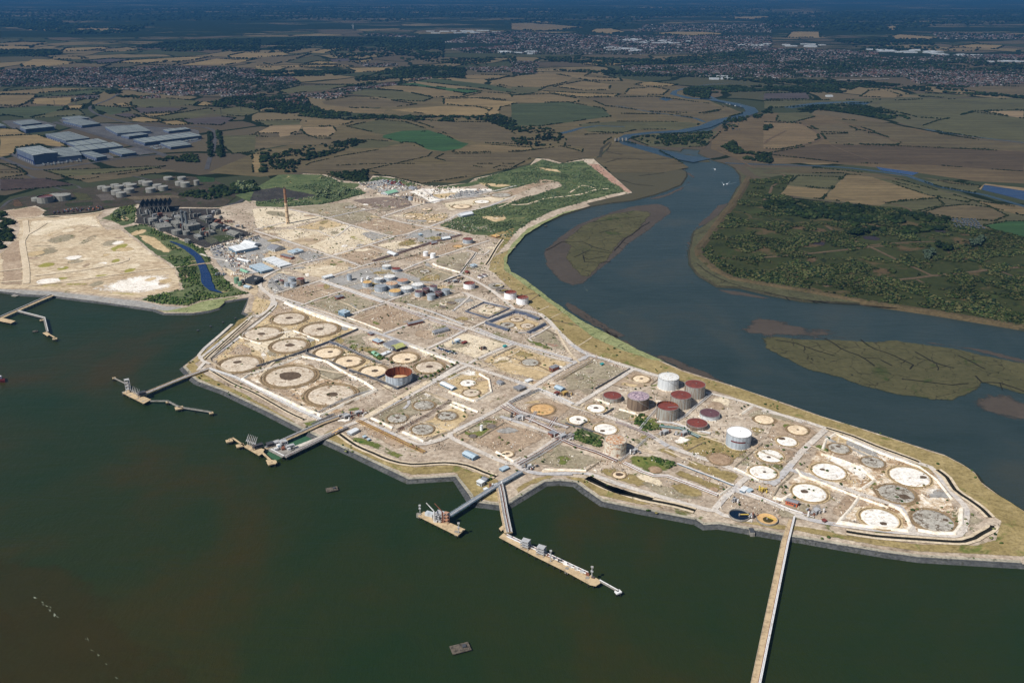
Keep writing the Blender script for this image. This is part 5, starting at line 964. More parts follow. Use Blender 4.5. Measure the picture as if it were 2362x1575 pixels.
for x, yt, yb, wd, l in [(2142,1020,1068,46,'left and taller of two green tanks'),(2172,1058,1090,38,'right and lower of two green tanks'),(2195,1040,1070,30,'dark blue slim tank behind the green pair')]:
    tank('B0', x, yt, yb, wd, GREENP if 'green tanks' in l else DSTEEL, GREENP if 'green tanks' in l else DSTEEL, l+' beside the reed channel', kind='cone', group='small tanks at the western yard', stair=False)
# round settling basins
def basin(reg, x, y, wd, label, water, slope, arm):
    u, v = PX(reg, x, y); c = G(u, v, ZG); r = wd/3.92/2*mpp(u, v)
    e = empty('settling_basin', (c[0], c[1], ZG), label, 'settling basin'); n = 40; A = [2*math.pi*i/n for i in range(n)]
    mb = MB(); mb.ribbon([(r*1.03*math.cos(a), r*1.03*math.sin(a)) for a in A], r*.07, 0, 2.2, 0, True); mb.build('rim_wall', CONCG, e)
    m = MB(); m.add([(0, 0, .5)]+[(r*math.cos(a), r*math.sin(a), .5 if not slope else 1.8) for a in A], [(0, 1+i, 1+(i+1) % n) for i in range(n)]).build('water_surface' if not slope else 'sloping_floor', water, e)
    if slope: MB().cyl(r*.1, -r*.12, .9, 1.3, r*.55, n=n).build('water_surface', pmat('brown_water', S(74,66,36), None, 4, .3), e)
    q = MB(); q.box(r*.45, 0, 1.9, r*1.0, r*.13, .5, 0 if arm == 0 else arm).build('scraper_arm', YELL, e); q = MB(); q.cyl(0, 0, .5, 3, r*.08, n=10).build('centre_pier', CONCG, e)
basin('C6', 1785, 820, 178, 'round settling basin full of dark blue water with yellow scraper arm', pmat('dark_pool', S(14,30,50), None, 6, .15, spec=.5), False, 0)
basin('C6', 2035, 858, 178, 'round settling basin with sloping orange sides, nearly drained', pmat('orange_slope', S(214,176,120), S(190,150,100), 5, .9), True, -0.7)
basin('B1', 2170, 1098, 130, 'shallow dry round basin with scraper bridge, behind the middle creekside tank', MPAD['grey'], True, 0.1)
basin('B1', 2225, 1142, 110, 'shallow dark round basin left of the middle creekside tank', MPAD['dark'], True, 0.5)
# ================================================================ CHIMNEY
u, v = PX('B1', 290, 530); c = G(u, v, ZG); H = hgt(u, v, 318/3.92)
e = empty('chimney', (*c, ZG), 'very tall tapering brown concrete chimney casting a long thin shadow', 'chimney')
SH1 = pmat('chimney_concrete', S(206,184,154), S(174,148,120), 4, .9, streak=True, amt=.5); SH2 = pmat('chimney_soot_top', S(140,106,82), S(104,78,62), 4, .9, streak=True, amt=.5)
MB().cyl(0, 0, 0, H*.58, 5.0, 3.9, 28).build('shaft', SH1, e); MB().cyl(0, 0, H*.58, H, 3.9, 3.3, 28, cap=False).build('upper_shaft', SH2, e)
MB().cyl(0, 0, H-2, H+.2, 3.6, 3.6, 28, cap=False).build('crown_band', DSTEEL, e); MB().box(0, -4.95, 0, 2.6, .4, 4).build('door', DSTEEL, e)
m = MB()
for k in range(5): m.ribbon([((5.3-1.7*(k+1)/6)*math.cos(a*.2618), (5.3-1.7*(k+1)/6)*math.sin(a*.2618)) for a in range(24)], .5, H*(k+1)/6, H*(k+1)/6+.6, 0, True)
m.build('platform_rings', DSTEEL, e)
# ================================================================ BUILDINGS
def building(reg, s, hpx, wall, roof, label, cat='shed', name='shed', style='gable', win=3, door=True, zg=None, group=None, bays=0, doormat=None):
    """s: three visible roof corners at the eaves - front left, front right, back right; hpx: wall height at the front right corner"""
    zg = ZG if zg is None else zg
    P = pts(reg, s); u, v = P[1]; H = hgt(u, v+hpx/3.92, hpx/3.92)
    q = [G(a, b, H+zg) for a, b in P[:3]]
    ex = Vector((q[1][0]-q[0][0], q[1][1]-q[0][1])); ey = Vector((q[2][0]-q[1][0], q[2][1]-q[1][1])); L = ex.length; D = ey.length
    px = Vector((-ex.y, ex.x)).normalized()*(1 if ex.x*ey.y-ex.y*ey.x > 0 else -1)
    ey = (ey.normalized()*0.35+px*0.65).normalized()*max(D*abs(ey.normalized().dot(px)), 3)
    D = ey.length; o_ = Vector(q[0])
    cx, cy = o_ + ex/2 + ey/2
    e = empty(name, (cx, cy, zg), label, cat, group)
    X = ex.normalized(); Y = ey.normalized()
    def p2(a, b): r_ = X*a+Y*b; return (r_.x, r_.y)
    c4 = [p2(-L/2, -D/2), p2(L/2, -D/2), p2(L/2, D/2), p2(-L/2, D/2)]
    along = L >= D; rise = min(L, D)*(.16 if style == 'gable' else .04)
    flip = X.x*Y.y-X.y*Y.x < 0
    def F(fs): return [f[::-1] for f in fs] if flip else fs
    w_ = MB()
    if style == 'arch':
        K = 10; prof = [(-math.cos(math.pi*i/K), math.sin(math.pi*i/K)) for i in range(K+1)]
        sh = min(L, D)/2; vv = []
        for t in (-1, 1):
            for a, b in prof:
                vv.append((*(p2(t*L/2, a*D/2) if along else p2(a*L/2, t*D/2)), b*H*1.1))
        n_ = K+1; w_.add(vv, [(i, i+1, n_+i+1, n_+i) for i in range(K)]).build('roof', roof, e)
        g = MB(); g.add(vv, [tuple(range(n_))[::-1], tuple(range(n_, 2*n_))]).build('end_wall', wall, e)
    else:
        vv = [(*p, -.3) for p in c4]+[(*p, H) for p in c4]; ff = [(i, (i+1) % 4, 4+(i+1) % 4, 4+i) for i in range(4)]
        if style in ('gable', 'saw'):
            if along: vv += [(*p2(-L/2, 0), H+rise), (*p2(L/2, 0), H+rise)]; ff += [(4, 8, 7), (5, 6, 9)] if False else [(7, 4, 8), (5, 6, 9)]
            else: vv += [(*p2(0, -D/2), H+rise), (*p2(0, D/2), H+rise)]; ff += [(4, 5, 8), (6, 7, 9)]
        w_.add(vv, F(ff)).build('wall', wall, e)
        r_ = MB(); ov = .5; k4 = [p2(-L/2-ov, -D/2-ov), p2(L/2+ov, -D/2-ov), p2(L/2+ov, D/2+ov), p2(-L/2-ov, D/2+ov)]
        z1 = H+.05; z2 = H+rise+.15; t = .35
        if style == 'flat':
            r_.prism(k4, H, H+.6); ro = r_.build('roof', roof, e)
            if L*D > 120:
                m = MB(); m.box(*p2(L*.2, 0), H+.6, min(L, D)*.2, min(L, D)*.2, 1.6).build('roof_plant', RIMM, e)
        elif style == 'gable':
            if along: a, b = p2(-L/2-ov, 0), p2(L/2+ov, 0); quads = [(k4[0], k4[1], b, a), (k4[2], k4[3], a, b)]
            else: a, b = p2(0, -D/2-ov), p2(0, D/2+ov); quads = [(k4[1], k4[2], b, a), (k4[3], k4[0], a, b)]
            for Q in quads:
                zz = [z1, z1, z2, z2]; v_ = [(*Q[i], zz[i]) for i in range(4)]+[(*Q[i], zz[i]+t) for i in range(4)]
                r_.add(v_, F([(0, 3, 2, 1), (4, 5, 6, 7), (0, 1, 5, 4), (1, 2, 6, 5), (2, 3, 7, 6), (3, 0, 4, 7)]))
            r_.build('roof', roof, e)
        elif style == 'saw' or style == 'ware':
            r_.prism(k4, H, H+.9); ro = r_.build('roof', roof, e)
            nb = max(3, int(max(L, D)/32)); m = MB()
            for i in range(nb):
                t_ = -.5+(i+.5)/nb
                if along: a = p2(t_*L, -D*.47); b = p2(t_*L, D*.47)
                else: a = p2(-L*.47, t_*D); b = p2(L*.47, t_*D)
                m.bar((*a, H+1.0), (*b, H+1.0), 0.9, 4)
            m.build('rooflight', WARED if style == 'ware' else ROOFW, ro)
    rz = math.atan2(X.y, X.x)
    if door:
        m = MB(); m.box(*p2(L*.3, -D/2-.06), 0, min(4, L*.2), .14, min(4, H*.7), rz); dr = m.build('door', doormat or DSTEEL, e); MB().box(*p2(L*.3+min(4, L*.2)*.3, -D/2-.2), min(4, H*.7)*.45, .3, .16, .5, rz).build('handle', RIMM, dr)
    for i in range(win):
        m = MB(); m.box(*p2(-L*.42+L*.6*(i+.5)/max(win, 1), -D/2-.07), H*.42, L*.45/max(win, 1), .14, min(1.6, H*.3), rz); m.build('window', GLASS, e)
    if bays:
        m = MB(); m.box(*p2(0, -D/2-.15), -.2, L*.99, .3, H*.42, rz).build('lower_band', WARED, e)
        for i in range(bays):
            m = MB(); m.box(*p2(-L*.45+L*.9*(i+.5)/bays, -D/2-.6), .5, L*.55/bays, .8, H*.26, rz).build('dock_door', pmat('dock_door_paint', S(120,124,130), None, 3, .7), e)
    return e
B = [
 ('B1','1825,448 1862,464 1948,432',16,SHEETW,ROOFW,'long white shed on the edge of the green scrub','gable'),('B1','1672,660 1690,674 1752,654',12,SHEETB,ROOFW,'small blue shed with white roof on the grey yard near the creek','gable'),
 ('B1','1185,792 1250,818 1276,802',10,SHEETW,ROOFW,'pale glasshouse like shed left of the pipe corridor','gable'),('B1','595,1010 622,1024 692,1000',14,SHEETW,ROOFW,'long pale shed at a road junction left of the slim tank','gable'),
 ('B1','712,1190 736,1203 795,1186',18,BRICK,ROOFG,'flat brick hut below the pinkish patch of ground','flat'),('B1','745,1325 800,1345 850,1325',38,SHEETB,ROOFB,'tall blue grey block on a corner of the concrete yard','flat'),
 ('B1','1365,1430 1380,1443 1502,1402',16,BRICK,ROOFG,'long brown brick shed with grey roof in the middle compounds','gable'),('B1','1592,1502 1618,1520 1735,1478',14,SHEETW,ROOFG,'long low grey shed right of the long brick shed','gable'),
 ('B1','1575,702 1592,714 1632,696',12,BRICK,ROOFG,'small brown hut on the grey gravel yard','gable'),('B1','1470,625 1486,634 1503,626',10,SHEETB,ROOFB,'tiny blue cabin on the grey gravel yard','flat'),
 ('B0','2065,745 2135,785 2318,738',24,SHEETB,ROOFW,'large white and blue factory hall at the western yard','saw'),('B1','-140,715 -40,745 0,700',16,SHEETW,ROOFW,'white roofed hall beside the western yard fence','gable'),
 ('B1','60,852 220,922 322,898',14,SHEETW,ROOFW,'long row of joined white roofed workshops','saw'),('B1','-60,915 50,968 152,938',18,SHEETB,ROOFB,'pale blue ribbed roof workshop by the bending road','saw'),
 ('B1','220,815 320,840 345,828',16,BRICK,ROOFG,'narrow brown brick block between workshops','flat'),('B1','100,748 170,770 252,742',18,SHEETW,ROOFG,'grey roofed store left of the white clustered cabins','gable'),('B1','285,782 340,800 425,772',16,SHEETW,ROOFB,'white and pale cabins block near the gravel square','flat'),
 ('B1','1130,255 1195,268 1280,242',10,SHEETW,ROOFGR,'green roofed open hall beside the truck park','gable'),('B1','1380,205 1420,222 1450,208',10,SHEETW,ROOFG,'grey workshop at the right of the truck park','gable'),
 ('B1','2130,640 2170,655 2200,640',8,BRICK,R_ORNG,'low orange brown pump house by the creek bend','flat'),('B1','1935,905 1965,918 1998,905',16,SHEETW,ROOFB,'two storey pale pump house beside the diagonal road','flat'),('B1','1890,965 1910,975 1930,965',10,BRICK,R_RUST,'small red brick hut below the pale pump house','gable'),
 ('C1','1560,408 1620,432 1662,416',16,BRICK,ROOFB,'blue roofed building at the upper left of the office group','flat'),('C1','1660,440 1745,490 1850,450',18,SHEETW,ROOFG,'broad grey roofed building in the middle of the office group','flat'),('C1','1730,462 1782,492 1852,458',22,DSTEEL,ROOFY,'yellow green roofed building with dark front','gable'),
 ('C1','1545,515 1600,548 1645,530',16,GREENP,ROOFGR,'green arched shed at the front of the office group','arch'),('C1','1335,1240 1372,1255 1440,1218',18,SHEETW,ROOFW,'pale shed beside the seaward road, right of the pipe dock','gable'),('C1','1640,535 1665,545 1720,510',8,SHEETW,ROOFW,'narrow white lean-to beside the green arched shed','flat'),
 ('C1','1520,345 1550,358 1580,350',10,BRICK,ROOFG,'tiny brown hut by the road above the office group','flat'),
 ('C2','292,800 402,852 440,834',14,SHEETB,ROOFW,'long white roofed shed beside two white tank bases','gable'),('C2','1280,652 1312,668 1366,642',28,BRICK,ROOFG,'brown brick building with flat grey roof on the chalky compound','flat'),
 ('C2','805,786 842,802 876,788',14,SHEETW,ROOFG,'small grey hipped hut by the diagonal road','gable'),('C2','955,835 1010,858 1082,838',16,CONCG,ROOFG,'grey concrete substation with walled yards at the central crossroads','flat'),('C2','1325,832 1388,860 1425,842',14,SHEETB,ROOFB,'pale blue roofed shed above the red hut','gable'),
 ('C2','495,1432 590,1478 642,1452',20,SHEETB,ROOFB,'bright pale blue workshop near the seaward road','gable'),('C2','1060,772 1085,786 1125,766',12,SHEETW,ROOFW,'white cabin right of the central crossroads substation','flat'),('C2','1270,1240 1320,1265 1372,1252',18,BRICK,ROOFG,'brown brick plant house beside the tangled pipework','flat'),
 ('C2','1325,882 1350,892 1378,880',14,BRICK,R_RUST,'small dark red hut in the pump yard','flat'),('C2','485,430 505,438 535,420',10,DKBR,R_RUST,'long red container on the pale yard','flat'),('C2','420,405 440,415 472,400',12,SHEETW,ROOFW,'white container at the left of the pale yard','flat'),('C2','860,460 875,468 895,458',10,TEAL,TEAL,'teal container at the right corner of the pale yard','flat'),
 ('C2','1740,622 1755,630 1772,620',8,TEAL,TEAL,'teal hut near the creekside road','flat'),('C7','1690,472 1722,490 1778,462',12,SHEETB,ROOFB,'blue roofed hut by the seaward pipe junction','gable'),('C7','1530,562 1572,580 1592,560',16,SHEETB,ROOFG,'greenish hut at the root of the small pier','gable'),
 ('C7','1487,586 1532,606 1562,588',30,SHEETW,ROOFW,'white roofed control house on stilts by the small pier','flat'),('C7','1548,655 1565,665 1590,652',10,SHEETW,ROOFW,'little white cabin beside the small pier pipes','flat'),
 ('C6','1788,585 1830,602 1862,565',16,SHEETB,ROOFW,'white roofed cabin beside the big pipe','flat'),('C6','1848,592 1874,606 1902,582',12,SHEETB,ROOFB,'pale blue cabin right of the white roofed one','flat'),('C6','2205,682 2310,712 2336,692',32,BRICKO,ROOFG,'orange brick hall with grey roof near the long trestle','gable'),
 ('C5','525,932 550,950 570,942',12,DKBR,R_RUST,'dark red container by the road near the trestle','flat'),('C7','455,180 470,190 492,182',8,SHEETB,ROOFB,'left of two tiny blue boxes on the seaward grass','flat'),('C7','497,205 508,214 524,206',8,SHEETB,ROOFB,'right of two tiny blue boxes on the seaward grass','flat'),
 ('C7','180,148 212,158 285,105',10,CONCG,R_ORNG,'long tan topped platform beside the pipe dock','flat'),('B0','2200,1100 2250,1112 2280,1100',12,SHEETW,ROOFB,'white tent like shed right of the green tanks','gable'),('B0','2160,945 2225,972 2255,958',12,GREENP,ROOFGR,'green arched store by the channel bridge','arch'),
 ('B0','2140,855 2240,880 2260,868',10,SHEETW,ROOFW,'long white shed among the parked cars','gable'),('B0','2210,1040 2300,1060 2340,1010',30,DARKV,DARKV,'dark blue process block by the green tanks','flat'),
]
for r, s, h, wl, rf, lab, st in B:
    building(r, s, h, wl, rf, lab, cat='building' if wl in (BRICK, BRICKO, CONCG) else ('container' if 'container' in lab else ('cabin' if 'cabin' in lab or 'box' in lab else 'shed')), name='brick_building' if wl in (BRICK, BRICKO) else ('container' if 'container' in lab else 'shed'), style=st, win=0 if 'container' in lab or 'tiny' in lab else 3)
WH = [('145,1345 298,1408 515,1378',84,'tallest warehouse, at the near left, with striped roof','saw'),('470,1350 520,1425 735,1398',42,'warehouse joined to the right side of the tallest one','ware'),('410,1215 595,1275 800,1245',34,'large warehouse behind the two long front ones','ware'),
 ('600,1290 690,1322 960,1280',20,'low warehouse between two larger ones','ware'),('615,1335 690,1372 1090,1312',46,'very long warehouse with dark blue shaded front','ware'),('695,1370 870,1427 957,1410',34,'small warehouse at the front of the long one','ware'),('980,1355 1100,1397 1232,1380',26,'grey roofed warehouse at the front right beside the estate road','ware'),
 ('950,1150 1060,1208 1375,1190',26,'wide warehouse across the estate road, rear row','ware'),('1095,1225 1165,1237 1348,1215',26,'small warehouse in front of the wide rear one','ware'),('1205,1260 1310,1292 1802,1222',30,'longest warehouse of the right hand block','ware'),('1475,1175 1525,1190 1712,1165',20,'small warehouse behind the longest right hand one','ware'),
 ('1450,1295 1545,1332 1722,1305',24,'front right warehouse with a red loading corner','ware'),('570,1095 740,1137 898,1115',24,'warehouse at the top left of the estate road','ware'),('558,1065 640,1085 800,1068',14,'smaller warehouse at the very back left','ware'),('118,1102 200,1132 366,1108',14,'low warehouse behind a taller one at the left','ware'),
 ('178,1150 230,1172 482,1142',36,'blue fronted warehouse at the left of the rear row','ware'),('-120,1105 -20,1142 92,1150',22,'warehouse cut by the left edge of the picture','ware')]
for s, h, lab, st in WH: building('A0', s, h, WAREW, WARER, lab, 'warehouse', 'warehouse', st, 0, False, 2.6, 'warehouses of the distribution park', bays=8)
for s in ('60,1400 320,1520 800,1450 1050,1440 1000,1400 560,1330','520,1090 600,1150 1000,1260 1400,1360 1530,1350 1830,1280 1800,1180 1400,1150 900,1120 800,1060','0,1100 120,1180 500,1180 520,1130 300,1080','900,1370 1150,1430 1400,1390 1300,1330'):
    sheet('lorry_yard', W('A0', s), gmat('lorry_yard_concrete', [S(68,68,70), S(82,82,84), S(94,94,94)], 60, 8, fade=True), 2.75, fade=6)
# ================================================================ POWER STATION
e = empty('cooling_block', (*G(*PX('B0', 1400, 470), ZG), ZG), 'dark air cooled condenser on stilts with a row of ridged bays', 'condenser')
p0 = Vector(G(*PX('B0', 1262, 455))); p1 = Vector(G(*PX('B0', 1545, 440))); d = p1-p0; L = d.length; X = d.normalized(); Y = Vector((-X.y, X.x)); nb = 7; Dp = 62; Hh = hgt(*PX('B0', 1262, 470), 90/3.92)
loc = Vector(e.location[:2])
for k in range(nb):
    a = p0 + X*L*k/nb - loc; b = p0 + X*L*(k+.92)/nb - loc; m_ = (a+b)/2
    v_ = [(*a, Hh*.6), (*b, Hh*.6), (*(b+Y*Dp), Hh*.6), (*(a+Y*Dp), Hh*.6), (*m_, Hh), (*(m_+Y*Dp), Hh)]
    MB().add(v_, [(0, 1, 4), (2, 3, 5), (0, 4, 5, 3), (1, 2, 5, 4), (3, 2, 1, 0)]).build('cooling_bay', pmat('condenser_fins', S(52,54,56), S(70,72,74), 3, .8), e)
    MB().bar((*a, 0), (*m_, Hh*.6), 1.0, 6).bar((*b, 0), (*m_, Hh*.6), 1.0, 6).build('support_legs', DGREY, e)
for i, x in enumerate((1660, 1696)):
    u, v = PX('B0', x, 570+10*i); c = G(u, v, ZG); H = hgt(u, v, 155/3.92)
    e = empty('exhaust_stack', (*c, ZG), ('left' if i == 0 else 'right')+' one of the twin grey exhaust stacks of the power station', 'chimney', 'twin exhaust stacks')
    MB().cyl(0, 0, 0, H, 3.6, 3.4, 20).build('shaft', pmat('stack_steel', S(104,112,118), S(84,90,96), 4, .6, streak=True), e); MB().ribbon([(3.9*math.cos(a*.3142), 3.9*math.sin(a*.3142)) for a in range(20)], 1, H*.9, H*.92, 0, True).build('platform', DSTEEL, e)
for j, (s, h, lab, st) in enumerate([('1400,535 1440,575 1560,560',34,'boxy turbine hall left of the twin stacks','flat'),('1545,510 1590,540 1640,520',40,'tall boiler block just left of the twin stacks','flat'),('1640,520 1700,560 1800,530',44,'largest boiler block at the foot of the stacks','flat'),('1900,540 1945,560 2010,545',22,'pitched store right of the boiler block','gable'),
   ('2045,610 2120,640 2200,622',18,'low gabled hall at the right of the power station','gable'),('1665,675 1700,690 1720,680',30,'slim block at the front edge of the power station','flat'),('1750,635 1790,660 1830,650',22,'ribbed transformer house near the front','saw'),('1580,470 1620,485 1660,475',24,'pump block behind the twin stacks','flat'),
   ('1800,470 1850,490 1900,475',16,'low dark block behind the switchyard','flat'),('1860,600 1900,620 1940,605',18,'dark block in the middle of the switchyard','flat'),('1460,480 1500,500 1540,490',20,'grey block below the condenser','flat')]):
    building('B0', s, h, DGREY, DROOF, lab, 'building', 'plant_building', st, 2, True, None, 'blocks of the power station')
# ================================================================ PIERS
def path3(reg, s, z): return [(*G(u, v, z), z) for u, v in pts(reg, s)]
DZ = 6.0; DK = DZ-ZW
def trestle(e, P, width, pipes=3, side=1, pmats=None, step=16, deckm=None, rail=True, pz=1.0, name='deck', onland=0):
    """walkway on piles along P (3D points in world), parts go under e"""
    o_ = Vector(e.location); Q = [(p[0]-o_.x, p[1]-o_.y) for p in P]; z = P[0][2]-o_.z
    m = MB(); m.ribbon(Q, width, z-.7, z, 0); dk = m.build(name, deckm or CONC, e)
    if rail:
        for d in (-1, 1):
            R_ = offset(Q, d*(width/2-.15)); m = MB(); m.tube([(*p, z+1.1) for p in R_], .08, 4)
            for p in refine(R_, 8, 0, False): m.bar((*p, z), (*p, z+1.1), .06, 4)
            m.build('handrail', STEEL, dk)
    for k in range(pipes):
        d = side*(width/2-.9-1.25*k); R_ = offset(Q, d)
        m = MB(); m.tube([(*p, z+pz) for p in R_], .42, 6); m.build('pipe', (pmats or [WPIPE, STEEL, WPIPE, RPIPE])[k % len(pmats or [0]*4)], e)
    R_ = refine(Q, step, 0, False); cnt = 0
    for i, p in enumerate(R_):
        if i == 0 or cnt > 90: continue
        a = R_[i-1]; q = Vector((-(p[1]-a[1]), p[0]-a[0])); q = q.normalized() if q.length else Vector((0, 1))
        m = MB()
        for t in (-.4, .4): m.bar((p[0]+q.x*width*t, p[1]+q.y*width*t, -o_.z-7), (p[0]+q.x*width*t, p[1]+q.y*width*t, z-.6), .45, 6)
        m.bar((p[0]-q.x*width*.5, p[1]-q.y*width*.5, z-1.2), (p[0]+q.x*width*.5, p[1]+q.y*width*.5, z-1.2), .45, 4)
        m.build('pile_bent', PILE, e); cnt += 1
def platform(e, C, z, mat=None, name='platform', pilestep=9, piles=True):
    o_ = Vector(e.location); Q = [(p[0]-o_.x, p[1]-o_.y) for p in C]; zz = z-o_.z
    MB().prism(Q, zz-.8, zz+.02).build(name, mat or CONC, e)
    c = sum((Vector(q) for q in Q), Vector((0, 0)))/len(Q)
    if piles:
        R_ = refine([tuple(c+(Vector(q)-c)*.93) for q in Q], pilestep, 0)[:44]
        for p in R_: m = MB(); m.bar((*p, -o_.z-7), (*p, zz-1.3), .5, 6); m.build('pile', PILE, e)
def quad(reg, s, z): return [G(u, v, z) for u, v in pts(reg, s)]
def dolphin(reg, x, y, label, size=5, z=DZ, mat=None):
    c = G(*PX(reg, x, y), z); e = empty('mooring_dolphin', (*c, ZW), label, 'mooring dolphin', 'mooring dolphins')
    h = z-ZW; MB().box(0, 0, h-1.6, size*1.3, size, 1.6, .5).build('cap', mat or CONC, e)
    for a, b in ((-.4,-.3),(.4,-.3),(.4,.3),(-.4,.3)): m = MB(); m.bar((a*size*1.4, b*size*1.4, -3), (a*size, b*size, h-1.5), .5, 6); m.build('pile', PILE, e)
    MB().cyl(0, 0, h, h+1.1, .5, .35, 8).build('bollard', DSTEEL, e)
def light_mast(reg, x, ytop, ybase, label, z=DZ, lean=0):
    u, v = PX(reg, x, ybase); c = G(u, v, z); H = hgt(u, v, (ybase-ytop)/3.92)
    e = empty('light_mast', (*c, z), label, 'light mast'); m = MB(); m.bar((0, 0, 0), (0, 0, H), .45, 6); m.build('mast', STEEL, e)
    for k in (.55, .97): MB().box(0, 0, H*k, 2.6, 2.6, 1.2).build('lamp_head', STEEL, e)
    m = MB(); m.bar((.7, 0, 0), (.7, 0, H*.95), .12, 4); m.build('ladder', STEEL, e)
def loading_arm(e, x, y, z, H, az, mat, n=1):
    """double jointed arm: riser, boom folded up, drop leg"""
    m = MB(); dx, dy = math.cos(az), math.sin(az)
    m.bar((x, y, z), (x, y, z+H*.45), .55, 8); m.bar((x, y, z+H*.45), (x-dx*H*.22, y-dy*H*.22, z+H), .42, 6); m.bar((x-dx*H*.22, y-dy*H*.22, z+H), (x+dx*H*.10, y+dy*H*.10, z+H*.40), .3, 6)
    m.bar((x, y, z+H*.45), (x+dx*H*.14, y+dy*H*.14, z+H*.28), .8, 6); m.build('loading_arm', mat, e)
def pump_frame(e, x, y, z, lx, ly, lz, rz, mat=STEEL, levels=2):
    m = MB(); c, s_ = math.cos(rz), math.sin(rz); K = [(a*lx/2, b*ly/2) for a, b in ((-1,-1),(1,-1),(1,1),(-1,1))]; K = [(x+a*c-b*s_, y+a*s_+b*c) for a, b in K]
    for p in K: m.bar((*p, z), (*p, z+lz), .35, 4)
    for l in range(1, levels+1):
        zz = z+lz*l/levels; m.prism([K[0], K[1], K[2], K[3]], zz-.25, zz)
        for i in range(4): m.bar((*K[i], zz-lz/levels), (*K[(i+1) % 4], zz), .15, 4)
    m.build('pipe_gantry', mat, e)
# A: western jetty
r0 = G(*PX('C0', 1230, 610), DZ); e = empty('jetty', (*r0, ZW), 'western jetty with a straight approach and grey loading towers on a tan platform', 'jetty')
trestle(e, path3('C0', '1880,352 1660,432 1290,585', DZ), 9, 4, 1); platform(e, quad('C0', '1108,572 1150,542 1368,632 1300,668', DZ), DZ)
loc = Vector(e.location)
def L2(reg, x, y, z=DZ): c = G(*PX(reg, x, y), z); return c[0]-loc.x, c[1]-loc.y
a = L2('C0', 1165, 565); pump_frame(e, *a, DK, 7, 7, 22, .5, STEEL, 4)
for k in range(5): a = L2('C0', 1205+14*k, 578+7*k); loading_arm(e, *a, DK, 13, 2.6, STEEL)
a = L2('C0', 1285, 600); pump_frame(e, *a, DK, 12, 8, 7, .5, DSTEEL, 2)
for x, y in ((1120,590),(1180,618),(1250,650),(1298,672)): a = L2('C0', x, y, 1); MB().box(*a, 1, 4, 3, 4.8, .5).build('fender', CONCG, e)
trestle(e, path3('C0', '1145,555 1165,500 1030,436', DZ), 2.2, 0, 1, rail=False, step=30, name='walkway', deckm=CONCG)
trestle(e, path3('C0', '1360,645 1515,645 1620,700 1910,745', DZ), 2.6, 0, 1, rail=True, step=26, name='walkway', deckm=CONCG)
dolphin('C0', 1030, 434, 'dolphin at the left tip of the western jetty', 4); dolphin('C0', 1515, 652, 'small dolphin at the first bend of the western jetty walkway', 4); dolphin('C0', 1620, 705, 'flat tan dolphin halfway along the western jetty walkway', 9); dolphin('C0', 1910, 750, 'round dolphin at the right end of the western jetty walkway', 4.5)
# B: pipe dock
r0 = G(*PX('C1', 600, 1400), DZ); e = empty('jetty', (*r0, ZW), 'double jetty whose two arms enclose two pools of green water', 'jetty'); loc = Vector(e.location)
trestle(e, path3('C1', '1340,1075 1110,1155 930,1240 600,1385', DZ), 8, 4, -1, [STEEL, WPIPE, DSTEEL, STEEL]); trestle(e, path3('C1', '1330,1190 1150,1275 1000,1350 770,1460', DZ), 9, 3, 1, [STEEL, RPIPE, WPIPE], deckm=CONCG)
platform(e, quad('C1', '600,1390 740,1310 860,1385 770,1455 640,1400', DZ-.4), DZ-.4, CONCG, pilestep=12); platform(e, quad('C1', '405,1372 430,1350 590,1395 560,1440 540,1450', DZ), DZ); platform(e, quad('C1', '600,1495 620,1480 700,1500 690,1525 640,1528', DZ), DZ, piles=True)
trestle(e, path3('C1', '565,1420 640,1490', DZ-.2), 3, 0, 1, rail=False, name='walkway'); trestle(e, path3('C1', '640,1400 760,1462', DZ+.2), 5, 2, 1, rail=True, name='walkway', deckm=CONCG)
trestle(e, path3('C1', '410,1365 300,1290 265,1305', DZ), 2.4, 0, 1, rail=False, name='walkway', step=24)
for k in range(6): a = L2('C1', 440+15*k, 1355+6*k); loading_arm(e, *a, DK, 18, 2.7, STEEL)
for x, y, lx, ly, lz in ((530,1385,14,6,6),(640,1365,10,8,5),(760,1360,10,8,7),(820,1385,12,5,5),(700,1345,8,8,4)): a = L2('C1', x, y); pump_frame(e, *a, DK, lx, ly, lz, .6, random.choice((STEEL, DSTEEL, WPIPE)), 2)
for k in range(14): a = L2('C1', 650+random.random()*170, 1350+random.random()*70); MB().box(*a, DK-.2, 3+random.random()*4, 2+random.random()*2, 1.5+2*random.random(), .6).build('pump_unit', random.choice((STEEL, RPIPE, WPIPE, SHEETB)), e)
dolphin('C1', 270, 1315, 'left dolphin off the double jetty', 7); dolphin('C1', 368, 1358, 'dolphin beside the loading arms of the double jetty', 8); dolphin('C1', 655, 1512, 'wide tan dolphin in front of the double jetty', 9)
M_gw = water_mat('dock_green_water', S(58,92,68), S(66,102,76), S(74,108,82), 0.3)
sheet('dock_pool', quad('C1', '760,1345 940,1245 1060,1305 880,1385', ZW), M_gw, ZW+.25); sheet('dock_pool', quad('C1', '555,1420 640,1395 770,1465 690,1500', ZW), M_gw, ZW+.25)
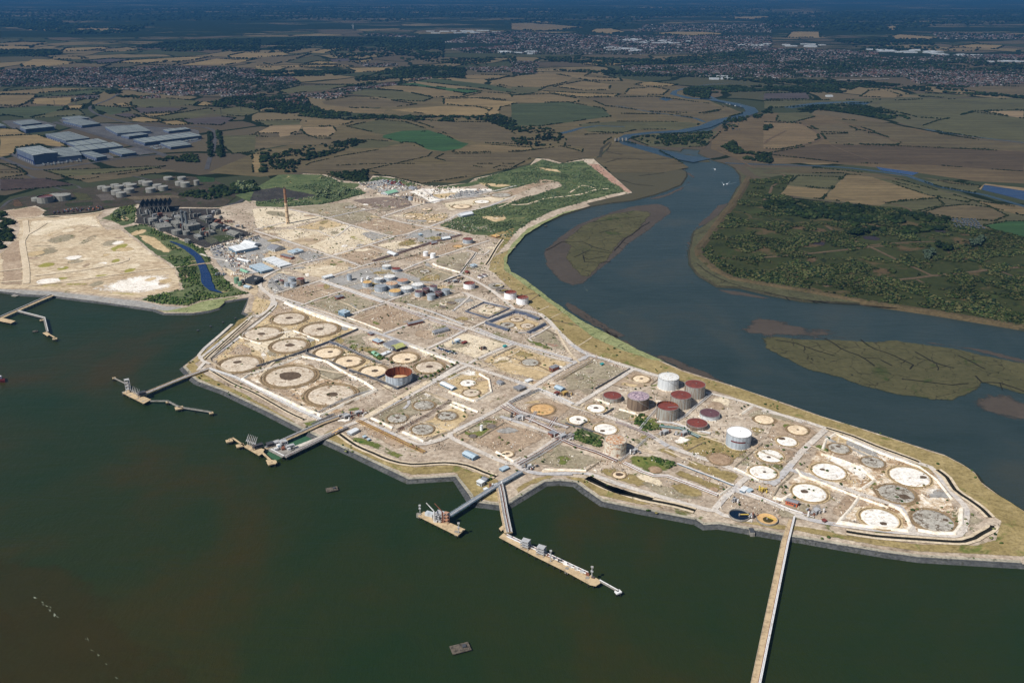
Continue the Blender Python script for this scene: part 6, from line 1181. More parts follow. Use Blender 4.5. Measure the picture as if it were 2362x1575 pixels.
# C: small pier
r0 = G(*PX('C7', 1180, 960), DZ); e = empty('jetty', (*r0, ZW), 'small tan jetty with a short enclosed pipe bridge and two raised crane booms', 'jetty'); loc = Vector(e.location)
trestle(e, path3('C7', '1890,498 1690,610 1430,775 1225,905', DZ+2), 7, 4, 1, [STEEL, WPIPE, STEEL, STEEL], deckm=SHEETB); platform(e, quad('C7', '955,900 1010,858 1385,1020 1315,1078', DZ), DZ)
for x, y, l in ((1105,955,-.3),(1180,960,-.25)):
    a = L2('C7', x, y); H = 15; m = MB(); m.bar((*a, DK), (*a, DK+H), .9, 8); m.bar((*a, DK+H), (a[0]-9, a[1]+3, DK+H+10), .5, 6); m.bar((*a, DK+H+1.5), (a[0]-9, a[1]+3, DK+H+10), .2, 4); m.build('crane_boom', WPIPE if y == 955 else RPIPE, e)
for x, y, lx, ly, lz in ((1130,930,9,7,7),(1165,925,12,8,9),(1215,960,5,5,14)): a = L2('C7', x, y); pump_frame(e, *a, DK, lx, ly, lz, -.45, STEEL if lz < 12 else R_SALM, 3)
a = L2('C7', 1065, 895); MB().box(*a, DK, 11, 6, 4, -.45).build('cabin', SHEETW, e)
for k in range(10): a = L2('C7', 1120+random.random()*100, 915+random.random()*60); MB().box(*a, DK, 3, 2, 1.5+2*random.random(), -.45).build('pump_unit', random.choice((STEEL, RPIPE, WPIPE)), e)
for x, y in ((968,915),(1310,1078)): a = L2('C7', x, y, 1); MB().box(*a, 1, 6, 3, 5.5, -.45).build('fender', CONCG, e)
light_mast('C7', 975, 808, 868, 'short red topped mast at the left end of the small jetty'); light_mast('C7', 1325, 968, 1055, 'tall mast near the right end of the small jetty')
# D: long pier along the water
r0 = G(*PX('C7', 1900, 1160), DZ); e = empty('jetty', (*r0, ZW), 'long L shaped jetty with a narrow pile supported quay running away from shore', 'jetty'); loc = Vector(e.location)
trestle(e, path3('C7', '1690,610 1710,700 1740,880 1775,1050', DZ+1), 10, 6, 1, [WPIPE, STEEL, RPIPE, WPIPE, STEEL, STEEL]); platform(e, quad('C7', '1690,1090 1730,1055 2100,1232 2528,1435 2596,1476 2606,1506 2568,1530 2515,1520 2303,1404 2000,1254', DZ), DZ, pilestep=8.5)
P = path3('C7', '1760,1078 2000,1190 2250,1308 2500,1425', DZ+1.8)
for k in range(4): m = MB(); m.tube([(p[0]-loc.x+.0, p[1]-loc.y+1.6*k-1, DZ-ZW+1.6) for p in P], .45, 6); m.build('pipe', [WPIPE, STEEL, RPIPE, WPIPE][k], e)
platform(e, quad('C7', '1690,1010 1720,985 1745,1010 1710,1035', DZ), DZ, piles=True)
for x, y in ((1930,1185),(2070,1245)): a = L2('C7', x, y); pump_frame(e, *a, DK, 9, 8, 10, -.45, STEEL, 3)
for k in range(16): a = L2('C7', 1790+k*50, 1100+k*24); MB().box(*a, DK, 3+random.random()*2, 2, 1.5+2*random.random(), -.45).build('pump_unit', random.choice((STEEL, RPIPE, WPIPE, DSTEEL)), e)
for x, y in ((225,1335),(410,1420)): a = L2('C6', x, y, 0); MB().box(*a, 0, 4, 4, 6, -.45).build('fender', CONCG, e)
trestle(e, path3('C6', '520,1405 690,1500', DZ), 2.4, 1, 1, rail=True, step=24, name='walkway', deckm=CONCG); dolphin('C6', 690, 1503, 'white capped dolphin at the seaward tip of the long jetty', 5, mat=WPIPE)
light_mast('C6', 450, 1285, 1375, 'tall mast towards the far end of the long jetty'); light_mast('C6', 78, 1140, 1235, 'mast in the middle of the long jetty', lean=0)
# E: the long straight trestle
r0 = G(*PX('C6', 2200, 1050), DZ); e = empty('jetty', (*r0, ZW), 'very long straight tan trestle with a white pipe, leaving the picture at the bottom', 'jetty'); loc = Vector(e.location)
trestle(e, path3('N', '1825,1198 1808,1252 1783,1370 1737,1590 1700,1760', DZ), 6.6, 0, 1, step=14); 
P = path3('N', '1828,1192 1813,1252 1789,1370 1744,1590 1708,1760', DZ)
for d, m_ in ((4.6, WPIPE), (6.0, WPIPE), (3.7, RPIPE)): Q = offset([(p[0]-loc.x, p[1]-loc.y) for p in P], -d if 0 else d*0+0); m = MB(); m.tube([(q[0]+d-3.0, q[1], DZ-ZW+1.0) for q in Q], .6 if m_ is WPIPE else .3, 8); m.build('pipe', m_, e)
# F: far western jetty
r0 = G(*PX('B0', 60, 1410), DZ); e = empty('jetty', (*r0, ZW), 'far left jetty forking in two, cut off by the left edge of the picture', 'jetty'); loc = Vector(e.location)
trestle(e, path3('B0', '475,1178 350,1230 0,1385 -120,1440', DZ), 10, 3, -1, [WPIPE, STEEL, DSTEEL]); platform(e, quad('B0', '-60,1360 0,1378 140,1412 100,1432 -60,1400', DZ), DZ)
trestle(e, path3('B0', '155,1322 400,1385 430,1510', DZ), 4.5, 1, 1, step=20, name='walkway', deckm=CONCG); platform(e, quad('B0', '385,1520 420,1510 455,1530 430,1548', DZ), DZ); trestle(e, path3('B0', '450,1535 495,1560', DZ), 2.5, 0, 1, step=20, name='walkway', rail=False)
dolphin('B0', 375, 1402, 'dolphin beside the bend of the far left jetty', 5); dolphin('B0', 495, 1570, 'dolphin at the tip of the far left jetty', 6)
e = empty('old_pier', (*G(*PX('B0', 150, 1172), 1), ZW), 'short broken concrete stub pier on the western sea wall', 'pier'); loc = Vector(e.location)
platform(e, quad('B0', '100,1185 175,1150 215,1140 190,1175 140,1192', 1.5), 1.5, CONCG)
# outfall
e = empty('outfall', (*G(*PX('C6', 1895, 990), 0), ZW), 'small outfall structure sticking out of the sea wall below the settling basins', 'outfall'); MB().box(0, 0, 0, 5, 9, 5).build('headwall', CONCG, e); MB().box(0, 1, 5, 5.4, 9.4, .4).build('grating', DSTEEL, e)
# derelict platforms, boats
def raft(reg, x, y, size, label):
    c = G(*PX(reg, x, y), ZW+2); e = empty('derelict_platform', (*c, ZW), label, 'platform'); MB().box(0, 0, 1.4, size, size*.62, .9, .35).build('deck', pmat('derelict_deck', S(104,96,86), S(62,58,52), 3, .9, amt=.6), e); MB().box(size*.18, size*.1, 2.3, size*.2, size*.2, 1.4, .35).build('hut', DSTEEL, e)
    for a, b in ((-.4,-.25),(.4,-.25),(.4,.25),(-.4,.25),(0,-.25),(0,.25)):
        m = MB(); p = (a*size*math.cos(.35)-b*size*math.sin(.35), a*size*math.sin(.35)+b*size*math.cos(.35)); m.bar((*p, -3), (*p, 1.5), .5, 6); m.build('pile', PILE, e)
raft('C7', 178, 658, 15, 'derelict dark platform standing alone in the open water'); raft('N', 1062, 1494, 19, 'larger broken grey platform low in the foreground water'); raft('C0', 318, 15, 9, 'small dark wreck near the far left jetty'); raft('B2', 310, 552, 8, 'little dark pontoon against the creek bank')
for x, y, l in ((2130,1395,'rightmost of four dark stumps in the western inlet'),(2018,1432,'second from the right of four dark stumps in the western inlet'),(1906,1470,'third from the right of four dark stumps in the western inlet'),(1790,1506,'leftmost of four dark stumps in the western inlet')):
    c = G(*PX('B0', x, y), ZW); e = empty('mooring_stump', (*c, ZW), l, 'mooring stump', 'dark stumps in the inlet'); MB().cyl(0, 0, -1, 2.2, 1.4, 1.2, 8).build('post', PILE, e); MB().box(0, 0, 2.2, 4, 2.6, .8).build('cap', DSTEEL, e)
def boat(reg, x, y, L, label, az, hull, wake=0):
    c = G(*PX(reg, x, y), ZW); e = empty('boat', (*c, ZW), label, 'boat', rz=az); h = L*.16
    P0 = [(-.5,-.16),(.25,-.17),(.5,0),(.25,.17),(-.5,.16)]
    m = MB(); n = 5; v = [(a*L*.92, b*L*.8, -.3) for a, b in P0]+[(a*L, b*L, h) for a, b in P0]
    m.add(v, [(i, (i+1) % n, n+(i+1) % n, n+i) for i in range(n)]+[tuple(range(n, 2*n))]).build('hull', hull, e); MB().box(-L*.1, 0, h, L*.35, L*.2, h*1.1).build('wheelhouse', WHITEP, e)
    m = MB(); m.bar((-L*.1, 0, h*2.1), (-L*.1, 0, h*3.4), L*.012+.05, 4).build('mast', DSTEEL, e)
    if wake:
        for s_ in (-1, 1):
            q = [c[0]+0.0, c[1]]; d = Vector((-math.cos(az), -math.sin(az))); n_ = Vector((-d.y, d.x))
            a = Vector(c)+d*L*.3; b = a+d*wake+n_*wake*.22*s_; w_ = 1.6
            sheet('wake_foam', [(a.x, a.y), tuple(b), tuple(b+d*5+n_*w_*2*s_), (a.x+n_.x*w_*s_, a.y+n_.y*w_*s_)] if s_ > 0 else [(a.x, a.y), (a.x+n_.x*w_*s_, a.y+n_.y*w_*s_), tuple(b+d*5+n_*w_*2*s_), tuple(b)], gmat('wake_water', [S(96,114,122), S(130,144,150)], 10, 3), ZW+.12, kind='stuff')
boat('C0', 5, 465, 26, 'dark red workboat cut by the left edge of the picture', -.5, pmat('dark_red_hull', S(84,30,34), None, 3, .5))
boat('B2', 1918, 185, 9, 'left of two white speedboats racing up the creek', -1.9, WHITEP, 45); boat('B2', 1948, 180, 9, 'right of two white speedboats racing up the creek', -2.2, WHITEP, 45); boat('B2', 1840, 45, 8, 'single white motorboat farther up the creek', -1.3, WHITEP, 22)
for i, (x, y) in enumerate(((1945,943),(1972,950),(2025,962),(2075,968))): boat('A2', x, y, 12, ('leftmost', 'second', 'third', 'rightmost')[i]+' of four tiny moored boats in the upper creek', .2*i, WHITEP)
# barrier across the upper creek and small bridges
e = empty('flood_barrier', (*G(*PX('A2', 985, 1280)), ZW), 'low dark flood barrier spanning the narrow upper creek', 'barrier'); a = Vector(G(*PX('A2', 935, 1282)))-Vector(e.location[:2]); b = Vector(G(*PX('A2', 1035, 1282)))-Vector(e.location[:2])
m = MB(); m.bar((*a, 9), (*b, 9), 1.6, 4); m.build('beam', DSTEEL, e)
for t in (0, .33, .66, 1): p = a+(b-a)*t; MB().box(*p, 0, 5, 9, 14).build('tower', CONCG, e)
e = empty('road_bridge', (*G(*PX('A3', 900, 735)), 0), 'long pale road viaduct at the edge of the distant town', 'bridge'); a = G(*PX('A3', 650, 740)); b = G(*PX('A3', 1130, 728)); m = MB(); l = Vector(e.location[:2])
m.ribbon([tuple(Vector(a)-l), tuple(Vector(b)-l)], 16, 8, 10, 0); m.build('deck', CONCG, e)
for k in range(12): p = Vector(a)+(Vector(b)-Vector(a))*(k+.5)/12-l; MB().box(*p, 0, 3, 12, 8).build('pier', CONCG, e)
e = empty('footbridge', (*G(*PX('B0', 1840, 920)), 0), 'narrow pale track bridge over the blue channel', 'bridge'); a = G(*PX('B0', 1720, 930)); b = G(*PX('B0', 1900, 906)); l = Vector(e.location[:2]); m = MB()
m.ribbon([tuple(Vector(a)-l), tuple(Vector(b)-l)], 7, ZR+.8, ZR+2, 0); m.build('deck', CONC, e); MB().ribbon([tuple(Vector(a)-l), tuple(Vector(b)-l)], .5, ZR+2, ZR+3, 0).build('parapet', CONCG, e)
# ================================================================ BUNDS AND WALLS
M_bw = pmat('chalk_bund', S(238,230,216), S(206,192,170), 9, 1, amt=.5); M_bd = pmat('dark_bund', S(72,74,80), S(94,92,88), 9, .9, amt=.4); M_be = pmat('earth_bund', S(166,152,132), S(134,122,98), 9, 1, amt=.5); M_bb = pmat('blue_grey_bund', S(70,78,96), S(94,98,110), 9, .9, amt=.4)
def bund(reg, s, w_, h, mat, closed=False):
    P = W(reg, s); Q = refine(P, 14, .8, closed); c = P[len(P)//2]; u, v = proj(c[0], c[1], 0)
    names = {M_bw: 'white chalky bund', M_bd: 'dark retaining bund', M_be: 'low earth bund', M_bb: 'blue grey lined bund'}
    e = empty('bund_wall', (*c, ZG-.2), where(u, v, names[mat]), 'bund', 'bunds around the former tank compounds')
    m = MB(); m.ribbon([(q[0]-c[0], q[1]-c[1]) for q in Q], w_, -.6, h, w_*.33, closed); m.build('bank', mat, e)
    if mat is not M_be:
        m = MB(); m.ribbon([(q[0]-c[0], q[1]-c[1]) for q in Q], w_*.22, h, h+.18, 0, closed); m.build('coping', CONCG if mat is not M_bw else M_bw, e)
BUNDS = [('C1','775,88 900,145 1010,190 1230,272 1430,328',7,2,M_bw),('C1','1430,330 1180,440 970,522 800,582 520,668',6,2.4,M_bd),('C1','300,745 110,625 100,600 350,390 590,200 680,120',5,2,M_be),('C1','360,400 480,440 560,460',5,1.6,M_bw),('C1','600,395 850,342 1000,400 1090,432',5,1.6,M_bw),
 ('C1','390,780 520,852 900,1028 1095,1112 1360,985 1600,882',7,2.2,M_bw),('C1','1600,882 1480,800 1330,730 1150,620 930,575',6,1.8,M_bw),('C1','930,575 640,680 450,740 390,780',5,1.6,M_bw),('C1','975,522 970,548 1110,602',4,3,M_bd),('C1','1140,613 1330,690',4,3,M_bd),('C1','1360,705 1590,782 1790,872 2025,768',4,3,M_bd),('C1','1590,782 1690,740',4,2.6,M_bb),
 ('C1','975,520 1175,445 1340,502',4,2.4,M_bb),('C1','1900,480 2080,550 2330,640',5,1.6,M_bw),('C1','2330,640 2120,770 1990,800',4,1.6,M_be),('C1','1560,1135 1750,1225',5,1.6,M_bw),('C1','1560,1130 1800,1010 2040,898 2250,972',4,1.5,M_be),('C1','1840,1260 2030,1350',5,1.6,M_bw),('C1','2030,1350 2160,1290 2290,1250',4,1.4,M_be),('C1','2270,1010 2400,1070',5,1.5,M_bw),
 ('C2','375,895 500,945 610,982',5,1.8,M_bw),('C2','610,982 760,900 740,790 650,735',4,1.8,M_bw),('C2','375,785 480,730 560,700',4,1.4,M_bw),('C2','400,985 520,1030 640,1080',5,1.5,M_bw),('C2','530,165 690,85 920,140 730,228',5,1.6,M_bb,True),('C2','715,270 975,165 1080,190 1200,240',13,3,M_bb),('C2','715,270 920,338',11,3,M_bb),('C2','1090,362 1240,282',11,3.4,M_bb),
 ('C2','770,585 980,482 1140,540 1300,598 1490,640',4,1.5,M_be),('C2','620,620 780,680 940,745 1130,820',4,1.5,M_be),('C2','1480,1020 1600,1060 1700,1100',4,1.5,M_be),('C2','600,1330 420,1275',3,1.2,M_be),('C2','440,1300 660,1170 740,1135',3,1.4,M_be),('C2','650,1320 870,1180',3,1.4,M_be),('C2','800,1440 960,1530 1020,1495',4,1.5,M_bw),
 ('C2','1390,790 1680,600',3,1.2,M_be),('C2','1700,870 2010,690',3,2,M_bd),('C2','1430,1180 1500,1200 1560,1215 1780,1290',3,1.5,M_bd),('C2','1560,1205 1620,1170',4,2,M_bd),('C2','1700,960 1830,1010',5,1.4,M_bw),('C2','1770,1105 1860,1050',4,2,M_bd),
 ('C3','740,460 860,500 980,520 1045,470',3,1.5,M_be),('C3','700,740 840,780 870,800',4,1.4,M_bw),('C3','10,1300 30,1290 400,1300',4,1.6,M_bw),('C3','400,1300 540,1205 570,1215',3,1.4,M_be),('C3','1790,790 1900,715',5,1.6,M_bw),('C3','1870,1070 1980,1130 2200,1220 2260,1190',4,1.5,M_be),('C3','1735,1275 1830,1320 1960,1390',4,1.5,M_bw),('C3','1730,1270 1990,1050',3,1.3,M_be),('C3','1600,1520 1700,1450',3,1.2,M_bw),
 ('C5','710,940 670,985 980,1030 1290,1062 1325,1020',7,2,M_bw),('C5','1325,1020 1290,940 1230,870 1130,825',6,1.8,M_bw),('C5','700,945 780,860 860,745',5,1.6,M_bw),('C5','1385,1055 1550,1080 1715,1085 1780,1010 1785,860',7,2,M_bw),('C5','520,365 700,420 880,490 1000,600 870,685',5,1.6,M_bw),('C5','530,320 560,235 640,180 900,290 1180,405',5,1.5,M_bw),('C5','85,755 160,780 240,730',5,1.5,M_bw),
 ('C5','290,500 340,560 560,640 830,750 1120,850',4,1.4,M_bw),('C5','80,750 130,660 260,540',3,1.3,M_be),('C5','60,30 150,60 310,110',3,1.3,M_be),('C5','1180,400 1400,480 1560,600 1700,780',4,1.4,M_bw),
 ('B1','270,1262 360,1300 620,1395 900,1500',5,1.6,M_bw),('B1','1360,985 1520,930 1850,1040',3,1.4,M_be),('B1','1605,910 1640,930 1850,992',5,1.8,M_bw),('B1','1850,992 1940,880 1985,815',4,2,M_bd),('B1','1700,1075 1850,1020',3,2,M_bd),('B1','450,1285 700,1365 900,1440 1150,1545',3,1.4,M_be),('B1','160,1195 330,1140 540,1070',3,1.2,M_be),('B1','1560,1265 1840,1170',4,1.5,M_be),
 ('B1','1340,465 1420,435 1640,440 1745,465',3,1.2,M_be),('B1','1330,490 1560,550 1700,520',3,1.2,M_be),('B1','830,1400 1000,1460 1150,1520',3,1.4,M_bw)]
for q in BUNDS: bund(*q)
# ================================================================ PIPE RACKS
def rack(reg, s, n, mats, label, gap=1.6, rad=.38, z=1.1, sup=24, name='pipe_rack'):
    P = W(reg, s); Q = refine(P, 60, 0, False); c = P[len(P)//2]; e = empty(name, (*c, ZG), label, 'pipelines'); Q = [(q[0]-c[0], q[1]-c[1]) for q in Q]
    for k in range(n):
        R_ = offset(Q, (k-(n-1)/2)*gap); t0 = random.random()*.12*(k % 3); a = int(len(R_)*t0); m = MB(); m.tube([(*q, z+.25*(k % 2)) for q in R_[a:]], rad*random.uniform(.7, 1.25), 6); m.build('pipe', mats[k % len(mats)], e)
    R_ = refine(Q, sup, 0, False); base = None
    for i in range(1, min(len(R_), 60)):
        p, a = R_[i], R_[i-1]; ang = math.atan2(p[1]-a[1], p[0]-a[0])
        if base is None:
            m = MB(); m.box(0, 0, z-.55, .5, n*gap+1, .35); m.bar((0, n*gap/2, -.4), (0, n*gap/2, z-.4), .25, 4); m.bar((0, -n*gap/2, -.4), (0, -n*gap/2, z-.4), .25, 4); base = m.build('pipe_support', CONCG, e); o = base
        else: o = base.copy(); COL.objects.link(o)
        o.location = (p[0], p[1], 0); o.rotation_euler = (0, 0, ang)
    return e
W_, S_, R_m, D_, Y_ = WPIPE, STEEL, RPIPE, DSTEEL, pmat('ochre_pipe', S(190,160,96), S(140,110,80), 5, .8, amt=.5)
RK = [('C1','90,690 330,770 560,890 900,1065 1100,1150',5,[W_,S_,W_],'white pipelines along the south western sea wall'),('C2','900,1005 1010,1080 1200,1140 1450,1225',6,[S_,R_m,W_,S_],'upper bundle of rusty pipes in the central pipe tangle'),('C2','850,1030 1000,1110 1150,1170 1300,1240 1420,1300',5,[R_m,S_,W_],'lower bundle of pipes in the central pipe tangle'),
 ('C7','1870,470 2050,370 2290,215 2352,180',6,[W_,S_,R_m],'pipes beside the diagonal road leading to the small jetty'),('C3','130,1000 300,1075 480,1130 680,1215',5,[R_m,W_,D_],'reddish pipes in front of the green thicket'),('C3','740,1230 900,1310 1010,1348 1130,1352 1400,1450 1590,1525',4,[W_,R_m,W_],'white and red pipes curving past the small cream tank base'),
 ('C3','700,1215 830,1110 960,1000',3,[S_,W_],'pipes leading from the rust streaked tank to the road'),('C3','1040,860 1180,870 1330,920 1520,965',3,[W_,S_],'white pipes in front of the dark roofed low tanks'),('C3','1220,850 1300,800 1400,710 1530,605',3,[W_,S_],'pipes running between the tall tanks and the low ones'),('C3','660,860 780,900 900,950 1010,1010',4,[S_,R_m],'pipes beside the road south of the tank group'),
 ('C3','1220,1240 1400,1310 1730,1440',2,[SHEETB,W_],'thin blue pipes across the yellow grass plots'),('C6','1765,600 2000,690 2240,790 2352,825',3,[W_,W_,R_m],'large white pipe parallel to the shore near the settling basins'),('C5','150,835 220,865 450,940',2,[W_,R_m],'short end of the white pipe past the trestle head'),
 ('B1','1060,890 1300,815 1600,718 1860,650',8,[R_m,D_,R_m,S_],'brown pipe corridor crossing the northern yards'),('B1','600,1075 900,1180 1150,1265',5,[W_,S_],'white pipes along the road below the middle tanks'),('B1','1200,1275 1500,1395 1900,1530',5,[W_,R_m,S_],'pipes along the road between the middle compounds'),('C2','0,105 250,185 500,290',4,[W_,S_],'grey pipes lining the road left of the dark walled compound'),
 ('C2','620,325 820,410 1000,470 1200,525 1480,610',5,[W_,S_,R_m],'pipes along the road below the dark walled compound'),('C1','1430,1160 1700,1290 1900,1390 2040,1450',5,[Y_,R_m,Y_],'ochre pipes beside the seaward track right of the dock'),('C1','1790,1250 2050,1120 2280,980',4,[R_m,D_],'brown pipes dividing two grey base compounds'),('C1','1210,450 1450,560 1640,640',4,[D_,S_],'dark pipes behind the green arched shed'),
 ('C2','920,1000 1050,940 1200,880',5,[S_,D_],'grey pipes on the edge of the orange tank base compound'),('C2','1330,800 1480,720 1660,625',5,[Y_,W_,Y_],'ochre pipes beside the diagonal road in the centre'),('C3','880,930 960,830 1040,740',3,[W_,S_],'pipes at the left foot of the striped rusty tank'),('B1','130,1050 180,1100 230,1150',5,[S_,D_],'pipe tangle left of the small western tank cluster'),('B1','1430,1160 1640,1230 1760,1170',3,[S_,W_],'pipes in front of the slim tanks'),
 ('C2','1180,870 1330,930 1500,1010',3,[W_,S_],'white pipes along the main road above the orange tank base'),('C1','1880,860 1990,800 2120,740',3,[W_,R_m],'pipes right of the open rusty tank'),('C1','1000,1130 1250,1000 1420,930 1600,880',4,[S_,D_,W_],'grey pipes between the two largest bases and the jetty road'),('C7','0,100 200,10',4,[D_,S_],'dark pipes reaching the root of the double jetty'),
 ('C2','1100,1180 1160,1080',4,[W_,S_],'crossing pipes in the central tangle, left'),('C2','1280,1220 1340,1130',4,[W_,R_m],'crossing pipes in the central tangle, right'),('C3','1060,900 1250,920 1420,1000',5,[D_,TEAL,S_],'tangle of grey and teal pipework below the low brown tank'),('B1','1740,1080 1880,1040',5,[D_,R_m],'dark pipework left of the leftmost creekside white tank'),('B1','1220,290 1400,330 1580,360',3,[D_,S_],'dark pipes in front of the small silos')]
for q in RK: rack(*q)
# process units
def unit(reg, x, y, label, n=7, spread=14, mats=(STEEL, DSTEEL, WPIPE, RPIPE)):
    c = G(*PX(reg, x, y), ZG); e = empty('process_unit', (*c, ZG), label, 'plant equipment'); rz = .7
    pump_frame(e, 0, 0, 0, spread*.7, spread*.45, 5, rz, mats[0], 2)
    for k in range(n):
        a = random.uniform(-1, 1)*spread; b = random.uniform(-.6, .6)*spread
        if k % 2: m = MB(); m.bar((a, b, 1.4), (a+4*math.cos(rz), b+4*math.sin(rz), 1.4), 1.1, 10); m.build('vessel', random.choice(mats), e)
        else: MB().cyl(a, b, 0, random.uniform(3, 7), 1.1, 1.1, 10).build('column', random.choice(mats), e)
    for k in range(4): m = MB(); a = random.uniform(-.5, .5)*spread; m.bar((a-spread*.6, a*.3-spread*.4, 2.5), (a+spread*.6, a*.3+spread*.4, 2.5), .3, 5); m.build('pipe', random.choice(mats), e)
for q in [('C5',470,870,'grey process unit with white vessels near the trestle head',8,13),('C2',1010,1120,'left cluster of pumps in the central pipe tangle',8,16),('C2',1400,1290,'pump cluster beside the brick plant house',8,15),('C3',1110,940,'pump cluster in front of the striped rusty tank',8,14),('C3',1280,950,'dark pump cluster below the low brown tank',9,14),('B1',190,1060,'piping maze at the left of the small western tank cluster',12,18),('B1',1800,1062,'dark manifold left of the leftmost creekside white tank',12,15),
 ('C1',1330,1110,'valve station beside the root of the double jetty',9,14),('C1',1430,1080,'second valve station inland of the double jetty',7,12),('C7',1960,470,'manifold at the corner of the seaward road',8,10),('C7',1660,640,'white manifold where the two jetty pipe bridges split',8,8),('C6',1740,690,'pair of dark tanks like vessels above the dark settling basin',4,6),('C6',1990,600,'yellow vessels on the yard above the settling basins',4,7,(YELL, YELL, DSTEEL)),('C2',1420,900,'ochre pump yard right of the red hut',9,14,(Y_, DSTEEL, RPIPE)),
 ('C2',450,440,'blue and white machines on the pale yard',6,10,(SHEETB, SHEETW, DSTEEL)),('C6',1900,830,'pipework between the two settling basins',7,6),('B1',1960,915,'manifold by the pale pump house',7,9),('B0',1980,1000,'left cluster of blue grey silos near the green tanks',9,12,(DSTEEL, SHEETB, STEEL)),('C2',690,490,'dark machine parts in the pale yard centre',5,7,(DSTEEL, RPIPE)),('B1',1360,300,'machinery left of the small silos',7,12,(DSTEEL, STEEL, RPIPE)),('C3',840,1110,'pipe manifold right of the rust streaked tank',6,9),('B1',1640,640,'small manifold behind the brown hut',4,7),
 ('B0',2080,520,'dark rusty machinery heap on the pale field',8,16,(RPIPE, DSTEEL, DKBR))]: unit(*q)
# switchyard and plant clutter inside the power station
for k in range(120):
    x = random.uniform(1270, 2200); y = random.uniform(430, 690)
    if y > 560+(x-1400)*.24 or (x > 2000 and y < 560) : continue
    c = G(*PX('B0', x, y), ZG); e = empty('plant_equipment', (*c, ZG), 'small dark piece of power station equipment in the crowded yard', 'plant equipment', 'small equipment of the power station')
    if k % 3 == 0: MB().cyl(0, 0, 0, random.uniform(8, 16), 2.6, 2.6, 12).build('column', DGREY, e); MB().cyl(0, 0, 16, 16.1, .1, .1, 4)
    else: MB().box(0, 0, 0, random.uniform(5, 15), random.uniform(4, 8), random.uniform(3, 11), .7).build('housing', random.choice((DGREY, DARKV, DROOF, RPIPE, STEEL)), e)
    MB().box(3, 2, 0, 3, 3, 3, .7).build('cabinet', DROOF, e)
# ================================================================ VEHICLES
def vehicle(kind, col):
    e = bpy.data.objects.new(kind, None); COL.objects.link(e); m_ = pmat('vehicle_paint_'+col[0], col[1], None, 4, .35, spec=.5)
    if kind == 'lorry': MB().prism([(-5,-1.2),(5,-1.2),(5,1.2),(-5,1.2)], 1.2, 3.9).build('trailer', m_, e); MB().prism([(5.3,-1.2),(7.4,-1.2),(7.4,1.2),(5.3,1.2)], .6, 3.3).build('cab', SHEETB, e); b = MB(); [b.bar((x, -1.25, .5), (x, 1.25, .5), .5, 8) for x in (-4,-3,3.5,6.5)]; b.build('wheels', PILE, e)
    else:
        MB().prism([(-2.2,-.9),(2.2,-.9),(2.2,.9),(-2.2,.9)], .35, .95).build('body', m_, e); MB().add([(-1.6,-.85,.95),(1.1,-.85,.95),(1.1,.85,.95),(-1.6,.85,.95),(-1.1,-.7,1.5),(.5,-.7,1.5),(.5,.7,1.5),(-1.1,.7,1.5)], [(0,1,5,4),(1,2,6,5),(2,3,7,6),(3,0,4,7),(4,5,6,7)]).build('cabin', GLASS, e)
        b = MB(); [b.bar((x, -.92, .35), (x, .92, .35), .35, 8) for x in (-1.4, 1.4)]; b.build('wheels', PILE, e)
    return e
VC = dict(white=S(228,230,232), red=S(170,50,46), grey=S(110,114,120), dark=S(50,54,62), blue=S(80,110,160), orange=S(190,110,60), dullred=S(88,44,40), dullwhite=S(120,122,120))
PROTO = {}
def park(reg, s, kind, cols, label, group, n, rows=4, scale=1.0, zz=None):
    Q = [Vector(G(*p)) for p in pts(reg, s)]       # quad a b c d
    per = max(1, n//rows); az = math.atan2(Q[1].y-Q[0].y, Q[1].x-Q[0].x)+math.pi/2
    for i in range(rows):
        for j in range(per):
            if random.random() < .12: continue
            s_, t = (j+.5+random.uniform(-.25, .25))/per, (i+.5+random.uniform(-.1, .1))/rows
            p = (Q[0]*(1-s_)+Q[1]*s_)*(1-t)+(Q[3]*(1-s_)+Q[2]*s_)*t; cn = random.choice(cols); key = (kind, cn)
            if key not in PROTO: PROTO[key] = vehicle(kind, (cn, VC[cn])); o = PROTO[key]
            else: o = copy_tree(PROTO[key])
            o.location = (p.x, p.y, (ZG if zz is None else zz)); o.rotation_euler = (0, 0, az+random.choice((0, math.pi))+random.uniform(-.06, .06)); o.scale = (scale,)*3
            tag(o, f'{cn.replace("dull", "dull ")} {label}', 'lorry' if kind == 'lorry' else 'car', f'{cn} {group}')
park('B1','930,190 1130,160 1200,200 1010,225','car',['white','grey','dark','white'],'vehicle parked in the crowded truck park behind the green roofed hall','vehicles in the truck park',32,4,1.5)
park('B1','1130,150 1300,165 1350,210 1200,195','lorry',['white','red','white'],'lorry parked in the crowded truck park behind the green roofed hall','lorries in the truck park',20,4)
park('B1','1720,310 1850,250 2100,240 1960,300','car',['white','white','grey'],'van standing in rows on the northern chalk yard','vehicles on the northern chalk yard',42,6,1.5)
park('B0','1900,760 2040,720 2060,790 1960,850','car',['white','grey','dark','blue'],'car parked at the left of the western factory hall','cars left of the western factory hall',28,4,1.4)
park('B0','2040,870 2140,840 2200,930 2110,950','car',['white','red','grey','white'],'car parked behind the green arched store','cars behind the green arched store',26,4,1.4)
park('B0','460,440 940,395 950,415 480,460','lorry',['dullred','dullred','orange'],'trailer stored in a long line above the sandy field','trailers above the sandy field',24,2)
park('B0','560,425 930,385 940,398 580,440','lorry',['dullwhite','dullred'],'trailer stored in the upper line above the sandy field','trailers in the upper line',10,1)
park('C2','270,490 440,550 450,565 260,505','car',['white','dark','blue','grey'],'vehicle parked along the lower edge of the pale yard','vehicles on the pale yard',10,1,1.5)
park('B0','2220,690 2352,650 2352,680 2240,715','car',['white','grey','dark'],'car parked behind the western factory hall','cars behind the western factory hall',14,2,1.4)
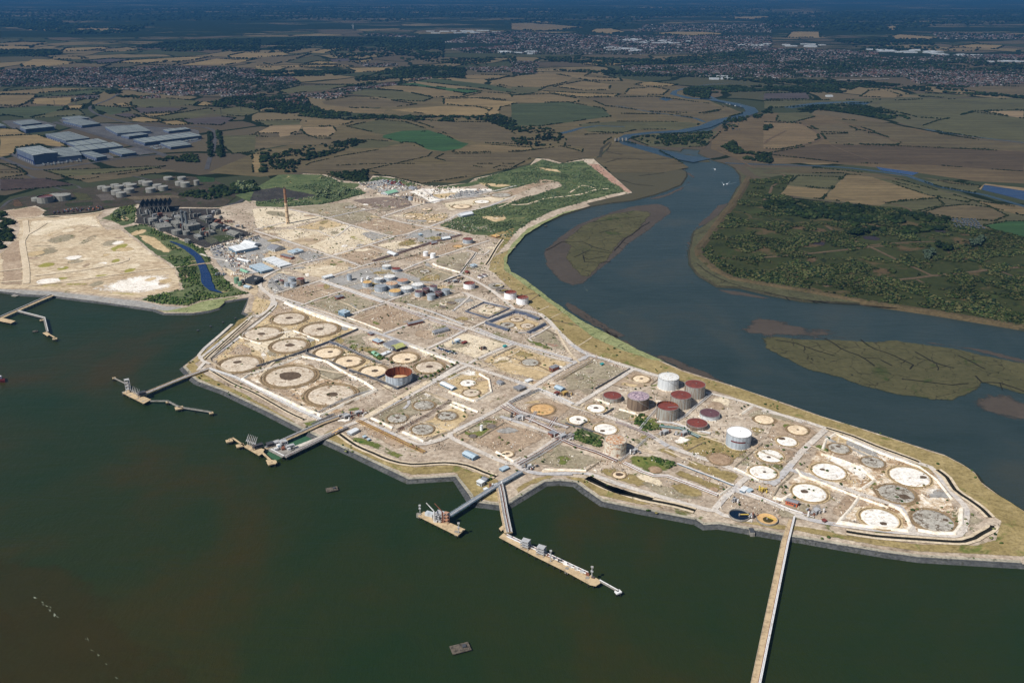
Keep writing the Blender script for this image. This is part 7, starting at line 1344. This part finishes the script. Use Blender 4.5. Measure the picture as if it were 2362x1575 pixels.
park('A0','380,1495 740,1450 760,1470 400,1510','lorry',['dullwhite','grey'],'lorry at the docks of the tallest warehouse','lorries at the tallest warehouse',18,2,1.3,2.9)
park('A0','1360,1340 1500,1310 1540,1345 1400,1370','lorry',['dullwhite'],'lorry in front of the longest right hand warehouse','lorries at the longest right hand warehouse',12,3,1.3,2.9)
park('A0','1640,1290 1800,1260 1790,1275 1660,1300','lorry',['dullwhite'],'lorry at the right end of the longest warehouse','lorries at the right end warehouse',10,1,1.3,2.9)
park('B3','1690,500 1900,500 2010,600 1720,580','car',['dullwhite','grey','dullwhite'],'caravan or scrap vehicle in the yard by the eastern marsh','vehicles in the marsh scrapyard',44,5,2.2,3.3)
park('A2','1950,1120 2090,1120 2080,1190 1900,1200','car',['dullwhite','dark'],'vehicle in the yard beside the upper creek bend','vehicles beside the upper creek bend',16,3,2.2,3.3)
# pylons
def pylon(reg, x, ytop, ybase, label, zg=ZG):
    u, v = PX(reg, x, ybase); c = G(u, v, zg); H = max(18, hgt(u, v, (ybase-ytop)/3.92)); e = empty('pylon', (*c, zg), label, 'pylon', 'lattice pylons'); m = MB(); b = H*.08
    for a, q in ((-1,-1),(1,-1),(1,1),(-1,1)): m.bar((a*b, q*b, 0), (a*.3, q*.3, H), .25, 4)
    for k in range(5):
        z0, z1 = H*k/5, H*(k+1)/5; r0, r1 = b*(1-k/5), b*(1-(k+1)/5)
        for a in (-1, 1): m.bar((-r0, a*r0, z0), (r1, a*r1, z1), .14, 4).bar((a*r0, -r0, z0), (a*r1, r1, z1), .14, 4)
    m.build('lattice', DARKV, e); m = MB()
    for k in (.68, .82, .95): m.bar((-H*.16, 0, H*k), (H*.16, 0, H*k), .22, 4)
    m.build('cross_arms', DARKV, e)
for i, (x, t, y) in enumerate([(395,810,855),(495,905,950),(690,900,945),(1540,905,955),(2000,985,1030),(2180,960,1005)]): pylon('A0', x, t, y, ('first', 'second', 'third', 'fourth', 'fifth', 'sixth')[i]+' lattice pylon from the left among the fields below the town', 2.6)
# wind turbine far away
c = G(*PX('A1', 880, 262)); H = hgt(*PX('A1', 880, 262), 12); e = empty('wind_turbine', (*c, 0), 'distant white wind turbine above the far fields', 'wind turbine'); MB().cyl(0, 0, 0, H*.66, 3, 1.8, 10).build('tower', WHITEP, e); MB().box(0, 0, H*.65, 5, 9, 4).build('nacelle', WHITEP, e)
m = MB()
for k in range(3): a = k*2.094+.3; m.bar((0, -5, H*.67), (math.sin(a)*H*.34, -5, H*.67+math.cos(a)*H*.34), 1.2, 4)
m.build('blades', WHITEP, e)
# ================================================================ VEGETATION, HOUSES, RUBBLE
def ico(sub):
    import bmesh
    bm = bmesh.new(); bmesh.ops.create_icosphere(bm, subdivisions=sub, radius=1.0); V = np.array([v.co[:] for v in bm.verts]); F = np.array([[v.index for v in f.verts] for f in bm.faces]); bm.free(); return V, F
I1 = ico(1); I2 = ico(2)
VARS = {1: [], 2: []}
for s_, (V, F) in ((1, I1), (2, I2)):
    for k in range(8): VARS[s_].append((V*(1+rng.uniform(-.32, .32, (len(V), 1)))*np.array([1, 1, .8]), F))
M_leaf = pmat('leaf_mass', S(60,76,40), S(34,46,24), 3, 1, attr='col', amt=.5, spec=0.02)
def blobs(name, P, R, C, sub=1, hz=.9, kind='stuff', mat=None, label=None, cat=None):
    """leaf clumps: P (n,3) base points, R radii, C (n,3) colours"""
    n = len(P); var = rng.integers(0, 8, n); Vs, Fs, Cs = [], [], []; off = 0
    for k in range(8):
        i = np.nonzero(var == k)[0]
        if not len(i): continue
        V, F = VARS[sub][k]; a = rng.uniform(0, 6.28, len(i)); c, s_ = np.cos(a), np.sin(a)
        x = V[None, :, 0]*c[:, None]-V[None, :, 1]*s_[:, None]; y = V[None, :, 0]*s_[:, None]+V[None, :, 1]*c[:, None]; z = np.repeat(V[None, :, 2], len(i), 0)*hz
        st = rng.uniform(.75, 1.3, (len(i), 1))
        X = np.stack([x*R[i][:, None]*st+P[i][:, None, 0], y*R[i][:, None]/st+P[i][:, None, 1], (z+.55)*R[i][:, None]+P[i][:, None, 2]], 2).reshape(-1, 3)
        Ff = (F[None]+(np.arange(len(i))*len(V))[:, None, None]).reshape(-1, 3)+off
        Vs.append(X); Fs.append(Ff); Cs.append(np.repeat(C[i], len(F), 0)*rng.uniform(.75, 1.25, (len(i)*len(F), 1))); off += len(X)
    o = raw(name, np.concatenate(Vs), np.concatenate(Fs), mat or M_leaf, np.concatenate(Cs)); o['kind'] = kind
    if label: o['label'] = label; o['category'] = cat
    return o
def rand_in(poly, n):
    P = np.array(poly); lo, hi = P.min(0), P.max(0); out = []
    for _ in range(60):
        Q = rng.uniform(lo, hi, (max(n*2, 50), 2)); Q = Q[inside(Q, poly)]; out.append(Q)
        if sum(map(len, out)) >= n: break
    return np.concatenate(out)[:n]
def nz(P, size, seed=0.0): return np.array([noise.fractal((p[0]/size, p[1]/size, seed), 0.8, 2.1, 4) for p in P])
lin = lambda *c: np.array(S(*c)[:3])
def leafcol(n, bright=1.0, pal=None):
    pal = pal or [(44,58,30),(56,72,36),(70,84,46),(84,92,54),(40,56,38),(92,92,60)]
    A = np.array([lin(*c) for c in pal]); return A[rng.integers(0, len(A), n)]*rng.uniform(.8, 1.2, (n, 1))*bright
DARKP = [(26,36,20),(34,46,24),(42,54,28),(50,58,34),(30,42,30)]
# hedges along the edges of the traced fields
HP = []
for P, k in FIELD_POLYS:
    n = len(P); dist0 = math.hypot(*P[0]); sp = max(5, dist0/620)
    for i in range(n):
        ua, ub = proj(*P[i], 0)[0], proj(*P[(i+1) % n], 0)[0]
        if abs(ua-ub) < 3 and any(abs(ua-c_) < 4 for c_ in (0, 590, 600, 1180, 1190, 1762, 1780, 2362)): continue
        a, b = np.array(P[i]), np.array(P[(i+1) % n]); L = np.linalg.norm(b-a); m_ = int(L/sp)
        if m_ < 2 or k in ('heath', 'fill', 'marshland'): continue
        t = (np.arange(m_)+rng.uniform(-.3, .3, m_))/m_; q = a+(b-a)*t[:, None]
        # meander like the sheet edge does
        keep = np.array([noise.fractal((x[0]/160, x[1]/160, 7.7), .8, 2, 3) > (-.12 if k not in ('mud', 'pale') else .15) for x in q], bool) if m_ else []
        q = q[keep]; HP.append(np.concatenate([q+rng.normal(0, sp*.25, q.shape), np.full((len(q), 1), max(sp*.5, 2.4))], 1))
HP = np.concatenate(HP); HP = HP[(HP[:, 1] > 0)]
blobs('hedgerow', np.column_stack([HP[:, :2], np.full(len(HP), 2.6)]), HP[:, 2]*rng.uniform(.6, 1.35, len(HP)), leafcol(len(HP), .8, DARKP), 1, .8)
def scatter(name, polys, n, size, rad, zg, pal=None, bright=1.0, th=-.1, nsz=60, sub=1, hz=.85):
    A = []
    for pl, w_ in polys:
        q = rand_in(pl, int(n*w_)); A.append(q)
    A = np.concatenate(A); v = nz(A, nsz, 4.2); A = A[v > th]; A = A[np.array([all(math.dist(a, c_) > 15 for c_ in CHAN) for a in A], bool)] if zg > 3.2 else A
    c = leafcol(len(A), bright, pal)*(1+.5*nz(A, nsz*1.5, 9.1))[:, None]
    return blobs(name, np.column_stack([A, np.full(len(A), zg)]), rad*rng.uniform(.5, 1.5, len(A)), np.clip(c, .004, 1), sub, hz)
CHAN = refine(W('B0', '1540,710 1620,740 1700,780 1790,850 1830,930 1860,1010 1870,1080 1920,1150 2010,1178'), 14, 0, False)
# right-hand marsh scrub
scatter('scrub', [(scrub_far, 1)], 42000, 0, 2.9, 2.9, DARKP[2:]+[(60,66,38),(70,74,46),(76,74,48)], 1.05, .0, 80, 1, .55)
scatter('scrub', [(W('B3', '200,350 700,360 1100,420 1700,500 1650,600 1300,640 900,600 500,520 0,420 0,340'), 1)], 1800, 0, 5.5, 2.9, DARKP, .9, -.15, 90, 2, .7)
# site greenery
LOWP = [(56,78,38),(74,96,46),(92,106,58),(48,70,38),(110,116,74)]
BRI = [(72,90,58),(92,106,72),(112,120,86),(66,84,58),(98,112,90)]
reg_ok = lambda r: r != 'B0'
site_green = [('B0','1100,580 1310,550 1560,660 1850,775 1950,950 2100,1100 2260,1180 2050,1210 1830,1240 1700,1290 1450,1275 1240,1235 1400,1190 1655,1140 1600,960 1520,860 1570,790 1420,660 1200,600',4200),('B0','1000,460 1100,390 1230,375 1240,450 1220,540 1100,570 1010,520',1000),
 ('N','1098,416 1225,384 1250,371 1290,381 1345,374 1400,414 1445,445 1370,452 1310,440 1285,422 1230,427 1140,447 1120,432',4200),('N','1010,525 1075,495 1190,465 1300,430 1440,445 1355,467 1270,492 1215,522 1175,552 1090,545',3200),('B1','0,340 0,390 230,395 600,370 760,335 1000,270 960,240 700,130 600,110 570,175 330,210 600,290',2600),
 ('B1','640,110 760,165 1000,185 1060,130 1140,115 1280,140 1500,200 1400,210 1100,165',900),('C2','1490,1200 1560,1215 1770,1280 1740,1400 1480,1320',420),('C3','850,780 960,780 1100,850 1080,920 950,950 830,900',120),('C1','1540,550 1600,560 1720,610 1640,612',70),('C3','960,1170 1100,1190 1220,1240 1130,1280',80),('B1','1080,425 1225,384 1230,400 1090,432',10)]
for r, s, n in site_green: scatter('undergrowth', [(W(r, s), 1)], int(n*1.3) if reg_ok(r) else int(n*.8), 0, 2.0, ZG-.8, BRI if r in ('B1', 'N') else LOWP, .95, -.12, 55, 1, .6)
# woods around the middle distance
WOODS = [('A1','0,870 150,840 300,870 450,880 500,950 600,1000 900,1040 1100,1050 1600,1060 2100,1060 2200,1040 2352,1100 2352,1210 2200,1150 2100,1100 1900,1090 1600,1110 1200,1080 900,1090 600,1080 400,1060 0,1000',3400),('A1','1000,660 1350,610 1700,600 1900,620 1900,700 1600,720 1200,720 1000,780 800,800 880,740',2000),('A1','0,640 500,650 750,640 900,665 700,690 300,700 0,700',1200),
 ('A1','50,1390 120,1400 110,1470 40,1480',160),('A1','60,1500 100,1510 90,1568 30,1568',120),('A1','120,1370 400,1340 900,1270 1000,1290 700,1400 400,1480 350,1568 130,1568',700),('A2','1550,810 1700,790 2352,780 2352,830 2000,840 1800,850 1780,900 1700,900 1560,860',2200),('A3','0,790 500,770 900,780 700,850 300,840 0,830',1500),('A3','450,960 900,960 1100,1010 1340,1080 1300,1110 1000,1070 600,1010 300,1000',1700),
 ('A2','2180,1060 2352,970 2352,1060 2200,1080',200),('A2','1080,1250 1500,1215 1850,1195 1750,1320 1400,1330 1200,1290',500),('A2','1950,1060 2150,1060 2100,1150 1950,1200 1850,1230',160),('A2','1900,1340 2000,1280 2100,1380 2352,1400 2352,1490 2100,1450',500),('A3','0,1130 60,1135 80,1160 40,1185 0,1190',150),('A0','1900,930 2150,870 2352,880 2352,1000 2100,960 1950,980',700),('A0','950,830 1100,820 1250,890 1500,870 1400,880 1100,890 980,860',400),
 ('A0','1880,1200 1920,1210 1930,1420 1890,1440',160),('A0','1960,1190 2000,1200 2030,1420 1990,1440 1960,1400',220),('A0','1400,1450 1780,1400 1800,1480 1500,1470',160),('B0','2080,190 2300,160 2352,240 2180,270 2120,230',300),('B0','1620,290 1750,240 2000,200 2150,230 2160,270 1900,330',300),('B0','0,440 20,440 120,520 160,580 110,600 120,690 0,800',260),('A2','0,1150 350,1170 480,1240 420,1320 200,1340 0,1310',380),
 ('B1','650,90 1000,60 1060,80 1000,170 800,150',240),('A0','0,460 500,460 600,500 300,520 0,510',700),('A0','1200,430 1700,370 2352,360 2352,480 2000,470 1500,470',2200),('A0','0,200 500,200 900,260 1400,220 1200,300 700,320 0,240',1500),('A1','0,430 400,340 1700,360 1700,530 1400,560 1200,520 900,560 700,520 600,420 300,480',3600),('A2','300,520 1300,540 2352,440 2352,600 1700,580 1000,600 300,560',2600),('A3','0,560 900,540 1500,560 2352,540 2352,640 1500,640 600,640 0,660',2400),
 ('A1','1500,560 1800,540 2352,520 2352,600 1900,600',600),('A0','0,100 2352,60 2352,190 900,200 0,200',1500),('A1','0,60 2352,60 2352,160 1200,200 400,180 0,190',2600),('A2','0,90 2352,60 2352,150 1300,160 900,280 700,240 0,200',2200),('A3','0,120 2352,90 2352,220 1600,240 1000,300 500,280 0,260',2200),('A3','600,360 1500,370 1600,470 900,460',700),('A2','250,640 1500,640 2352,700 2352,760 1600,700 1000,700 700,660',1100),('A3','0,720 900,740 1400,790 2352,880 2352,900 1700,850 900,800 0,770',1500)]
for r, s, n in WOODS:
    pl = W(r, s); d = math.hypot(*pl[0]); scatter('woodland', [(pl, 1)], n, 0, max(5.5, min(d/900, 22)), 2.4, DARKP, .85, -.25, max(60, d/30), 1, .7)
scatter('roadside_scrub', [(W('B1', '640,470 640,480 650,480'), 0)] and [(SITE_P, 1)], 5200, 0, 1.7, ZG-.4, LOWP+[(120,112,70)], 1.0, .12, 45, 1, .5)
# individual trees
BARK = pmat('bark', S(84,70,56), None, 2, .9)
def tree_proto(r, pal):
    e = bpy.data.objects.new('tree', None); COL.objects.link(e); k = 22
    A = rng.normal(0, .42, (k, 3))*r; A[:, 2] = np.abs(A[:, 2])*1.1+r*.55
    o = blobs('crown', A, r*rng.uniform(.28, .5, k), leafcol(k, 1, pal), 2, .9); del o['kind']; o.parent = e
    m = MB(); m.cyl(0, 0, -.5, r*1.0, r*.09, r*.05, 7)
    for a in (0, 2.1, 4.2): m.bar((0, 0, r*.6), (math.cos(a)*r*.5, math.sin(a)*r*.5, r*1.2), r*.035, 5)
    m.build('trunk', BARK, e); return e
TP = [tree_proto(5, LOWP), tree_proto(5, DARKP), tree_proto(5, BRI), tree_proto(5, [(62,74,60),(72,84,70),(54,66,52)])]; used_t = set()
def trees(reg, s, n, label, group, which=0, size=(.7, 1.3), zg=None, line=False):
    P = refine(W(reg, s), 9, 1.5, False) if line else [tuple(q) for q in rand_in(W(reg, s), n)]
    for p in P[:n] if not line else random.sample(P, min(n, len(P))):
        if which not in used_t: o = TP[which]; used_t.add(which)
        else: o = copy_tree(TP[which])
        k = random.uniform(*size); o.location = (p[0], p[1], (ZG if zg is None else zg)-.3); o.rotation_euler = (0, 0, random.random()*6); o.scale = (k, k, k*random.uniform(.85, 1.15)); tag(o, label, 'tree', group)
trees('C1','1540,548 1600,565 1700,610 1740,640',14,'leafy green tree behind the three cream tank bases and the arched shed','trees behind the arched shed',0,(.4,.65),None,True)
trees('C1','2000,790 2100,760 2200,700 2330,640',14,'green bush in the line right of the open rusty tank','bushes right of the open tank',0,(.45,.7),None,True)
trees('A0','1890,1210 1900,1430',18,'dark tree lining the left side of the straight approach road','trees left of the straight road',1,(.9,1.4),2.8,True)
trees('A0','1985,1200 2010,1430',18,'dark tree lining the right side of the straight approach road','trees right of the straight road',1,(.9,1.4),2.8,True)
trees('B3','800,580 1000,600 900,660 780,650',12,'dark round tree in the middle of the eastern scrubland','trees in the eastern scrubland centre',1,(1.2,1.9),2.9)
trees('B3','1840,700 1980,690 1980,760 1850,770',6,'pale grey green willow in the eastern scrubland','willows in the eastern scrubland',3,(1.4,2.2),2.9)
trees('B3','1450,800 1520,820 1480,880 1420,870',6,'pale willow near the middle track of the eastern scrubland','willows near the middle track',3,(1.2,1.8),2.9)
trees('B3','1550,740 1690,770 1680,800 1560,790',7,'dark tree right of the crossing tracks in the eastern scrubland','dark trees right of the crossing tracks',1,(1.3,1.9),2.9)
trees('B0','2120,200 2300,170 2340,230 2200,265',16,'green tree in the copse at the bend of the northern road','trees in the copse at the road bend',2,(1.0,1.6))
trees('B1','560,240 760,200 950,240 800,310 500,330',20,'tree on the green slope right of the tall chimney','trees right of the chimney',2,(.8,1.4))
trees('B0','1240,1240 1700,1200 1790,1100 1880,1180 1800,1240 1600,1270',18,'bushy tree in the valley left of the inlet','trees in the valley by the inlet',0,(.4,.7))
trees('B0','1020,470 1100,420 1160,540 1050,520',12,'tree in the thicket at the top right corner of the sandy field','trees at the sandy field corner',2,(.8,1.2))
trees('C2','1500,1210 1700,1290 1640,1370 1500,1320',22,'bush in the bright green thicket left of the rust streaked tank','bushes in the bright thicket',0,(.22,.42))
# ---------------------------------------------------------------- houses
def houses(polys, zg, cap=None, dens=None):
    P, A = [], []
    for reg, s, n, base in polys:
        pl = W(reg, s); q = rand_in(pl, int(n*1.9)); v = nz(q, 260, 3.3); q = q[v > -.16][:n]
        g = np.floor(q/170); h = np.sin(g[:, 0]*12.9898+g[:, 1]*78.233)*43758.5; h = h-np.floor(h); ca, sa = np.cos(h*3.14), np.sin(h*3.14); x_, y_ = q[:, 0]*ca+q[:, 1]*sa, -q[:, 0]*sa+q[:, 1]*ca; y_ = np.round(y_/27)*27+rng.normal(0, 1.2, len(q)); x_ = np.round(x_/17)*17; q = np.stack([x_*ca-y_*sa, x_*sa+y_*ca], 1)
        _, ui = np.unique(np.round(q/4), axis=0, return_index=True); P.append(q[ui]); A.append(h[ui]*3.14)
    return np.concatenate(P), np.concatenate(A)
TOWN = [('A0','0,640 400,615 900,620 1750,605 2100,615 2352,640 2352,760 2250,790 2100,830 1900,870 1600,875 1250,840 1100,810 700,790 300,790 0,790',3300,0),('A1','0,705 330,705 420,760 200,830 0,840',420,0),('A0','2000,840 2352,780 2352,880 2000,880',120,0),('A1','270,870 450,850 500,880 420,960 280,960',80,0),('A1','450,860 900,800 1200,760 1600,700 1620,710 1250,780 950,820 700,900 520,900',330,0),
 ('A1','900,575 1280,580 1290,605 1000,610',60,0),('A1','1780,450 2352,420 2352,490 1900,485',500,0),('A1','1900,620 2250,610 2352,640 2352,660 2000,660',160,0),('A1','2000,310 2352,290 2352,400 1700,390',500,0),('A1','1000,310 1500,330 1500,345 1000,330',120,0),
 ('A2','0,290 900,330 2352,330 2352,480 1200,500 0,500',2600,0),('A2','0,560 250,560 220,680 0,695',260,0),('A2','980,605 1600,600 2352,510 2352,700 1900,705 1500,690 1250,680 1000,640',1900,0),('A2','1200,230 2352,220 2352,300 1400,290 1100,300',500,0),
 ('A3','0,220 500,230 450,250 0,260',120,0),('A3','0,440 1000,470 1100,520 2352,500 2352,560 900,600 0,560',1900,0),('A3','0,580 700,610 1400,600 2352,650 2352,760 1800,800 1400,770 1250,700 700,700 0,715',3000,0),('A3','1380,740 1860,770 1800,800 1500,790',300,0),('A3','1500,300 2352,320 2352,360 1600,360',260,0),('A0','300,90 900,100 900,130 400,130',90,0),('A0','700,890 850,880 880,900 700,905',20,0),('A0','1180,880 1420,870 1450,890 1200,900',60,0)]
M_town = gmat('gardens_and_streets', [S(44,50,36), S(58,60,48), S(76,74,66)], 50, 14, fade=0.95)
for reg, s, n, _ in TOWN:
    pl = W(reg, s); sheet('town_ground', pl, M_town, 2.66, fade=25, jit=8, step=60)
HPt, HA = houses(TOWN, 0)
d = np.hypot(HPt[:, 0], HPt[:, 1]); order = np.argsort(d); HPt, HA = HPt[order], HA[order]
ROOFC = np.array([lin(*c) for c in ((70,50,47),(70,60,58),(92,66,60),(62,62,68),(84,82,80),(64,60,60),(94,66,58),(104,104,108))])
WALLC = np.array([lin(*c) for c in ((98,94,90),(116,112,110),(82,68,62),(136,136,138),(92,84,78))])
def house_arrays(P, A, zg, scale):
    n = len(P); L = rng.uniform(9, 16, n)*scale; Wd = rng.uniform(7, 9.5, n)*scale; H = rng.uniform(4.6, 6, n)*scale; R_ = rng.uniform(2, 3, n)*scale
    c, s_ = np.cos(A), np.sin(A); tx = np.array([-1,1,1,-1,-1,1,1,-1,-1,1])/2; ty = np.array([-1,-1,1,1,-1,-1,1,1,0,0])/2
    X = tx*L[:, None]; Y = ty*Wd[:, None]; Z = np.stack([np.zeros(n)]*4+[H]*4+[H+R_]*2, 1)+zg
    V = np.stack([X*c[:, None]-Y*s_[:, None]+P[:, :1], X*s_[:, None]+Y*c[:, None]+P[:, 1:2], Z], 2).reshape(-1, 3)
    F = np.array([[0,1,5,4],[1,2,6,5],[2,3,7,6],[3,0,4,7],[4,5,9,8],[6,7,8,9],[5,6,9,9],[7,4,8,8]])
    # gable ends drawn as triangles below
    Q = F[:6]; T_ = np.array([[5,6,9],[7,4,8]]); k = (np.arange(n)*10)[:, None, None]
    return V, (Q[None]+k).reshape(-1, 4), (T_[None]+k).reshape(-1, 3), n
M_house = pmat('house_paint', S(120,110,104), S(80,70,66), 8, .9, attr='col', amt=.3, spec=.05)
near = d[order] < 7000; idx = np.nonzero(near)[0]; pick = idx[np.linspace(0, min(len(idx)-1, 1400), 290).astype(int)] if len(idx) > 290 else idx
rest = np.setdiff1d(np.arange(len(HPt)), pick)
def house_mesh(name, P, A, scale, zg, seedcol=True, parts=None):
    V, Q, T_, n = house_arrays(P, A, zg, scale); rc = ROOFC[rng.integers(0, len(ROOFC), n)]; wc = WALLC[rng.integers(0, len(WALLC), n)]
    col = np.stack([wc, wc, wc, wc, rc, rc], 1).reshape(-1, 3)
    o = raw(name, V, Q, M_house, col); return o
sc_ = 1.0
near_rest = rest[d[order][rest] < 9000]; far_rest = rest[d[order][rest] >= 9000]
o = house_mesh('town_houses', HPt[near_rest], HA[near_rest], 1.05, 2.6); o['kind'] = 'stuff'
o = house_mesh('town_houses', HPt[far_rest], HA[far_rest], 1.7, 2.3); o['kind'] = 'stuff'
# individual houses: one of each kind, then copies
HK = []
for i in range(5):
    e = bpy.data.objects.new('house', None); COL.objects.link(e); L, D_, H = (11, 8, 5) if i % 2 else (14, 8.5, 5.4); D_ = float(D_)
    wm = pmat('house_wall_%s' % ('cream', 'brick', 'white', 'tan', 'grey')[i], [S(150,142,130), S(112,88,78), S(176,174,170), S(136,122,108), S(128,128,126)][i], None, 3, .9)
    rm = pmat('house_roof_%s' % ('red', 'brown', 'slate', 'orange', 'dark')[i], [S(104,66,58), S(88,72,64), S(84,84,90), S(122,82,66), S(66,62,62)][i], None, 2, .9)
    MB().add([(-L/2,-D_/2,0),(L/2,-D_/2,0),(L/2,D_/2,0),(-L/2,D_/2,0),(-L/2,-D_/2,H),(L/2,-D_/2,H),(L/2,D_/2,H),(-L/2,D_/2,H),(-L/2,0,H+2.4),(L/2,0,H+2.4)], [(0,1,5,4),(1,2,6,5),(2,3,7,6),(3,0,4,7),(5,6,9),(7,4,8)]).build('wall', wm, e)
    m_r = MB(); m_r.add([(-L/2-.4,-D_/2-.4,H-.1),(L/2+.4,-D_/2-.4,H-.1),(L/2+.4,0,H+2.6),(-L/2-.4,0,H+2.6),(L/2+.4,D_/2+.4,H-.1),(-L/2-.4,D_/2+.4,H-.1)], [(0,1,2,3),(3,2,4,5)]); rf_ = m_r.build('roof', rm, e)
    MB().box(L*.3, 0, H+1.5, 1, 1, 2.2).build('chimney', BRICK, rf_)
    HK.append([e, False])
kinds = ['cream house with red roof', 'brick house with brown roof', 'white house with slate roof', 'tan house with orange roof', 'grey house with dark roof']
for j, i in enumerate(pick):
    k = HK[j % 5]
    if not k[1]: o = k[0]; k[1] = True
    else: o = copy_tree(k[0])
    o.location = (HPt[i, 0], HPt[i, 1], 2.6); o.rotation_euler = (0, 0, float(HA[i])); u_ = proj(HPt[i, 0], HPt[i, 1], 0)
    zone = 'nearer edge of the left hand town' if u_[0] < 640 else ('village strung along the wooded ridge' if u_[0] < 1150 else 'nearer edge of the right hand town')
    tag(o, f'{kinds[j % 5]} at the {zone}', 'house', f'{kinds[j % 5]}s, {zone}')
# trees between the houses
TT = []
for reg, s, n, _ in TOWN: TT.append(rand_in(W(reg, s), int(n*1.15)))
TT = np.concatenate(TT); dt = np.hypot(TT[:, 0], TT[:, 1]); blobs('town_trees', np.column_stack([TT, np.full(len(TT), 2.2)]), np.clip(dt/1000, 4.5, 14)*rng.uniform(.6, 1.2, len(TT)), leafcol(len(TT), .85, DARKP), 1, .8)
# pale industrial roofs in the towns: things of their own
IND = [('A2','1010,375 1170,365',10),('A2','1170,385 1620,380',16),('A2','820,440 1170,465',14),('A2','1720,710 1960,708',6),('A3','950,465 1500,470',16),('A3','1500,480 1950,515',16),('A3','120,420 550,415',12),('A1','1500,298 2200,292',14),('A1','2160,480 2352,470',6),('A2','0,470 190,480',6),('A3','2000,560 2352,570',6),('A2','2050,410 2352,415',8),('A3','530,885 620,890',2)]
ki = 0; indp = None
for reg, s, n in IND:
    (u0, v0), (u1, v1) = pts(reg, s)
    for k in range(int(n*.8)):
        t = random.random(); u = u0+(u1-u0)*t; v = v0+(v1-v0)*t+random.uniform(-3.2, 3.2); c = G(u, v, 2)
        if indp is None:
            e = bpy.data.objects.new('industrial_building', None); COL.objects.link(e); MB().box(0, 0, -2, 1, 1, 10).build('wall', SHEETW, e); MB().add([(-.52,-.52,8),(.52,-.52,8),(.52,0,9.5),(-.52,0,9.5),(.52,.52,8),(-.52,.52,8)], [(0,1,2,3),(3,2,4,5)]).build('roof', pmat('distant_white_roof', S(176,182,186), S(140,146,150), .3, .8, amt=.3), e); indp = e; o = e
        else: o = copy_tree(indp)
        o.location = (*c, 2.4); o.rotation_euler = (0, 0, random.choice((0, .3, -.2))); sc = math.hypot(*c)/9000; o.scale = (random.uniform(50, 130)*sc, random.uniform(40, 90)*sc, 1)
        tag(o, 'long pale roofed industrial building in the distant towns', 'industrial building', 'pale industrial buildings in the distant towns')
# ---------------------------------------------------------------- rubble and clutter on the site
M_rub = pmat('rubble_mix', S(150,140,126), S(110,100,90), 2, 1, attr='col', amt=.4)
def rubble(polys, n, zg, lo=.8, hi=3.2, hmax=1.3):
    A = np.concatenate([rand_in(p, int(n*w_)) for p, w_ in polys]); v = nz(A, 38, 6.6); A = A[v > -.02]; n = len(A)
    pal = np.array([lin(*c) for c in ((206,196,180),(186,172,150),(120,106,92),(96,88,80),(232,228,218),(150,120,98),(160,156,150))]); C = pal[rng.integers(0, 7, n)]
    L = rng.uniform(lo, hi, n); D_ = rng.uniform(lo, hi, n)*.6; H = rng.uniform(.3, hmax, n); a = rng.choice([.68, .68+1.57, -.45, 1.1], n)+rng.normal(0, .1, n); L[rng.random(n) < .12] *= 3.0
    tx = np.array([-1,1,1,-1]*2)/2; ty = np.array([-1,-1,1,1]*2)/2; k = np.array([1,1,1,1,.7,.7,.7,.7]); X = tx*k*L[:, None]; Y = ty*k*D_[:, None]; Z = np.stack([np.full(n, -.6)]*4+[H]*4, 1)+zg
    c, s_ = np.cos(a), np.sin(a); V = np.stack([X*c[:, None]-Y*s_[:, None]+A[:, :1], X*s_[:, None]+Y*c[:, None]+A[:, 1:2], Z], 2).reshape(-1, 3)
    F = np.array([[0,1,5,4],[1,2,6,5],[2,3,7,6],[3,0,4,7],[4,5,6,7]]); F = (F[None]+(np.arange(n)*8)[:, None, None]).reshape(-1, 4)
    o = raw('rubble', V, F, M_rub, np.repeat(C, 5, 0)); o['kind'] = 'stuff'
core = W('N', '530,520 650,500 900,460 1180,545 1150,610 1240,720 1340,810 1500,865 1760,945 1910,995 2040,1045 2160,1110 2260,1190 2230,1240 2100,1240 1800,1200 1600,1170 1400,1100 1200,1080 1050,1060 800,1000 720,970 480,850 600,720 590,640 500,590')
rubble([(core, 1)], 30000, ZG-.1, .5, 1.9, .8)
rubble([(W('B1', '900,170 1500,200 2100,230 1700,330 1300,320 1000,260'), 1)], 900, ZG-.1, 2, 7, 3)
rubble([(W('B0', '1900,750 2320,660 2352,1000 2200,1100 1980,950'), 1)], 500, ZG-.1, 1.5, 6, 3)
rubble([(W('B0', '1240,470 1620,420 1960,430 1960,530 2280,640 1860,750 1330,540'), 1)], 700, ZG-.1, 2, 8, 5) if False else None
# ================================================================ HAZE
hz = MB(); hz.prism([(-60000, -3000), (60000, -3000), (60000, 60000), (-60000, 60000)], -6.0, 640.0)
m = bpy.data.materials.new('haze'); m.use_nodes = True; t = m.node_tree; t.nodes.clear(); out = t.nodes.new('ShaderNodeOutputMaterial'); pv = t.nodes.new('ShaderNodeVolumePrincipled')
pv.inputs['Color'].default_value = HAZE_COL; pv.inputs['Density'].default_value = HAZE_D; pv.inputs['Anisotropy'].default_value = 0.0; t.links.new(pv.outputs[0], out.inputs['Volume'])
o = hz.build('haze', m); o['kind'] = 'stuff'
lab = {}
for o in COL.objects:
    if o.parent is None and o.get('label') and not o.get('group'):
        if o['label'] in lab: print('DUPLABEL', o['label'])
        lab[o['label']] = 1
        if not 4 <= len(o['label'].split()) <= 16: print('LABLEN', o['label'])
